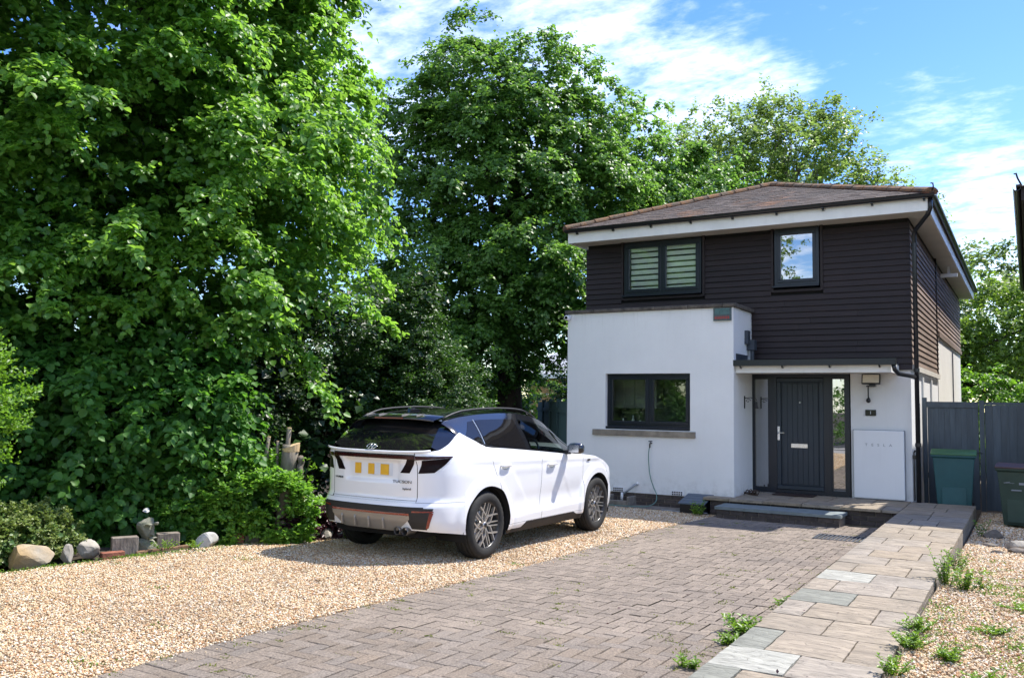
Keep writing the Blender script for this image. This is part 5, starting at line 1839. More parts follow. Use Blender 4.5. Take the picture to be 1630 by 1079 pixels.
# rear window, wrapping at the sides
v = []
nz_ = 12
ncol = 30
for k in range(nz_ + 1):
    t = k / nz_
    hw = .66 * (1 - t) + .52 * t
    for i in range(ncol + 1):
        a = -1 + 2 * i / ncol
        bow = .14 * abs(a) ** 2.6
        z = 1.152 + .325 * t + (.05 * abs(a) ** 4 * (1 - t))
        u = -.845 * (1 - t) + -.44 * t - .025 * math.sin(PI * t) + bow
        v.append((a * hw, u, z))
m_ = ncol + 1
meshobj('rear_window', v, [(k * m_ + i, k * m_ + i + 1, (k + 1) * m_ + i + 1, (k + 1) * m_ + i) for k in range(nz_) for i in range(ncol)], M['privacy'], car, True)
# black hatch pillars between rear window and quarter
for side in (1, -1):
    v = []
    for k in range(nz_ + 1):
        t = k / nz_
        hw = .66 * (1 - t) + .52 * t
        z = 1.152 + .325 * t + .05 * (1 - t)
        u = -.845 * (1 - t) + -.44 * t - .025 * math.sin(PI * t) + .14
        v.append((side * hw, u, z))
        # runs from the lower corner of the window up the white quarter edge to the roof corner
        ue = float(np.interp(t, [0, .45, 1], [-.72, -.47, -.40]))
        if t <= .45:
            q = P(s_of_u(ue), belt(ue) + .002, .0)
            v.append((side * q[0], q[1], q[2]))
        else:
            q = G(ue, (t - .45) / .55, 0)
            v.append((side * q[0], q[1], q[2]))
    f = [(2 * k, 2 * k + 1, 2 * k + 3, 2 * k + 2) for k in range(nz_)]
    meshobj('hatch_pillar', v, f if side == 1 else [q[::-1] for q in f], M['blackgloss'], car, True)
# white lip under rear window
mb = MB()
pts = []
for i in range(25):
    a = -1 + i / 12
    w = a * .70
    p = P(s_of_w(min(abs(w), .72)), 1.146, .012)
    pts.append((w, p[1] + .004, 1.147 + .018 * abs(a) ** 4))
mb.tube(pts, .013, 6); mb.build('hatch_lip', M['paint'], car, True)
# spoiler
v = []; f = []
for i in range(21):
    a = -1 + i / 10
    w = a * .53
    ub = .10 * abs(a) ** 3
    zc = -.012 * abs(a) ** 2 - .018 * abs(a) ** 6
    v += [(w, -.33 + ub * .2, 1.545 + zc), (w, -.60 + ub, 1.500 + zc), (w, -.605 + ub, 1.482 + zc), (w, -.45 + ub, 1.472 + zc)]
for i in range(20):
    for k in range(3): f.append((i * 4 + k, i * 4 + k + 1, (i + 1) * 4 + k + 1, (i + 1) * 4 + k))
sp_ = meshobj('spoiler', v, f, M['blackgloss'], car, True)
MB().box(-.19, .19, -.608, -.596, 1.483, 1.497).build('high_brake_light', M['amber_red'], sp_)
for w in (-.36, -.18, .14, .34):
    MB().prism([(-.40, 1.535), (-.55, 1.505), (-.55, 1.528), (-.48, 1.538)], 'x', w - .004, w + .004).build('roof_fin', M['skid'], sp_)
# shark fin
MB().prism([(-.26, 1.54), (-.245, 1.60), (-.21, 1.61), (-.08, 1.575), (-.04, 1.56), (-.04, 1.54)], 'x', -.018, .018).build('antenna_fin', M['blackgloss'], car)
# emblem: oval ring with a slanted letter form
em = MB()
ep = [(.062 * math.cos(t), 0, .034 * math.sin(t)) for t in np.linspace(0, 2 * PI, 28)]
u_e = -.852; z_e = 1.195
def emv(p): return (p[0] - .0, u_e + .9 * p[2] * 1.0 - .012, z_e + p[2] * .85)
em.tube([emv(p) for p in ep], .0045, 5, False)
em.tube([emv((-.030, 0, -.027)), emv((-.018, 0, .0)), emv((-.014, 0, .030))], .0055, 5)
em.tube([emv((.014, 0, -.030)), emv((.018, 0, .0)), emv((.030, 0, .027))], .0055, 5)
em.tube([emv((-.018, 0, -.004)), emv((.018, 0, .006))], .005, 5)
em.build('emblem', M['chrome'], car, True)
# door mirrors, handles, door badge
for side in (1, -1):
    mr_ = MB()
    for (r, h) in (): pass
    prof = [(0, 0), (.05, .004), (.078, .03), (.088, .09), (.084, .16), (.06, .205), (0, .215)]
    mm = MB()
    mm.lathe(prof, (0, 0, 0), 'x', 18)
    mm.v = [((side * (.915 + q[0])), 1.83 + q[1] * .75, 1.125 + q[2] * .80) for q in mm.v]
    o = mm.build('door_mirror', M['blackgloss'], car, True)
    MB().box(min(side * .86, side * .94), max(side * .86, side * .94), 1.80, 1.86, 1.05, 1.10).build('mirror_foot', M['trim'], car)
    mg = MB().box(min(side * .95, side * 1.09), max(side * .95, side * 1.09), 1.765, 1.769, 1.08, 1.17); mg.build('mirror_glass', M['chrome'], o)
    for (u, dr) in ((.36, rd), (1.42, fdr)):
        zc = .985 - .03 * u
        p = P(s_of_u(u), zc, 0)
        # flat grey patch painting in the recess shade, and the bar
        v = []; f = []
        v.append((side * (p[0] + .002), u, zc - .01))
        for k in range(16):
            t = 2 * PI * k / 16
            q = P(s_of_u(u + .075 * math.cos(t)), zc - .01 + .032 * math.sin(t) * (1 if math.sin(t) < 0 else .4), .0025)
            v.append((side * q[0], q[1], q[2]))
        f = [(0, 1 + k, 1 + (k + 1) % 16) for k in range(16)]
        par = dr[0] if side == 1 else dr[1]
        meshobj('handle_recess_shade', v, f if side == 1 else [q[::-1] for q in f], M['pipe_grey'], par)
        hp_ = [(side * (p[0] + a), u + b_, zc + .004) for a, b_ in ((.004, -.10), (.026, -.085), (.032, -.04), (.032, .04), (.026, .085), (.004, .10))]
        MB().tube(hp_, [.010, .013, .014, .014, .013, .010], 8).build('door_handle', M['paint'], par, True)
    p = P(s_of_u(2.42), .955, .004)
    MB().box(min(side * p[0], side * (p[0] + .004)), max(side * p[0], side * (p[0] + .004)), 2.38, 2.46, .945, .965).build('wing_badge', M['badge'], car)
    # wheel wells
    for c in (0.0, 2.68):
        wl_ = MB()
        v = []; f = []
        for k in range(25):
            t = -.35 + (PI + .7) * k / 24
            yy, zz = c + ARCH * math.cos(t) * 1.005, .36 + ARCH * math.sin(t) * 1.005
            zz = max(zz, .16)
            v += [(side * .885, yy, zz), (side * .52, yy, zz)]
        for k in range(24): f.append((2 * k, 2 * k + 1, 2 * k + 3, 2 * k + 2))
        n0 = len(v)
        f.append(tuple(range(1, 2 * 25, 2)))
        meshobj('wheel_arch_liner', v, f, M['under'], car)
        # arch lip, thin return flange
        v = []; f = []
        for k in range(33):
            t = PI * k / 32
            if k in (0, 32): t = PI * k / 32
            s_ = s_of_u(c + ARCH * math.cos(t)); zz = .36 + ARCH * math.sin(t)
            q = P(s_, zz, .0005)
            v += [(side * q[0], q[1], q[2]), (side * (q[0] - .05), q[1], q[2])]
        for k in range(32): f.append((2 * k, 2 * k + 1, 2 * k + 3, 2 * k + 2))
        meshobj('arch_lip', v, f, M['trim'], car, True)
# cabin
MB().box(-.78, .78, 0.0, 2.3, .30, .95).build('cabin_floor', M['under'], car)
for w in (-.36, .36):
    o = MB().box(w - .24, w + .24, .98, 1.12, .7, 1.28).box(w - .13, w + .13, 1.0, 1.09, 1.30, 1.46).box(w - .24, w + .24, 1.0, 1.5, .7, .84).build('seat', M['seat'], car); bevel(o, .04, 3)
MB().tube([(.36 + .18 * math.cos(t), 1.72 + .06 * math.sin(t), 1.06 + .17 * math.sin(t)) for t in np.linspace(0, 2 * PI, 24)], .014, 6).build('steering_wheel', M['pipe_grey'], car, True)
MB().box(-.75, .75, 1.85, 2.3, .85, 1.06).build('dashboard', M['seat'], car)


# wheels
def wheel(name, cx, cy, side, steer=0.0):
    w = D.objects.new(name, None); COL.objects.link(w); w.parent = car; w.location = (cx, cy, .36)
    o_ = []
    T = MB()
    # tyre (axis x, outward = side)
    prof = [(.245, -.10), (.262, -.112), (.30, -.118), (.335, -.108), (.352, -.09), (.359, -.075), (.3535, -.073), (.3535, -.066), (.36, -.064), (.3605, -.03), (.354, -.028), (.354, -.020), (.3605, -.018),
            (.3605, .018), (.354, .02), (.354, .028), (.3605, .03), (.36, .064), (.3535, .066), (.3535, .073), (.359, .075), (.352, .09), (.335, .108), (.30, .118), (.262, .112), (.245, .10)]
    n = 72
    v = []; f = []
    for i, (r, h) in enumerate(prof):
        for k in range(n):
            a = 2 * PI * k / n
            rr = r
            if .333 < r < .3595 and abs(h) > .072 and k % 2: rr = r - .006
            v.append((h, rr * math.cos(a), rr * math.sin(a)))
    for i in range(len(prof) - 1):
        for k in range(n): f.append((i * n + k, i * n + (k + 1) % n, (i + 1) * n + (k + 1) % n, (i + 1) * n + k))
    ty = meshobj('tyre', v, f, M['tyre'], None, False); ty.parent = w
    ty.data.polygons.foreach_set('use_smooth', [True] * len(ty.data.polygons))
    R = MB().lathe([(.0, -.02 * side), (.10, -.02 * side), (.20, -.06 * side), (.232, -.07 * side), (.236, .07 * side), (.248, .098 * side), (.252, .100 * side), (.2525, .090 * side)], (0, 0, 0), 'x', 48)
    ri = R.build('rim', M['rimdark'], None, True); ri.parent = w
    lipm = MB().lathe([(.236, .088 * side), (.243, .101 * side), (.249, .101 * side), (.250, .093 * side)], (0, 0, 0), 'x', 48).build('rim_edge', M['rimdark'], None, True); lipm.parent = w
    MB_d = MB().lathe([(0, .0), (.15, .0), (.155, -.012 * side), (0, -.012 * side)], (.012 * side, 0, 0), 'x', 28).build('brake_disc', M['chrome'], None); MB_d.parent = w
    # spokes: double bars forking to the rim with chevrons between
    def bar(mb, a, b, w0, w1, d0, d1):
        a = Vector((0, a[0], a[1])); b = Vector((0, b[0], b[1]))
        t = (b - a).normalized(); nn = Vector((0, -t.z, t.y))
        xo = lambda d: side * d
        v = []
        for p, ww, dd in ((a, w0, d0), (b, w1, d1)):
            for sg in (-1, 1):
                q = p + nn * sg * ww
                v.append((xo(dd), q.y, q.z)); q2 = p + nn * sg * ww * 1.25; v.append((xo(dd - .03), q2.y, q2.z))
        mb.add(v, [(0, 2, 6, 4), (0, 4, 5, 1), (2, 3, 7, 6), (1, 5, 7, 3), (0, 1, 3, 2), (4, 6, 7, 5)])
    face = MB()
    def pol(r, deg): return (r * math.cos(math.radians(deg)), r * math.sin(math.radians(deg)))
    for k in range(5):
        a0 = 90 + 72 * k
        nd = pol(.168, a0)
        for sg in (-1, 1):
            inn = pol(.098, a0 + sg * 25)
            bar(face, nd, pol(.242, a0 + sg * 12), .008, .0075, .088, .098)
            bar(face, inn, nd, .0075, .008, .084, .088)
            bar(face, pol(.030, a0 + sg * 30), inn, .008, .0075, .078, .084)
            bar(face, inn, pol(.240, a0 + sg * 31), .006, .006, .078, .090)
    face.lathe([(0, .084 * side), (.03, .083 * side), (.036, .078 * side), (.036, .05 * side)], (0, 0, 0), 'x', 20)
    fa = face.build('spokes', M['alloy'], None); fa.parent = w
    fa['kind'] = 'stuff'
    del fa['kind']
    cp = MB().lathe([(0, .088 * side), (.024, .087 * side), (.026, .083 * side)], (0, 0, 0), 'x', 20).build('hub_cap', M['badge'], None, True); cp.parent = w
    nuts = MB()
    for k in range(5):
        y_, z_ = pol(.056, 90 + 72 * k + 36)
        nuts.lathe([(0, .074 * side), (.009, .073 * side), (.01, .05 * side)], (0, y_, z_), 'x', 8)
    nu_ = nuts.build('wheel_nuts', M['chrome'], None); nu_.parent = w
    w.rotation_euler = (random.uniform(0, 1), 0, steer)
    return w
for cy in (0.0, 2.68):
    wheel('wheel', .80, cy, 1)
    wheel('wheel', -.80, cy, -1)
CAR_X, CAR_Y, CAR_YAW = -5.93, 7.90, math.radians(-0.6)
car.location = (CAR_X, CAR_Y, -.155)
car.rotation_euler = (math.radians(-.3), 0, CAR_YAW)

# ------------------------------------------------------------------ PLANTS
def nrmz(a):
    return a / (np.linalg.norm(a, axis=1, keepdims=True) + 1e-9)


def leaf_object(name, Pn, Dn, Nn, size, mt, parent, tone, shape='lime', org=(0, 0, 0), width=1.0, curl=.16):
    """one mesh of many separate leaves; every leaf is folded along its midrib"""
    n = len(Pn)
    Dn = nrmz(Dn)
    Sn = nrmz(np.cross(Dn, Nn))
    Nn = np.cross(Sn, Dn)
    size = size.reshape(-1, 1)
    if shape == 'lime':
        loc_ = [(0, 0, 0), (.46 * width, .28, curl), (.40 * width, .72, curl * .7), (0, 1.08, -.12), (-.40 * width, .72, curl * .7), (-.46 * width, .28, curl)]
        fc = [(0, 1, 2, 3), (0, 3, 4, 5)]
    else:
        loc_ = [(0, 0, 0), (.36 * width, .5, curl), (0, 1.0, -.08), (-.36 * width, .5, curl)]
        fc = [(0, 1, 2), (0, 2, 3)]
    m_ = len(loc_)
    V = np.empty((n, m_, 3))
    for i, (a, b_, c_) in enumerate(loc_):
        V[:, i] = Pn + (Sn * a + Dn * b_ + Nn * c_) * size
    V = V.reshape(-1, 3) - np.array(org)
    me = D.meshes.new(name)
    me.vertices.add(n * m_)
    me.vertices.foreach_set('co', V.astype(np.float32).ravel())
    k = len(fc[0]); nf = len(fc)
    F = (np.arange(n)[:, None, None] * m_ + np.array(fc)[None]).reshape(-1)
    me.loops.add(len(F))
    me.loops.foreach_set('vertex_index', F.astype(np.int32))
    me.polygons.add(n * nf)
    me.polygons.foreach_set('loop_start', np.arange(0, len(F), k).astype(np.int32))
    me.polygons.foreach_set('loop_total', np.full(n * nf, k, np.int32))
    a_ = me.attributes.new('tone', 'FLOAT', 'POINT')
    a_.data.foreach_set('value', np.repeat(np.clip(tone, 0, 1), m_).astype(np.float32))
    me.materials.append(mt)
    me.update(calc_edges=True)
    o = D.objects.new(name, me)
    COL.objects.link(o)
    if parent is not None:
        o.parent = parent
        o.location = Vector(org) - root_origin(parent)
    else:
        o.location = org
    return o


CAMP = np.array([0, 0, 1.52])


def crown(name, blobs, parent, mt, n_clusters, sprays=7, per=7, cr=.5, leaf=.1, droop=.35, shape='lime', seed=1,
          shell=(.72, 1.06), backkeep=.35, width=1.0, flat=.6, lit_tone=.5, down=.5, noise=.18, minz=None, org=None, inner=False, clip=None, poke=.22, boughs=0, bl=1.0):
    """crown of leaf sprays: clusters over the surface of the blobs, sprays arching out of every cluster"""
    r = np.random.default_rng(seed)
    B = np.array(blobs, float)
    c, rad = B[:, :3], B[:, 3]
    wgt = rad ** 2 / (rad ** 2).sum()
    pts = []; outs = []
    need = n_clusters
    while need > 0:
        m_ = need * 3
        k = r.choice(len(B), m_, p=wgt)
        u = nrmz(r.normal(size=(m_, 3)))
        rr = (r.uniform(*shell, m_) + (r.random(m_) < .25) * poke * r.random(m_) * (not inner)) * (1 + noise * np.sin(u[:, 0] * 6 + k) * np.sin(u[:, 2] * 7 + 2 * k) + noise * .8 * np.sin(u[:, 1] * 11 + k * 3))
        p = c[k] + u * (rad[k] * rr)[:, None]
        d = np.linalg.norm(p[:, None, :] - c[None], axis=2) / rad[None]
        d[np.arange(m_), k] = 9
        ok = (d > .70).all(1) if not inner else np.ones(m_, bool)
        vdir = nrmz(CAMP - p)
        facing = (u * vdir).sum(1)
        ok &= (facing > -.25) | (r.random(m_) < backkeep)
        if minz is not None: ok &= p[:, 2] > minz
        p, u = p[ok][:need], u[ok][:need]
        pts.append(p); outs.append(u); need -= len(p)
    p = np.concatenate(pts); o = np.concatenate(outs)
    n = len(p)
    if boughs and not inner:
        # layered boughs: tongues of clusters that reach outward and droop at the tip
        ib = r.choice(n, boughs, replace=False)
        k = r.integers(0, boughs, n)
        bp_, bo_ = p[ib][k], o[ib][k]
        dj = nrmz(bo_ * np.array([1, 1, .3]) + np.array([0, 0, .22]) + (nrmz(r.normal(size=(boughs, 3))) * .35)[k])
        LB = (bl * r.uniform(.6, 1.25, boughs))[k]
        t_ = r.random(n) ** .8
        wv = r.uniform(-1, 1, n)
        sd_ = nrmz(np.cross(dj, np.array([0, 0, 1.0])))
        own = r.random(n) < .8
        q_ = bp_ - dj * (.35 * LB)[:, None] + dj * (LB * t_)[:, None] + sd_ * (wv * (1 - .55 * t_) * LB * .42)[:, None]
        q_[:, 2] += -.62 * LB * t_ ** 2 - .16 * LB * wv ** 2 - np.abs(r.normal(0, .07, n)) * LB
        o = np.where(own[:, None], nrmz(dj + np.array([0, 0, .25]) + sd_ * (wv * .5)[:, None] - np.array([0, 0, .6]) * (t_ ** 2)[:, None]), o)
        p = np.where(own[:, None], q_, p)
    # sprays
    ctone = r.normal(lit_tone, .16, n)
    S = n * sprays
    sp = np.repeat(p, sprays, 0); so_ = np.repeat(o, sprays, 0)
    sd = nrmz(so_ * np.array([.9, .9, .5]) + r.normal(size=(S, 3)) * np.array([.6, .6, .4]) + np.array([0, 0, .22]))
    L = cr * r.uniform(.55, 1.25, S)
    Lf = S * per
    t = np.tile((np.arange(per) + .5) / per, S) + r.uniform(-.5, .5, Lf) / per
    P0 = np.repeat(sp, per, 0); Dd = np.repeat(sd, per, 0); LL = np.repeat(L, per)
    q = P0 + Dd * (t * LL)[:, None]
    q[:, 2] -= droop * LL * t ** 2
    q += r.normal(size=(Lf, 3)) * (cr * .06)
    side = nrmz(np.cross(Dd, np.array([0, 0, 1.0]))) * np.where(np.arange(Lf) % 2, 1, -1)[:, None]
    ld = Dd * .5 + side * .75 + r.normal(size=(Lf, 3)) * .35
    ld[:, 2] -= down * (.4 + .6 * t)
    ln = np.repeat(so_, per, 0) * .5 + np.array([0, 0, flat]) + r.normal(size=(Lf, 3)) * .34
    sz = leaf * r.uniform(.6, 1.2, Lf) * np.where(t > .85, .8, 1)
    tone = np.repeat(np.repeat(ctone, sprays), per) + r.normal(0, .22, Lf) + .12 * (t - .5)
    if org is None: org = tuple(c.mean(0))
    if clip is not None:
        kk = clip(q)
        q, ld, ln, sz, tone = q[kk], ld[kk], ln[kk], sz[kk], tone[kk]
    return leaf_object(name, q, ld, ln, sz, mt, parent, tone, shape, org, width)


def limb(mb, a, b, r0, r1, bend=.1, n=7, seed=0):
    rr = random.Random(seed)
    a, b = Vector(a), Vector(b)
    L = (b - a).length
    o1 = Vector((rr.uniform(-1, 1), rr.uniform(-1, 1), rr.uniform(-.3, .6))) * bend * L
    pts = [a.lerp(b, i / (n - 1)) + o1 * math.sin(PI * i / (n - 1)) for i in range(n)]
    mb.tube(pts, [r0 + (r1 - r0) * i / (n - 1) for i in range(n)], 8)
    return pts


def tree(name, label, base, height, tr, blobs, mt, seed, trunk_mt='bark', group=None, lean=(0, 0), nlimb=10, limb_r=.35, **kw):
    t = empty(name, base, label, 'tree', group)
    top = (base[0] + lean[0], base[1] + lean[1], base[2] + height)
    mb = MB()
    tp_ = limb(mb, base, top, tr, tr * .35, .03, 10, seed)
    # root flare
    mb.tube([Vector(base) + Vector((0, 0, -.2)), Vector(base) + Vector((0, 0, .25))], [tr * 1.5, tr * 1.02], 10)
    mb.build('trunk', M[trunk_mt], t, True, loc=base)
    rr = random.Random(seed)
    bl = sorted(blobs, key=lambda q: -q[3])
    for i in range(min(nlimb, len(bl))):
        bq = bl[i]
        lb = MB()
        st_ = tp_[rr.randint(3, 8)]
        e = Vector(bq[:3])
        pts = limb(lb, st_, e, tr * limb_r, tr * .06, .10, 8, seed + i)
        for j in range(4):
            s_ = pts[rr.randint(3, 7)]
            e2 = e + Vector((rr.gauss(0, 1), rr.gauss(0, 1), rr.gauss(.3, .8))).normalized() * bq[3] * .85
            limb(lb, s_, e2, tr * .10, tr * .025, .12, 6, seed + 10 * i + j)
        lb.build('limb', M[trunk_mt], t, True, loc=tuple(st_))
    fill = kw.pop('fill', 0)
    crown('crown', blobs, t, mt, seed=seed, **kw)
    if fill:
        k2 = dict(kw); k2.update(n_clusters=fill, shell=(.05, .74), inner=True, backkeep=1, leaf=kw['leaf'] * 1.5, cr=max(.6, kw['cr'] * 1.5), lit_tone=.2, sprays=5, per=6, boughs=0)  # inner leaves toned darker to paint in the crown's shaded interior
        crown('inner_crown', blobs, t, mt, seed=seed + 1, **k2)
    return t


Z0 = -.15
# --- big lime tree at the left
T1 = [(-10.9, 5.4, 6.9, 2.0), (-10.1, 6.7, 7.6, 1.9), (-9.9, 7.8, 7.5, 1.4), (-9.3, 8.6, 6.6, .8),
      (-11.0, 5.7, 5.2, 1.8), (-9.95, 6.9, 5.3, 1.75), (-9.2, 8.0, 5.5, 1.45), (-9.0, 8.6, 5.3, .95),
      (-8.9, 8.6, 4.3, .85), (-8.75, 8.4, 3.5, .8), (-10.7, 5.9, 3.7, 1.5), (-9.9, 7.0, 3.9, 1.5), (-9.1, 7.8, 4.0, 1.1),
      (-10.4, 5.7, 2.6, 1.1), (-9.7, 6.5, 2.7, 1.05), (-8.95, 7.3, 2.85, .85), (-8.5, 8.0, 2.9, .55), (-8.2, 8.3, 3.2, .35),
      (-11.5, 7.5, 8.8, 2.2), (-10.4, 8.8, 8.8, 1.7), (-12, 8.5, 6, 2.2), (-11, 9.4, 5.5, 1.8), (-10.5, 9.5, 7.2, 1.6), (-12.6, 4.4, 5.2, 2.0), (-12.6, 4.2, 7.2, 2.0), (-12.4, 4.6, 3.2, 1.6)]
tree('lime_tree', 'huge bright green lime tree filling the left of the picture with drooping leafy sprays', (-10.9, 7.9, Z0), 8.5, .34, T1, M['lime'], 11,
     n_clusters=4300, sprays=6, per=7, cr=.30, leaf=.080, droop=.6, down=.75, noise=.22, backkeep=.12, fill=1500, flat=.95, boughs=270, bl=1.1, lit_tone=.55, shell=(.8, 1.02))
# big-leaved growth under the lime
front = lambda q: q[:, 0] < np.interp(q[:, 1], [4, 5.4, 6.5, 7.2, 8.5], [-8.2, -8.12, -8.0, -7.8, -7.5]) + .35 * np.clip(q[:, 2] - .05, 0, 1)
HZ = [(-10.2, 5.5, 1.5, .95), (-9.4, 6.15, 1.3, .85), (-8.75, 6.8, 1.2, .72), (-9.75, 5.3, .6, .85), (-9.1, 6.2, .45, .7), (-8.6, 6.95, .55, .6), (-10.8, 5.0, .5, .9), (-9.2, 6.9, 1.8, .75), (-10, 6.3, 2.0, .9), (-11.2, 4.4, 1.4, .9)]
hz = empty('hazel_bush', (-9.2, 6.2, Z0), 'shaded bush of large round green leaves under the lime tree behind the stone edging', 'bush')
for i in range(9):
    mb2 = MB(); limb(mb2, (-9.4 + random.gauss(0, .15), 6.3 + random.gauss(0, .15), Z0 - .1), HZ[i][:3], .035, .008, .15, 7, i)
    mb2.build('stem', M['bark'], hz, True, loc=(-9.2, 6.3, Z0))
crown('foliage', HZ, hz, M['hazel'], 900, 7, 7, .32, .088, .5, seed=21, down=.7, flat=.9, backkeep=.15, minz=-.1, lit_tone=.5, noise=.12, width=1.0, clip=front, poke=.3)
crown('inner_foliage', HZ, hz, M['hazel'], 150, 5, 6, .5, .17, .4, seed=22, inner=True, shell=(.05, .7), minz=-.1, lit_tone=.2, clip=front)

# --- dark hedge and evergreens between the lime and the fence
dk = empty('laurel_hedge', (-10, 10, Z0), 'dark shaded evergreen hedge behind the tree stump and the white car', 'hedge')
DK = [(-10.6, 9.4, 1.5, 1.3), (-10.0, 10.2, 1.7, 1.3), (-9.5, 10.9, 1.4, 1.1), (-11.5, 8.4, 1.2, 1.3), (-9.9, 9.9, .5, 1.1), (-11.0, 9.0, .3, 1.1), (-9.2, 11.2, .5, .9), (-9.5, 11.2, 2.4, .9), (-10.2, 10.6, 2.9, 1.1), (-11.4, 9.6, 3.0, 1.3), (-9.8, 8.6, .4, .8),
      (-12.4, 7.4, 1.4, 1.4), (-13.2, 6.2, 1.4, 1.4), (-12.3, 7.6, 3.6, 1.3), (-14, 5, 1.4, 1.5)]
for i in range(8):
    mb2 = MB(); limb(mb2, (-10.3 + random.gauss(0, .5), 10 + random.gauss(0, .5), Z0 - .1), DK[i][:3], .05, .012, .12, 7, i + 40)
    mb2.build('stem', M['bark'], dk, True, loc=(-10.3, 10, Z0))
crown('foliage', DK, dk, M['dark_leaf'], 1500, 6, 7, .34, .06, .3, 'small', seed=31, backkeep=.2, minz=-.2, lit_tone=.3)
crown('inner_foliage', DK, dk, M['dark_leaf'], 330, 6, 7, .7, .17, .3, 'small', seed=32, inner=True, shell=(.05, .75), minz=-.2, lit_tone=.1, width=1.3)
s1 = empty('bay_bush', (-8.2, 11.0, Z0), 'sunlit evergreen bush with a taller spire rising behind the white car roof', 'bush')
S1 = [(-8.05, 11.1, 1.5, .75), (-8.5, 11.0, .9, .8), (-8.55, 10.8, 2.1, .68), (-8.4, 10.85, 2.75, .42), (-8.35, 11.0, 3.2, .28), (-8.3, 11.05, 3.45, .15), (-8.9, 10.7, 1.3, .7), (-8.0, 11.15, .7, .75)]
for i in range(5):
    mb2 = MB(); limb(mb2, (-8.3 + random.gauss(0, .1), 11.0 + random.gauss(0, .1), Z0 - .1), S1[i][:3], .04, .01, .1, 7, i + 60)
    mb2.build('stem', M['bark'], s1, True, loc=(-8.3, 11, Z0))
crown('foliage', S1, s1, M['dark_leaf'], 1000, 7, 7, .19, .05, .1, 'small', seed=33, backkeep=.3, minz=-.1, lit_tone=.75, down=.15)
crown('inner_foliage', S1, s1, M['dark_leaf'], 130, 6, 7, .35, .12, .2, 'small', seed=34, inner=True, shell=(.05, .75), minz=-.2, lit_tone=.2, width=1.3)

# --- tall trees behind the fence
T2 = [(-14.6, 19.8, 9.3, 1.6), (-13.4, 20.2, 9.9, 2.0), (-12.1, 21.2, 10.1, 1.9), (-10.9, 21.8, 9.2, 1.5), (-13.2, 20.2, 8.4, 2.0), (-14.6, 19.6, 8.0, 1.8), (-11.4, 21.4, 8.1, 1.8), (-12.6, 20.6, 6.9, 2.5), (-13.6, 19.2, 5.1, 1.8), (-11.6, 20.4, 5.0, 1.8), (-10.95, 20.5, 3.9, 1.0), (-13.3, 18.6, 3.5, 1.4), (-14.6, 19.4, 6.5, 2.0), (-12.9, 21.2, 10.5, 1.5), (-12.4, 18.9, 4.0, 1.3), (-15.2, 20.4, 4.2, 2.0),
      (-10.3, 19.3, 5.0, .7), (-11.1, 20.8, 9.0, .8), (-15.5, 20, 2.4, 1.9), (-13.9, 20.6, 2.6, 1.3), (-13.9, 20.4, 10.6, .9), (-10.6, 21.6, 7.4, 1.4)]
tree('sycamore_tree', 'tall dense green tree behind the fence between the lime tree and the house', (-12.7, 21.2, -.4), 9.5, .42, T2, M['syc'], 41,
     n_clusters=3000, sprays=6, per=7, cr=.42, leaf=.125, droop=.5, down=.6, backkeep=.12, shape='small', width=1.25, fill=700, noise=.2, lit_tone=.6, flat=.9, boughs=210, bl=1.5, shell=(.8, 1.0))
T3 = [(-11.3, 24.6, 9.3, 1.9), (-10.6, 26.2, 9.0, 1.8), (-9.4, 27.2, 8.2, 1.8), (-11.6, 25.4, 6.4, 2.3), (-10.2, 26.4, 6.2, 2.0), (-12.6, 25.2, 7.8, 2.0), (-8.4, 28.4, 7.4, 1.6), (-11.8, 24.4, 4.4, 1.5), (-7.4, 29.4, 6.6, 1.4)]
tree('sycamore_tree', 'bushy mid green tree rising behind the left slope of the tiled roof', (-11, 26.6, -.4), 8, .35, T3, M['syc'], 43,
     n_clusters=1700, sprays=6, per=7, cr=.42, leaf=.135, droop=.5, down=.6, backkeep=.12, shape='small', width=1.25, fill=230, noise=.2, lit_tone=.75, flat=.9, boughs=110, bl=1.4, shell=(.8, 1.0))
T4 = [(-9.6, 36.4, 11.8, 2.8), (-12.8, 35.6, 11.6, 2.4), (-7.2, 36.0, 11.4, 2.3), (-5.2, 36.8, 9.9, 1.5), (-9.0, 36.2, 13.5, 1.1), (-7.0, 37, 13.3, 1.0), (-10.9, 35, 9.6, 2.8), (-7.6, 36, 9.2, 2.8), (-14.2, 36, 11.2, 1.7), (-4.6, 36.2, 8.6, 1.7), (-12.2, 36, 13, 1.2)]
tree('plane_tree', 'large airy pale green tree above the roof ridge with sky showing through its branches', (-8.8, 37.2, -.4), 12, .45, T4, M['plane'], 45, nlimb=11, limb_r=.45,
     n_clusters=1700, sprays=5, per=6, cr=.6, leaf=.165, droop=.2, down=.2, backkeep=.8, shape='small', width=1.2, shell=(.25, 1.03), trunk_mt='bark_pale', lit_tone=.7, flat=1.0)
T5 = [(-1.6, 36.0, 4.4, 1.8), (-.1, 35.4, 3.8, 2.0), (-2.3, 35.0, 3.0, 1.7), (.8, 36.5, 4.8, 1.8), (-1.0, 35.0, 2.0, 1.8), (1.8, 36, 3, 2.2), (-3.0, 35.6, 3.8, 1.4), (-3.4, 36, 2.2, 1.6)]
tree('ash_tree', 'yellow green tree between the two houses with a dark leaning trunk', (-1.6, 34.6, -.4), 4.6, .24, T5, M['ash'], 47, lean=(-.9, .4),
     n_clusters=800, sprays=6, per=6, cr=.6, leaf=.15, droop=.3, down=.4, backkeep=.3, shape='small', width=1.2, lit_tone=.6, fill=150)
T6 = [(-1.4, 48, 7.4, 2.1), (1.2, 47.5, 7.0, 2.4), (-3.8, 49, 6.8, 2.0), (3.4, 48, 7, 2.4), (-1, 48, 5.6, 3), (2, 48, 5, 3)]
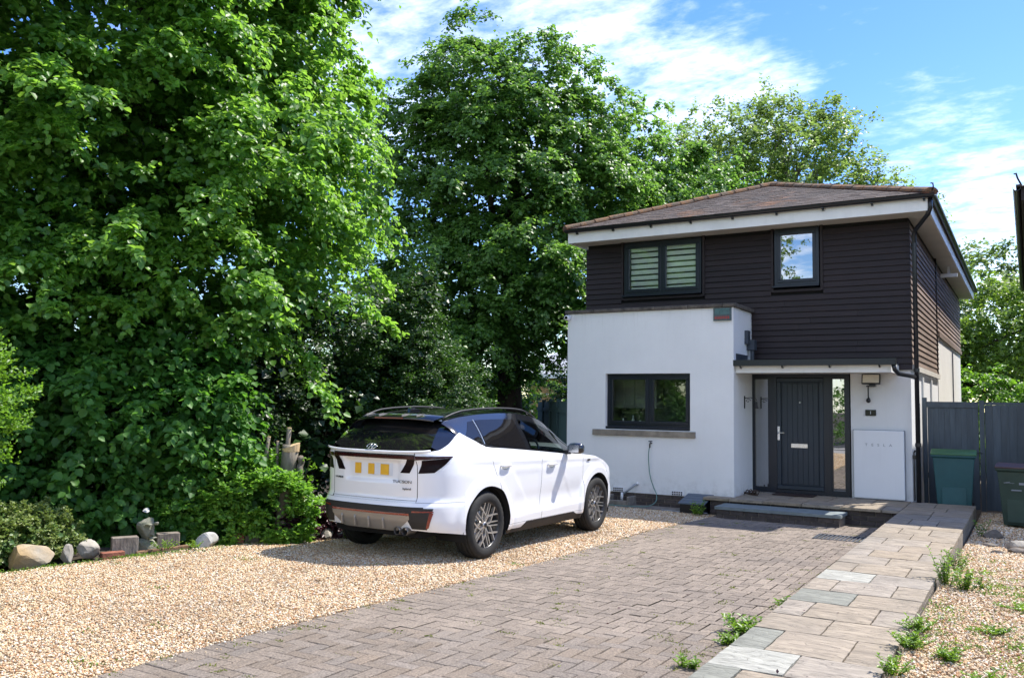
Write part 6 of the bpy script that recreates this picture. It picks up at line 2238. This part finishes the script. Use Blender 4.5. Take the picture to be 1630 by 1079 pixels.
tree('plane_tree', 'far bluish green tree showing above the yellow green tree at the right', (0, 49, -.4), 8, .3, T6, M['plane'], 49, nlimb=4,
     n_clusters=520, sprays=5, per=6, cr=.8, leaf=.24, droop=.3, down=.4, backkeep=.4, shape='small', width=1.2, lit_tone=.3)
bh = empty('boundary_hedge', (-25, 30, -.4), 'dark overgrown boundary hedge far behind the fence and under the trees', 'hedge')
BH = [(-34 + i * 2.4, 27 + i * .55 + .6 * math.sin(i * 1.7), 1.6 + .5 * math.sin(i * 2.1), 2.4) for i in range(7)] + [(-30 + i * 3, 22 - i * .6, 1.6, 2.4) for i in range(5)]
crown('foliage', BH, bh, M['dark_leaf'], 700, 6, 6, .8, .2, .3, 'small', seed=71, backkeep=.2, minz=-.5, lit_tone=.3, width=1.3)
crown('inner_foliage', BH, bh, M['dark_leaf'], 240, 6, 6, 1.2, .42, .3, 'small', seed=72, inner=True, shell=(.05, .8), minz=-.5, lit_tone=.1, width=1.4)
rb = empty('laurel_bush', (-1.0, 29.4, -.4), 'glossy light green bush behind the garden gate at the right', 'bush')
crown('foliage', [(-1.1, 29.8, 1.5, 1.1), (.2, 29.8, 1.3, 1.1), (-.4, 29.4, .8, 1.1), (1.5, 29.6, 1.2, 1.1)], rb, M['bright'], 330, 6, 6, .35, .13, .2, 'small', seed=51, lit_tone=.7, minz=-.3)
mb = MB()
for i in range(5): limb(mb, (-.6, 29.8, -.5), (-1.2 + i * .6, 29.7, 1.2), .05, .015, .1, 6, i)
mb.build('stem', M['bark'], rb, True, loc=(-.6, 29.8, -.4))
lb_ = empty('garden_bush', (-12.4, 27, -.4), 'light green bush beyond the sage green fence beside the tree trunk', 'bush')
crown('foliage', [(-14.6, 28.6, 1.6, 1.5), (-13.2, 27.6, 1.0, 1.2), (-16.5, 29, 1.2, 1.6)], lb_, M['bright'], 300, 6, 6, .4, .12, .2, 'small', seed=53, lit_tone=.5, minz=-.3)
db = empty('garden_bush', (-11.2, 22.5, -.4), 'darker bush beyond the fence close to the left house corner', 'bush')
crown('foliage', [(-12.0, 24.4, 1.7, .95), (-11.6, 24.2, .8, 1.0)], db, M['dark_leaf'], 260, 6, 6, .35, .09, .2, 'small', seed=54, lit_tone=.45, minz=-.3)

# --- bright privet at the left edge of the picture, close to the camera side
pv_ = empty('privet_bush', (-6.9, 3.3, 0), 'bright yellow green privet bush reaching in at the left edge', 'bush')
crown('foliage', [(-7.0, 3.35, 1.5, .50), (-7.1, 3.3, 1.12, .40), (-7.1, 3.25, 1.85, .36), (-7.6, 2.95, .5, .6), (-7.8, 2.8, 1.4, .75)], pv_, M['bright'], 700, 6, 7, .13, .042, -.2, 'small', seed=55, lit_tone=.6, down=-.3, width=.85)
mb = MB()
for i in range(5): limb(mb, (-7.6, 3.0, -.2), (-7.6 + random.gauss(0, .2), 2.9 + random.gauss(0, .2), 1.6), .03, .008, .1, 6, i)
mb.build('stem', M['bark'], pv_, True, loc=(-7.6, 3, 0))

# --- bed plants
vb = empty('euonymus_bush', (-7.9, 4.6, -.05), 'low rounded bush with cream edged small leaves behind the orange boulder', 'bush')
crown('foliage', [(-8.28, 4.35, .14, .24), (-8.25, 4.75, .17, .25), (-8.28, 5.05, .14, .22), (-8.45, 4.6, .20, .26), (-8.25, 4.05, .10, .25), (-8.5, 5.1, .16, .22)], vb, M['varieg'], 560, 7, 6, .06, .030, -.1, 'small', seed=57, lit_tone=.5, down=-.2, minz=-.1, width=1.2)
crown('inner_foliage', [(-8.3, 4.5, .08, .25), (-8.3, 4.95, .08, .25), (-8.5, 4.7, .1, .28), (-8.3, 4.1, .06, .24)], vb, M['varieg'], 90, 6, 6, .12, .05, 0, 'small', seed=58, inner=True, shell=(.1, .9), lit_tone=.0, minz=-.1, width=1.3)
gb = empty('garden_shrub', (-7.75, 7.0, -.1), 'leafy mid green shrub growing round the tree stump beside the gravel', 'bush')
GBB = [(-7.38, 7.32, .12, .24), (-7.43, 7.26, .38, .2), (-7.36, 7.45, .3, .18), (-7.48, 7.36, .12, .26), (-7.5, 7.3, .42, .2), (-7.55, 7.22, .15, .26), (-7.62, 7.1, .36, .26), (-7.5, 7.35, .38, .2), (-8.25, 6.6, .25, .34), (-7.98, 6.95, .40, .38), (-8.0, 7.25, .48, .36), (-7.72, 7.35, .22, .26), (-8.4, 6.9, .5, .38), (-7.92, 6.75, .05, .28), (-7.62, 7.55, .30, .22), (-8.1, 7.6, .5, .3), (-7.78, 7.2, .45, .28)]
crown('foliage', GBB, gb, M['shrub'], 900, 6, 6, .12, .05, .05, seed=59, lit_tone=.8, down=-.05, flat=1.1, minz=-.12, shape='lime', width=.85, clip=lambda q: q[:, 0] < np.interp(q[:, 1], [6.3, 6.6, 7.2, 7.6, 8.2], [-8.1, -7.75, -7.33, -7.12, -7.1]))
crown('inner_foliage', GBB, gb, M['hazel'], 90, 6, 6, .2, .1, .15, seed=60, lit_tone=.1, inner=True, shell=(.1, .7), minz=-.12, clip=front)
iv = empty('ivy_clump', (-7.95, 6.3, -.05), 'low dark glossy ivy clump between the timber block and the green shrub', 'plant')
crown('foliage', [(-8.2, 6.5, .14, .22), (-8.05, 6.7, .05, .2)], iv, M['hazel'], 130, 5, 6, .10, .06, .3, seed=61, minz=-.1, clip=front)
pb = empty('purple_plant', (-7.35, 7.8, -.1), 'low purple leaved plant between the stump and the rear of the car', 'plant')
crown('foliage', [(-7.55, 7.85, .0, .2), (-7.45, 8.1, .0, .2), (-7.7, 7.7, .04, .2), (-7.55, 8.35, .0, .2), (-7.75, 8.0, .05, .22)], pb, M['purple'], 230, 6, 6, .10, .06, .2, seed=63, minz=-.15, width=.8)

# stump with cut stems
sm = empty('tree_stump', (-7.62, 7.45, -.1), 'pollarded stump with a freshly cut pale top standing in the green shrub', 'stump')
def stem_pts(a, b, n=6, w=.02):
    a, b = Vector(a), Vector(b)
    return [a.lerp(b, i / (n - 1)) + Vector((random.gauss(0, w), random.gauss(0, w), 0)) * (1 if 0 < i < n - 1 else 0) for i in range(n)]
tr_ = MB().tube([(-7.70, 7.5, -.2), (-7.68, 7.5, .1), (-7.64, 7.5, .45), (-7.60, 7.5, .75), (-7.57, 7.5, .97)], [.09, .075, .08, .092, .10], 14).build('trunk', M['bark_pale'], sm, True, loc=(-7.62, 7.5, 0))
cp_ = MB().add([(-7.57 + .104 * math.cos(t), 7.5 + .104 * math.sin(t), .972 + .035 * math.sin(t + .6)) for t in np.linspace(0, 2 * PI, 18, endpoint=False)] + [(-7.57 + .098 * math.cos(t), 7.5 + .098 * math.sin(t), .90) for t in np.linspace(0, 2 * PI, 18, endpoint=False)],
               [tuple(range(18))] + [(i, (i + 1) % 18, 18 + (i + 1) % 18, 18 + i)[::-1] for i in range(18)]).build('cut_top', M['cut_wood'], sm)
MB().tube(stem_pts((-7.50, 7.55, .55), (-7.47, 7.56, .83)), [.04] * 6, 8).build('branch_stub', M['bark_pale'], sm, True)
MB().tube([(-7.5, 7.5, .42), (-7.42, 7.5, .40), (-7.38, 7.52, .47), (-7.375, 7.52, .30)], [.03, .03, .026, .02], 8).build('branch_stub', M['cut_wood'], sm, True)
def cut_stem(a, b, r, label):
    o = empty('cut_stem', a, label, 'stem', 'cut stems round the stump')
    MB().tube(stem_pts(a, b, 6, .012), [r, r * .95, r * .9, r * .85, r * .8, r * .75], 9).build('stem', M['bark_pale'], o, True)
    e = Vector(b)
    MB().lathe([(0, .004), (r * .74, .002), (r * .76, -.01)], tuple(e), 'z', 10).build('cut_end', M['cut_wood'], o)
    n = 10
    rr = np.random.default_rng(int(abs(b[2]) * 1000))
    leaf_object('sprout', np.array(b) + rr.normal(0, .025, (n, 3)) + np.array([0, 0, -.05]), rr.normal(size=(n, 3)), rr.normal(size=(n, 3)) + np.array([0, 0, 1]), rr.uniform(.02, .045, n), M['varieg'], o, rr.uniform(.4, 1, n), 'small', a)
    return o
cut_stem((-7.86, 7.38, .1), (-7.84, 7.40, 1.07), .028, 'thin upright cut stem standing left of the pollarded stump')
cut_stem((-7.72, 7.5, .2), (-7.66, 7.55, 1.18), .036, 'tallest upright cut stem right beside the pollarded stump')
cut_stem((-7.70, 7.42, .2), (-7.73, 7.44, 1.02), .024, 'short cut stem just left of the tallest stem')
o = empty('sapling_sprig', (-7.45, 7.6, .3), 'small leafy sprig growing out right of the stump', 'plant')
rr = np.random.default_rng(5)
n = 46
q = np.array([-7.38, 7.62, .66]) + rr.normal(size=(n, 3)) * np.array([.07, .07, .16])
leaf_object('foliage', q, rr.normal(size=(n, 3)) + np.array([.3, 0, .3]), rr.normal(size=(n, 3)) * .5 + np.array([0, 0, 1]), rr.uniform(.04, .07, n), M['bright'], o, rr.uniform(.3, 1, n), 'small', (-7.45, 7.6, .3))
MB().tube([(-7.5, 7.58, .3), (-7.42, 7.6, .6), (-7.36, 7.62, .85)], [.008, .006, .003], 5).build('stem', M['bark'], o)

# --- stones, timber and statue along the bed
def rock(name, c, size, mt, label, cat='rock', group=None, seed=0, rz=0.0, sub=3):
    import bmesh
    bm = bmesh.new()
    bmesh.ops.create_icosphere(bm, subdivisions=sub, radius=1.0)
    r = random.Random(seed)
    planes = [(Vector((r.gauss(0, 1), r.gauss(0, 1), r.gauss(0, .8))).normalized(), r.uniform(.5, .82)) for _ in range(12)]
    for v in bm.verts:
        for nrm_, d in planes:
            e = v.co.dot(nrm_) - d
            if e > 0: v.co -= nrm_ * e * .93
        v.co *= 1 + .025 * math.sin(v.co.x * 9 + seed) * math.sin(v.co.y * 8 + v.co.z * 7)
    cr_, sr_ = math.cos(rz), math.sin(rz)
    for v in bm.verts:
        x, y, z = v.co.x * size[0], v.co.y * size[1], v.co.z * size[2]
        v.co = Vector((x * cr_ - y * sr_, x * sr_ + y * cr_, z))
    me = D.meshes.new(name); bm.to_mesh(me); bm.free()
    me.materials.append(mt)
    o = D.objects.new(name, me); o.location = c
    COL.objects.link(o)
    return tag(o, label, cat, group)


GR = 'stones edging the planted bed'
rock('boulder', (-7.97, 4.64, .035), (.14, .28, .135), M['rock_orange'], 'large boulder with an orange lichen patch at the front of the bed', 'rock', GR, 3, -.15)
rock('stone', (-8.02, 4.26, .01), (.10, .13, .11), M['rock'], 'pale stone cut off by the left edge of the picture beside the orange boulder', 'rock', GR, 5)
rock('stone', (-7.97, 5.00, .0), (.08, .085, .11), M['rock'], 'small squarish stone just right of the orange boulder', 'rock', GR, 6)
rock('stone', (-8.02, 5.27, .01), (.11, .145, .12), M['rock'], 'rounded buff stone second right of the orange boulder', 'rock', GR, 8)
rock('white_stone', (-7.75, 6.47, -.03), (.10, .16, .10), M['rock_white'], 'white angular stone right of the timber block and statue', 'rock', GR, 9)
rock('stone', (-7.46, 7.58, -.09), (.07, .08, .06), M['rock'], 'small pale stone right of the brown timber block', 'rock', GR, 10)
rock('stone', (-7.38, 7.72, -.09), (.07, .07, .055), M['rock_white'], 'middle one of three small pale stones near the purple plant', 'rock', GR, 11)
rock('stone', (-7.30, 7.87, -.09), (.08, .11, .07), M['rock'], 'pale stone nearest the car under the purple plant', 'rock', GR, 12)
rock('stone', (-7.22, 8.08, -.10), (.09, .10, .07), M['rock_white'], 'pale stone partly behind the rear wheel of the car', 'rock', GR, 13)
GB = 'weathered timber blocks edging the bed'
def block(cx, cy, dx, dy, z1, rz, mt, label, group=GB, name='timber_block'):
    o = MB().box(-dx / 2, dx / 2, -dy / 2, dy / 2, -.2, z1).build(name, mt); bevel(o, .006)
    o.location = (cx, cy, 0); o.rotation_euler = (0, 0, rz)
    return tag(o, label, 'timber', group)
block(-8.0, 5.64, .11, .25, .09, -.48, M['sleeper'], 'grey timber block left of the stone statue')
block(-7.99, 6.15, .11, .23, .07, -.48, M['sleeper'], 'grey timber block right of the stone statue')
block(-7.62, 7.43, .09, .22, .0, -.48, M['sleeper_br'], 'brown timber block in front of the stump')
block(-7.86, 6.1, .05, .8, -.06, -.12, M['sleeper_br'], 'low thin timber edging strip in front of the statue')
block(-7.74, 6.90, .06, .11, .01, -.4, M['red_brick'], 'broken red brick standing on edge between ivy and timber', 'broken bricks in the bed edge', 'broken_brick')
block(-7.68, 7.04, .06, .16, -.03, -.5, M['rock_dark'], 'dark broken brick beside the red one at the bed edge', 'broken bricks in the bed edge', 'broken_brick')
block(-7.93, 5.46, .08, .22, -.03, -.3, M['red_brick'], 'flat red brick lying between the stones and the grey timber block', 'broken bricks in the bed edge', 'flat_brick')
# statue: crouching gargoyle-like garden figure, head and hunched back
stt = empty('garden_statue', (-8.03, 5.92, -.05), 'weathered mossy stone head ornament between the two grey timber blocks', 'statue')
hd_ = rock('head', (-7.93, 6.0, .16), (.10, .12, .15), M['statue'], None, None, None, 21)
hd_.parent = stt; hd_.location = (0, 0, .19)
bs_ = rock('base', (0, 0, 0), (.125, .14, .12), M['statue'], None, None, None, 22); bs_.parent = stt; bs_.location = (0, 0, .02)
ns_ = MB().add([(.09, -.035, .14), (.09, .02, .14), (.16, -.02, .13), (.10, -.01, .24)], [(0, 2, 3), (2, 1, 3), (0, 1, 2), (0, 3, 1)]); n_o = meshobj('nose', ns_.v, ns_.f, M['statue'], None); n_o.parent = stt
for sgn, yy in ((-1, -.055), (1, .03)):
    e_ = rock('brow', (0, 0, 0), (.035, .04, .018), M['statue'], None, None, None, 23 + sgn); e_.parent = stt; e_.location = (.10, yy, .245)
mo_ = rock('mouth', (0, 0, 0), (.035, .055, .016), M['statue'], None, None, None, 29); mo_.parent = stt; mo_.location = (.105, -.01, .10)
ch_ = rock('leaf_crest', (0, 0, 0), (.035, .06, .02), M['rock_white'], None, None, None, 31); ch_.parent = stt; ch_.location = (.0, -.02, .375); ch_.rotation_euler = (0.3, .2, .6)

# right-hand border rocks
GR2 = 'rocks in the right gravel border'
rock('rock', (-.36, 12.75, zr(12.7) + .01), (.17, .12, .09), M['rock'], 'yellowish flat rock at the right edge of the gravel border', 'rock', GR2, 41).location = (-.17, 12.3, zr(12.3) + .02)
rock('rock', (-.44, 13.3, zr(13.3) + .02), (.17, .13, .10), M['rock_dark'], 'grey rock in the shade between the path and the dark green bin', 'rock', GR2, 42)
rock('rock', (-.46, 12.35, zr(12.3)), (.12, .06, .035), M['rock_dark'], 'flat brown stone on the gravel below the shaded grey rock', 'rock', GR2, 43)
rock('rock', (-.36, 11.6, zr(11.6)), (.10, .06, .04), M['rock_dark'], 'small flat brown stone nearest the camera on the right gravel', 'rock', GR2, 44)
rock('rock', (-.15, 11.9, zr(11.9)), (.12, .08, .06), M['rock_dark'], 'dark pointed stone below the yellowish flat rock at the right edge', 'rock', GR2, 45)


# --- weeds
def weed(name, x, y, z, h, n, label, group, seed, spread=.07, kind='upright', size=.035):
    r = np.random.default_rng(seed)
    o = empty(name, (x, y, z), label, 'weed', group)
    ns = max(3, n // 12)
    stems = MB()
    P_, D_, N_ = [], [], []
    for i in range(ns):
        a = r.uniform(0, 6.28); rr_ = spread * r.uniform(.1, 1)
        b0 = Vector((x + rr_ * .5 * math.cos(a), y + rr_ * .5 * math.sin(a), z))
        tp = Vector((x + rr_ * 1.6 * math.cos(a), y + rr_ * 1.6 * math.sin(a), z + h * r.uniform(.5, 1.1)))
        stems.tube([b0, b0.lerp(tp, .5) + Vector((0, 0, h * .08)), tp], [.0028, .0022, .001], 4, False)
        for k in range(12):
            t = (k + 1) / 12
            ang_ = k * 2.4 + a
            P_.append(tuple(b0.lerp(tp, t))); D_.append((math.cos(ang_), math.sin(ang_), .5 if kind == 'upright' else .15)); N_.append((-.3 * math.cos(ang_), -.3 * math.sin(ang_), 1))
    P_ = np.array(P_); D_ = np.array(D_) + r.normal(0, .2, (len(P_), 3)); N_ = np.array(N_) + r.normal(0, .2, (len(P_), 3))
    leaf_object('leaf', P_, D_, N_, size * r.uniform(.6, 1.2, len(P_)), M['weed'], o, r.uniform(0, 1, len(P_)), 'small', (x, y, z), .8)['kind'] = 'stuff'
    stems.build('stem', M['weed'], o)['kind'] = 'stuff'
    return o


GW = 'weeds growing along the path and in the gravel'
weed('weed', -1.75, 7.27, zg(7.27), .13, 40, 'single bright green weed at the left path edge beside the greenish slab', GW, 1, .04, size=.05)
weed('weed', -1.77, 6.22, zg(6.2), .11, 260, 'leafy green weed clump at the left path edge left of the widest buff slab', GW, 2, .11, size=.045)
weed('weed', -1.78, 5.86, zg(5.9), .06, 180, 'lower weed clump just nearer the camera than the leafy clump on the left path edge', GW, 3, .09)
weed('weed', -1.80, 5.12, zg(5.1), .05, 130, 'small weed tuft between the paving blocks beside the white slab', GW, 4, .06)
weed('weed', -.68, 8.75, zr(8.7), .30, 260, 'tall feathery weed at the right path edge, the largest on the gravel', GW, 5, .10, size=.04)
weed('weed', -.52, 8.55, zr(8.5), .18, 260, 'bushy weed just right of the tall feathery weed', GW, 6, .12, size=.04)
weed('weed', -.64, 9.75, zr(9.7), .2, 180, 'weed farther along the right path edge behind the tall feathery one', GW, 7, .08)
weed('weed', -.36, 8.75, zr(8.7), .08, 80, 'flat spreading weed on the gravel right of the bushy weed', GW, 8, .13)
weed('weed', -.70, 6.65, zr(6.6), .09, 260, 'weed clump at the right path edge about half way along the gravel', GW, 9, .10)
weed('weed', -.69, 6.15, zr(6.1), .10, 280, 'dense weed clump at the right path edge nearer the camera', GW, 10, .11)
weed('weed', -.46, 6.0, zr(6.0), .06, 220, 'low weed on the gravel a little away from the near path edge', GW, 11, .10)
weed('weed', -.72, 5.45, zr(5.4), .10, 200, 'nearest weed at the right path edge by the bottom of the picture', GW, 12, .08)
weed('weed', -.22, 5.6, zr(5.6), .05, 220, 'pale low weed on the gravel near the bottom right corner', GW, 13, .10)
weed('weed', -.25, 6.9, zr(6.9), .05, 170, 'scattered low weed on the open gravel at the right', GW, 14, .12)
weed('weed', -.08, 7.9, zr(7.9), .05, 180, 'low weed at the right edge of the picture on the gravel', GW, 15, .13)
weed('weed', -4.68, 13.72, zg(13.7), .20, 130, 'bright green weed in front of the blue grey plastic box', GW, 16, .12, size=.06)
weed('weed', -.60, 13.3, zr(13.3), .2, 70, 'bluish weed in the shade at the far right corner of the path', GW, 17, .08, size=.05)
weed('weed', -7.78, 5.95, -.06, .10, 90, 'green weed tuft in front of the left grey timber block', GW, 18, .12)
weed('weed', -7.70, 6.28, -.07, .05, 80, 'low weed at the foot of the right grey timber block', GW, 19, .12)
weed('weed', -7.50, 7.15, -.1, .06, 80, 'low yellowish weeds on the gravel edge before the stump', GW, 20, .16)
weed('weed', -7.1, 8.0, -.13, .16, 90, 'grassy weed beside the rear of the car', GW, 21, .1)
# moss and grass growing in the joints: nobody could count it
r = np.random.default_rng(77)
nk = 230
mx_, my_ = [], []
for i in range(nk):
    t_ = r.random()
    if t_ < .35: x, y = XR - abs(r.normal(0, .10)), r.uniform(4.0, 13)
    elif t_ < .6: x, y = XL + abs(r.normal(.12, .1)), r.uniform(3, 12)
    else: x, y = r.uniform(XL + .1, XR - .1), r.uniform(3.2, 13.3)
    m_ = int(r.uniform(6, 34)); s_ = r.uniform(.015, .05)
    mx_.append(x + r.normal(0, s_, m_)); my_.append(np.round((y + r.normal(0, s_ * .9, m_)) / .1) * .1 * .4 + .6 * (y + r.normal(0, s_, m_)))
x = np.concatenate(mx_); y = np.concatenate(my_)
z = np.array([zg(q) for q in y]) - .002
n = len(x)
ok = x < XR - .005
x, y, z = x[ok], y[ok], z[ok]; n = len(x)
o = leaf_object('joint_moss', np.stack([x, y, z], 1), r.normal(size=(n, 3)) * np.array([1, 1, .3]) + np.array([0, 0, .55]), r.normal(size=(n, 3)), r.uniform(.008, .022, n), M['moss'], None, r.uniform(0, 1, n), 'small', (0, 0, 0), .7)
tag(o, 'tufts of moss and short grass growing in the joints of the block paving', 'moss', kind='stuff')
nk = 60
xx, yy = [], []
for i in range(nk):
    cx, cy = r.uniform(-7.7, -4.5), r.uniform(3, 13); m_ = int(r.uniform(8, 30))
    if i < 30: cx = -7.68 + abs(r.normal(0, .08)); cy = r.uniform(5, 8.5)
    xx.append(cx + r.normal(0, .05, m_)); yy.append(cy + r.normal(0, .05, m_))
for i in range(90):
    cx, cy = r.uniform(-7.85, -7.68), r.uniform(4.2, 7.4); m_ = int(r.uniform(10, 40))
    xx.append(cx + r.normal(0, .04, m_)); yy.append(cy + r.normal(0, .06, m_))
for i in range(150):
    cx, cy = r.uniform(-.72, .3), r.uniform(4.2, 11); m_ = int(r.uniform(8, 40))
    xx.append(cx + r.normal(0, .05, m_)); yy.append(cy + r.normal(0, .06, m_))
x = np.concatenate(xx); y = np.concatenate(yy); ok = (x < -4.4) | (x > -.74); x, y = x[ok], y[ok]; n = len(x)
z = np.array([zg(b) if a < -2 else zr(b) for a, b in zip(x, y)])
o = leaf_object('gravel_weeds', np.stack([x, y, z], 1), r.normal(size=(n, 3)) * np.array([1, 1, .4]) + np.array([0, 0, .5]), r.normal(size=(n, 3)), r.uniform(.012, .03, n), M['weed'], None, r.uniform(.2, 1, n), 'small', (0, 0, 0), .6)
tag(o, 'tiny weeds and grass blades scattered over the gravel', 'weed', kind='stuff')
# twigs and fallen leaves
n = 160
x = r.uniform(-7.5, 0.2, n); y = r.uniform(3.2, 12, n)
z = np.array([zg(b) if a < -1.7 else (.004 if a < -.76 else zr(b) + .012) for a, b in zip(x, y)]) + .004
o = leaf_object('fallen_leaves', np.stack([x, y, z], 1), r.normal(size=(n, 3)) * np.array([1, 1, .1]), r.normal(size=(n, 3)) * .25 + np.array([0, 0, 1]), r.uniform(.012, .03, n), M['purple'], None, r.uniform(0, 1, n), 'small', (0, 0, 0), .9)
tag(o, 'small dark dead leaves and bits scattered on the drive and gravel', 'leaves', kind='stuff')

tw = MB()
for i in range(70):
    x_ = random.uniform(-7.5, -4.5) if i < 40 else random.uniform(-.6, .2)
    y_ = random.uniform(3.5, 10)
    z_ = (zg(y_) if x_ < -2 else zr(y_)) + .012
    a_ = random.uniform(0, 6.28); L_ = random.uniform(.03, .13)
    tw.tube([(x_, y_, z_), (x_ + L_ * .5 * math.cos(a_) + random.gauss(0, .006), y_ + L_ * .5 * math.sin(a_) + random.gauss(0, .006), z_ + .006), (x_ + L_ * math.cos(a_), y_ + L_ * math.sin(a_), z_)], .0022, 4)
tag(tw.build('twigs', M['bark']), 'thin dark twigs lying scattered on the gravel', 'twigs', kind='stuff')

# --- across the road, behind the camera: what the windows mirror
oh = empty('roadside_hedge', (-2, -11, 0), 'clipped green hedge across the road mirrored in the glass', 'hedge')
crown('foliage', [(-22 + i * 2.6, -11.5 + .3 * math.sin(i), 1.0 + .2 * math.sin(i * 2), 1.6) for i in range(15)], oh, M['syc'], 1500, 5, 5, .5, .13, .2, 'small', seed=81, backkeep=1)
for i, (x, y, h, lab) in enumerate(((-14, -15, 7.5, 'spreading green tree across the road mirrored in the left windows'), (2.5, -12, 8.5, 'leafy tree across the road mirrored in the small upper window'), (-5, -17, 6, 'low green tree across the road mirrored beside the front door'))):
    tree('street_tree', lab, (x, y, -.1), h * .7, .25, [(x, y, h * .75, 2.3), (x + 1.6, y, h * .6, 1.8), (x - 1.6, y + .4, h * .62, 1.9), (x + .2, y + 1.2, h * .55, 1.7)], M['syc'], 90 + i, nlimb=3, group='trees across the road',
         n_clusters=330, sprays=5, per=5, cr=.6, leaf=.2, backkeep=1, shape='small', width=1.2)
tree('street_tree', 'tall tree across the road mirrored in the left part of the small upper window', (-11.2, -10.5, -.1), 6.5, .25, [(-11.1, -10.3, 8.2, 1.7), (-10.7, -10.2, 9.6, 1.2), (-12.4, -10.6, 7.4, 1.8), (-11.2, -10, 6, 1.5)], M['plane'], 97, nlimb=3, group='trees across the road',
     n_clusters=330, sprays=5, per=5, cr=.45, leaf=.16, backkeep=1, shape='small', width=1.2, shell=(.3, 1.05))
tree('garden_tree', 'leafy tree right of the drive outside the picture mirrored in the car windows', (8.5, 6, -.1), 2.8, .2, [(8.5, 5, 2.6, 1.6), (8.8, 8, 2.6, 1.7), (9, 11, 2.8, 1.7), (8.6, 2, 2.2, 1.6), (9, 6.5, 1.2, 1.7), (9, 10, 1.2, 1.7), (9, 3, 1.2, 1.7)], M['syc'], 98, nlimb=4,
     n_clusters=480, sprays=5, per=5, cr=.6, leaf=.2, backkeep=1, shape='small', width=1.2)
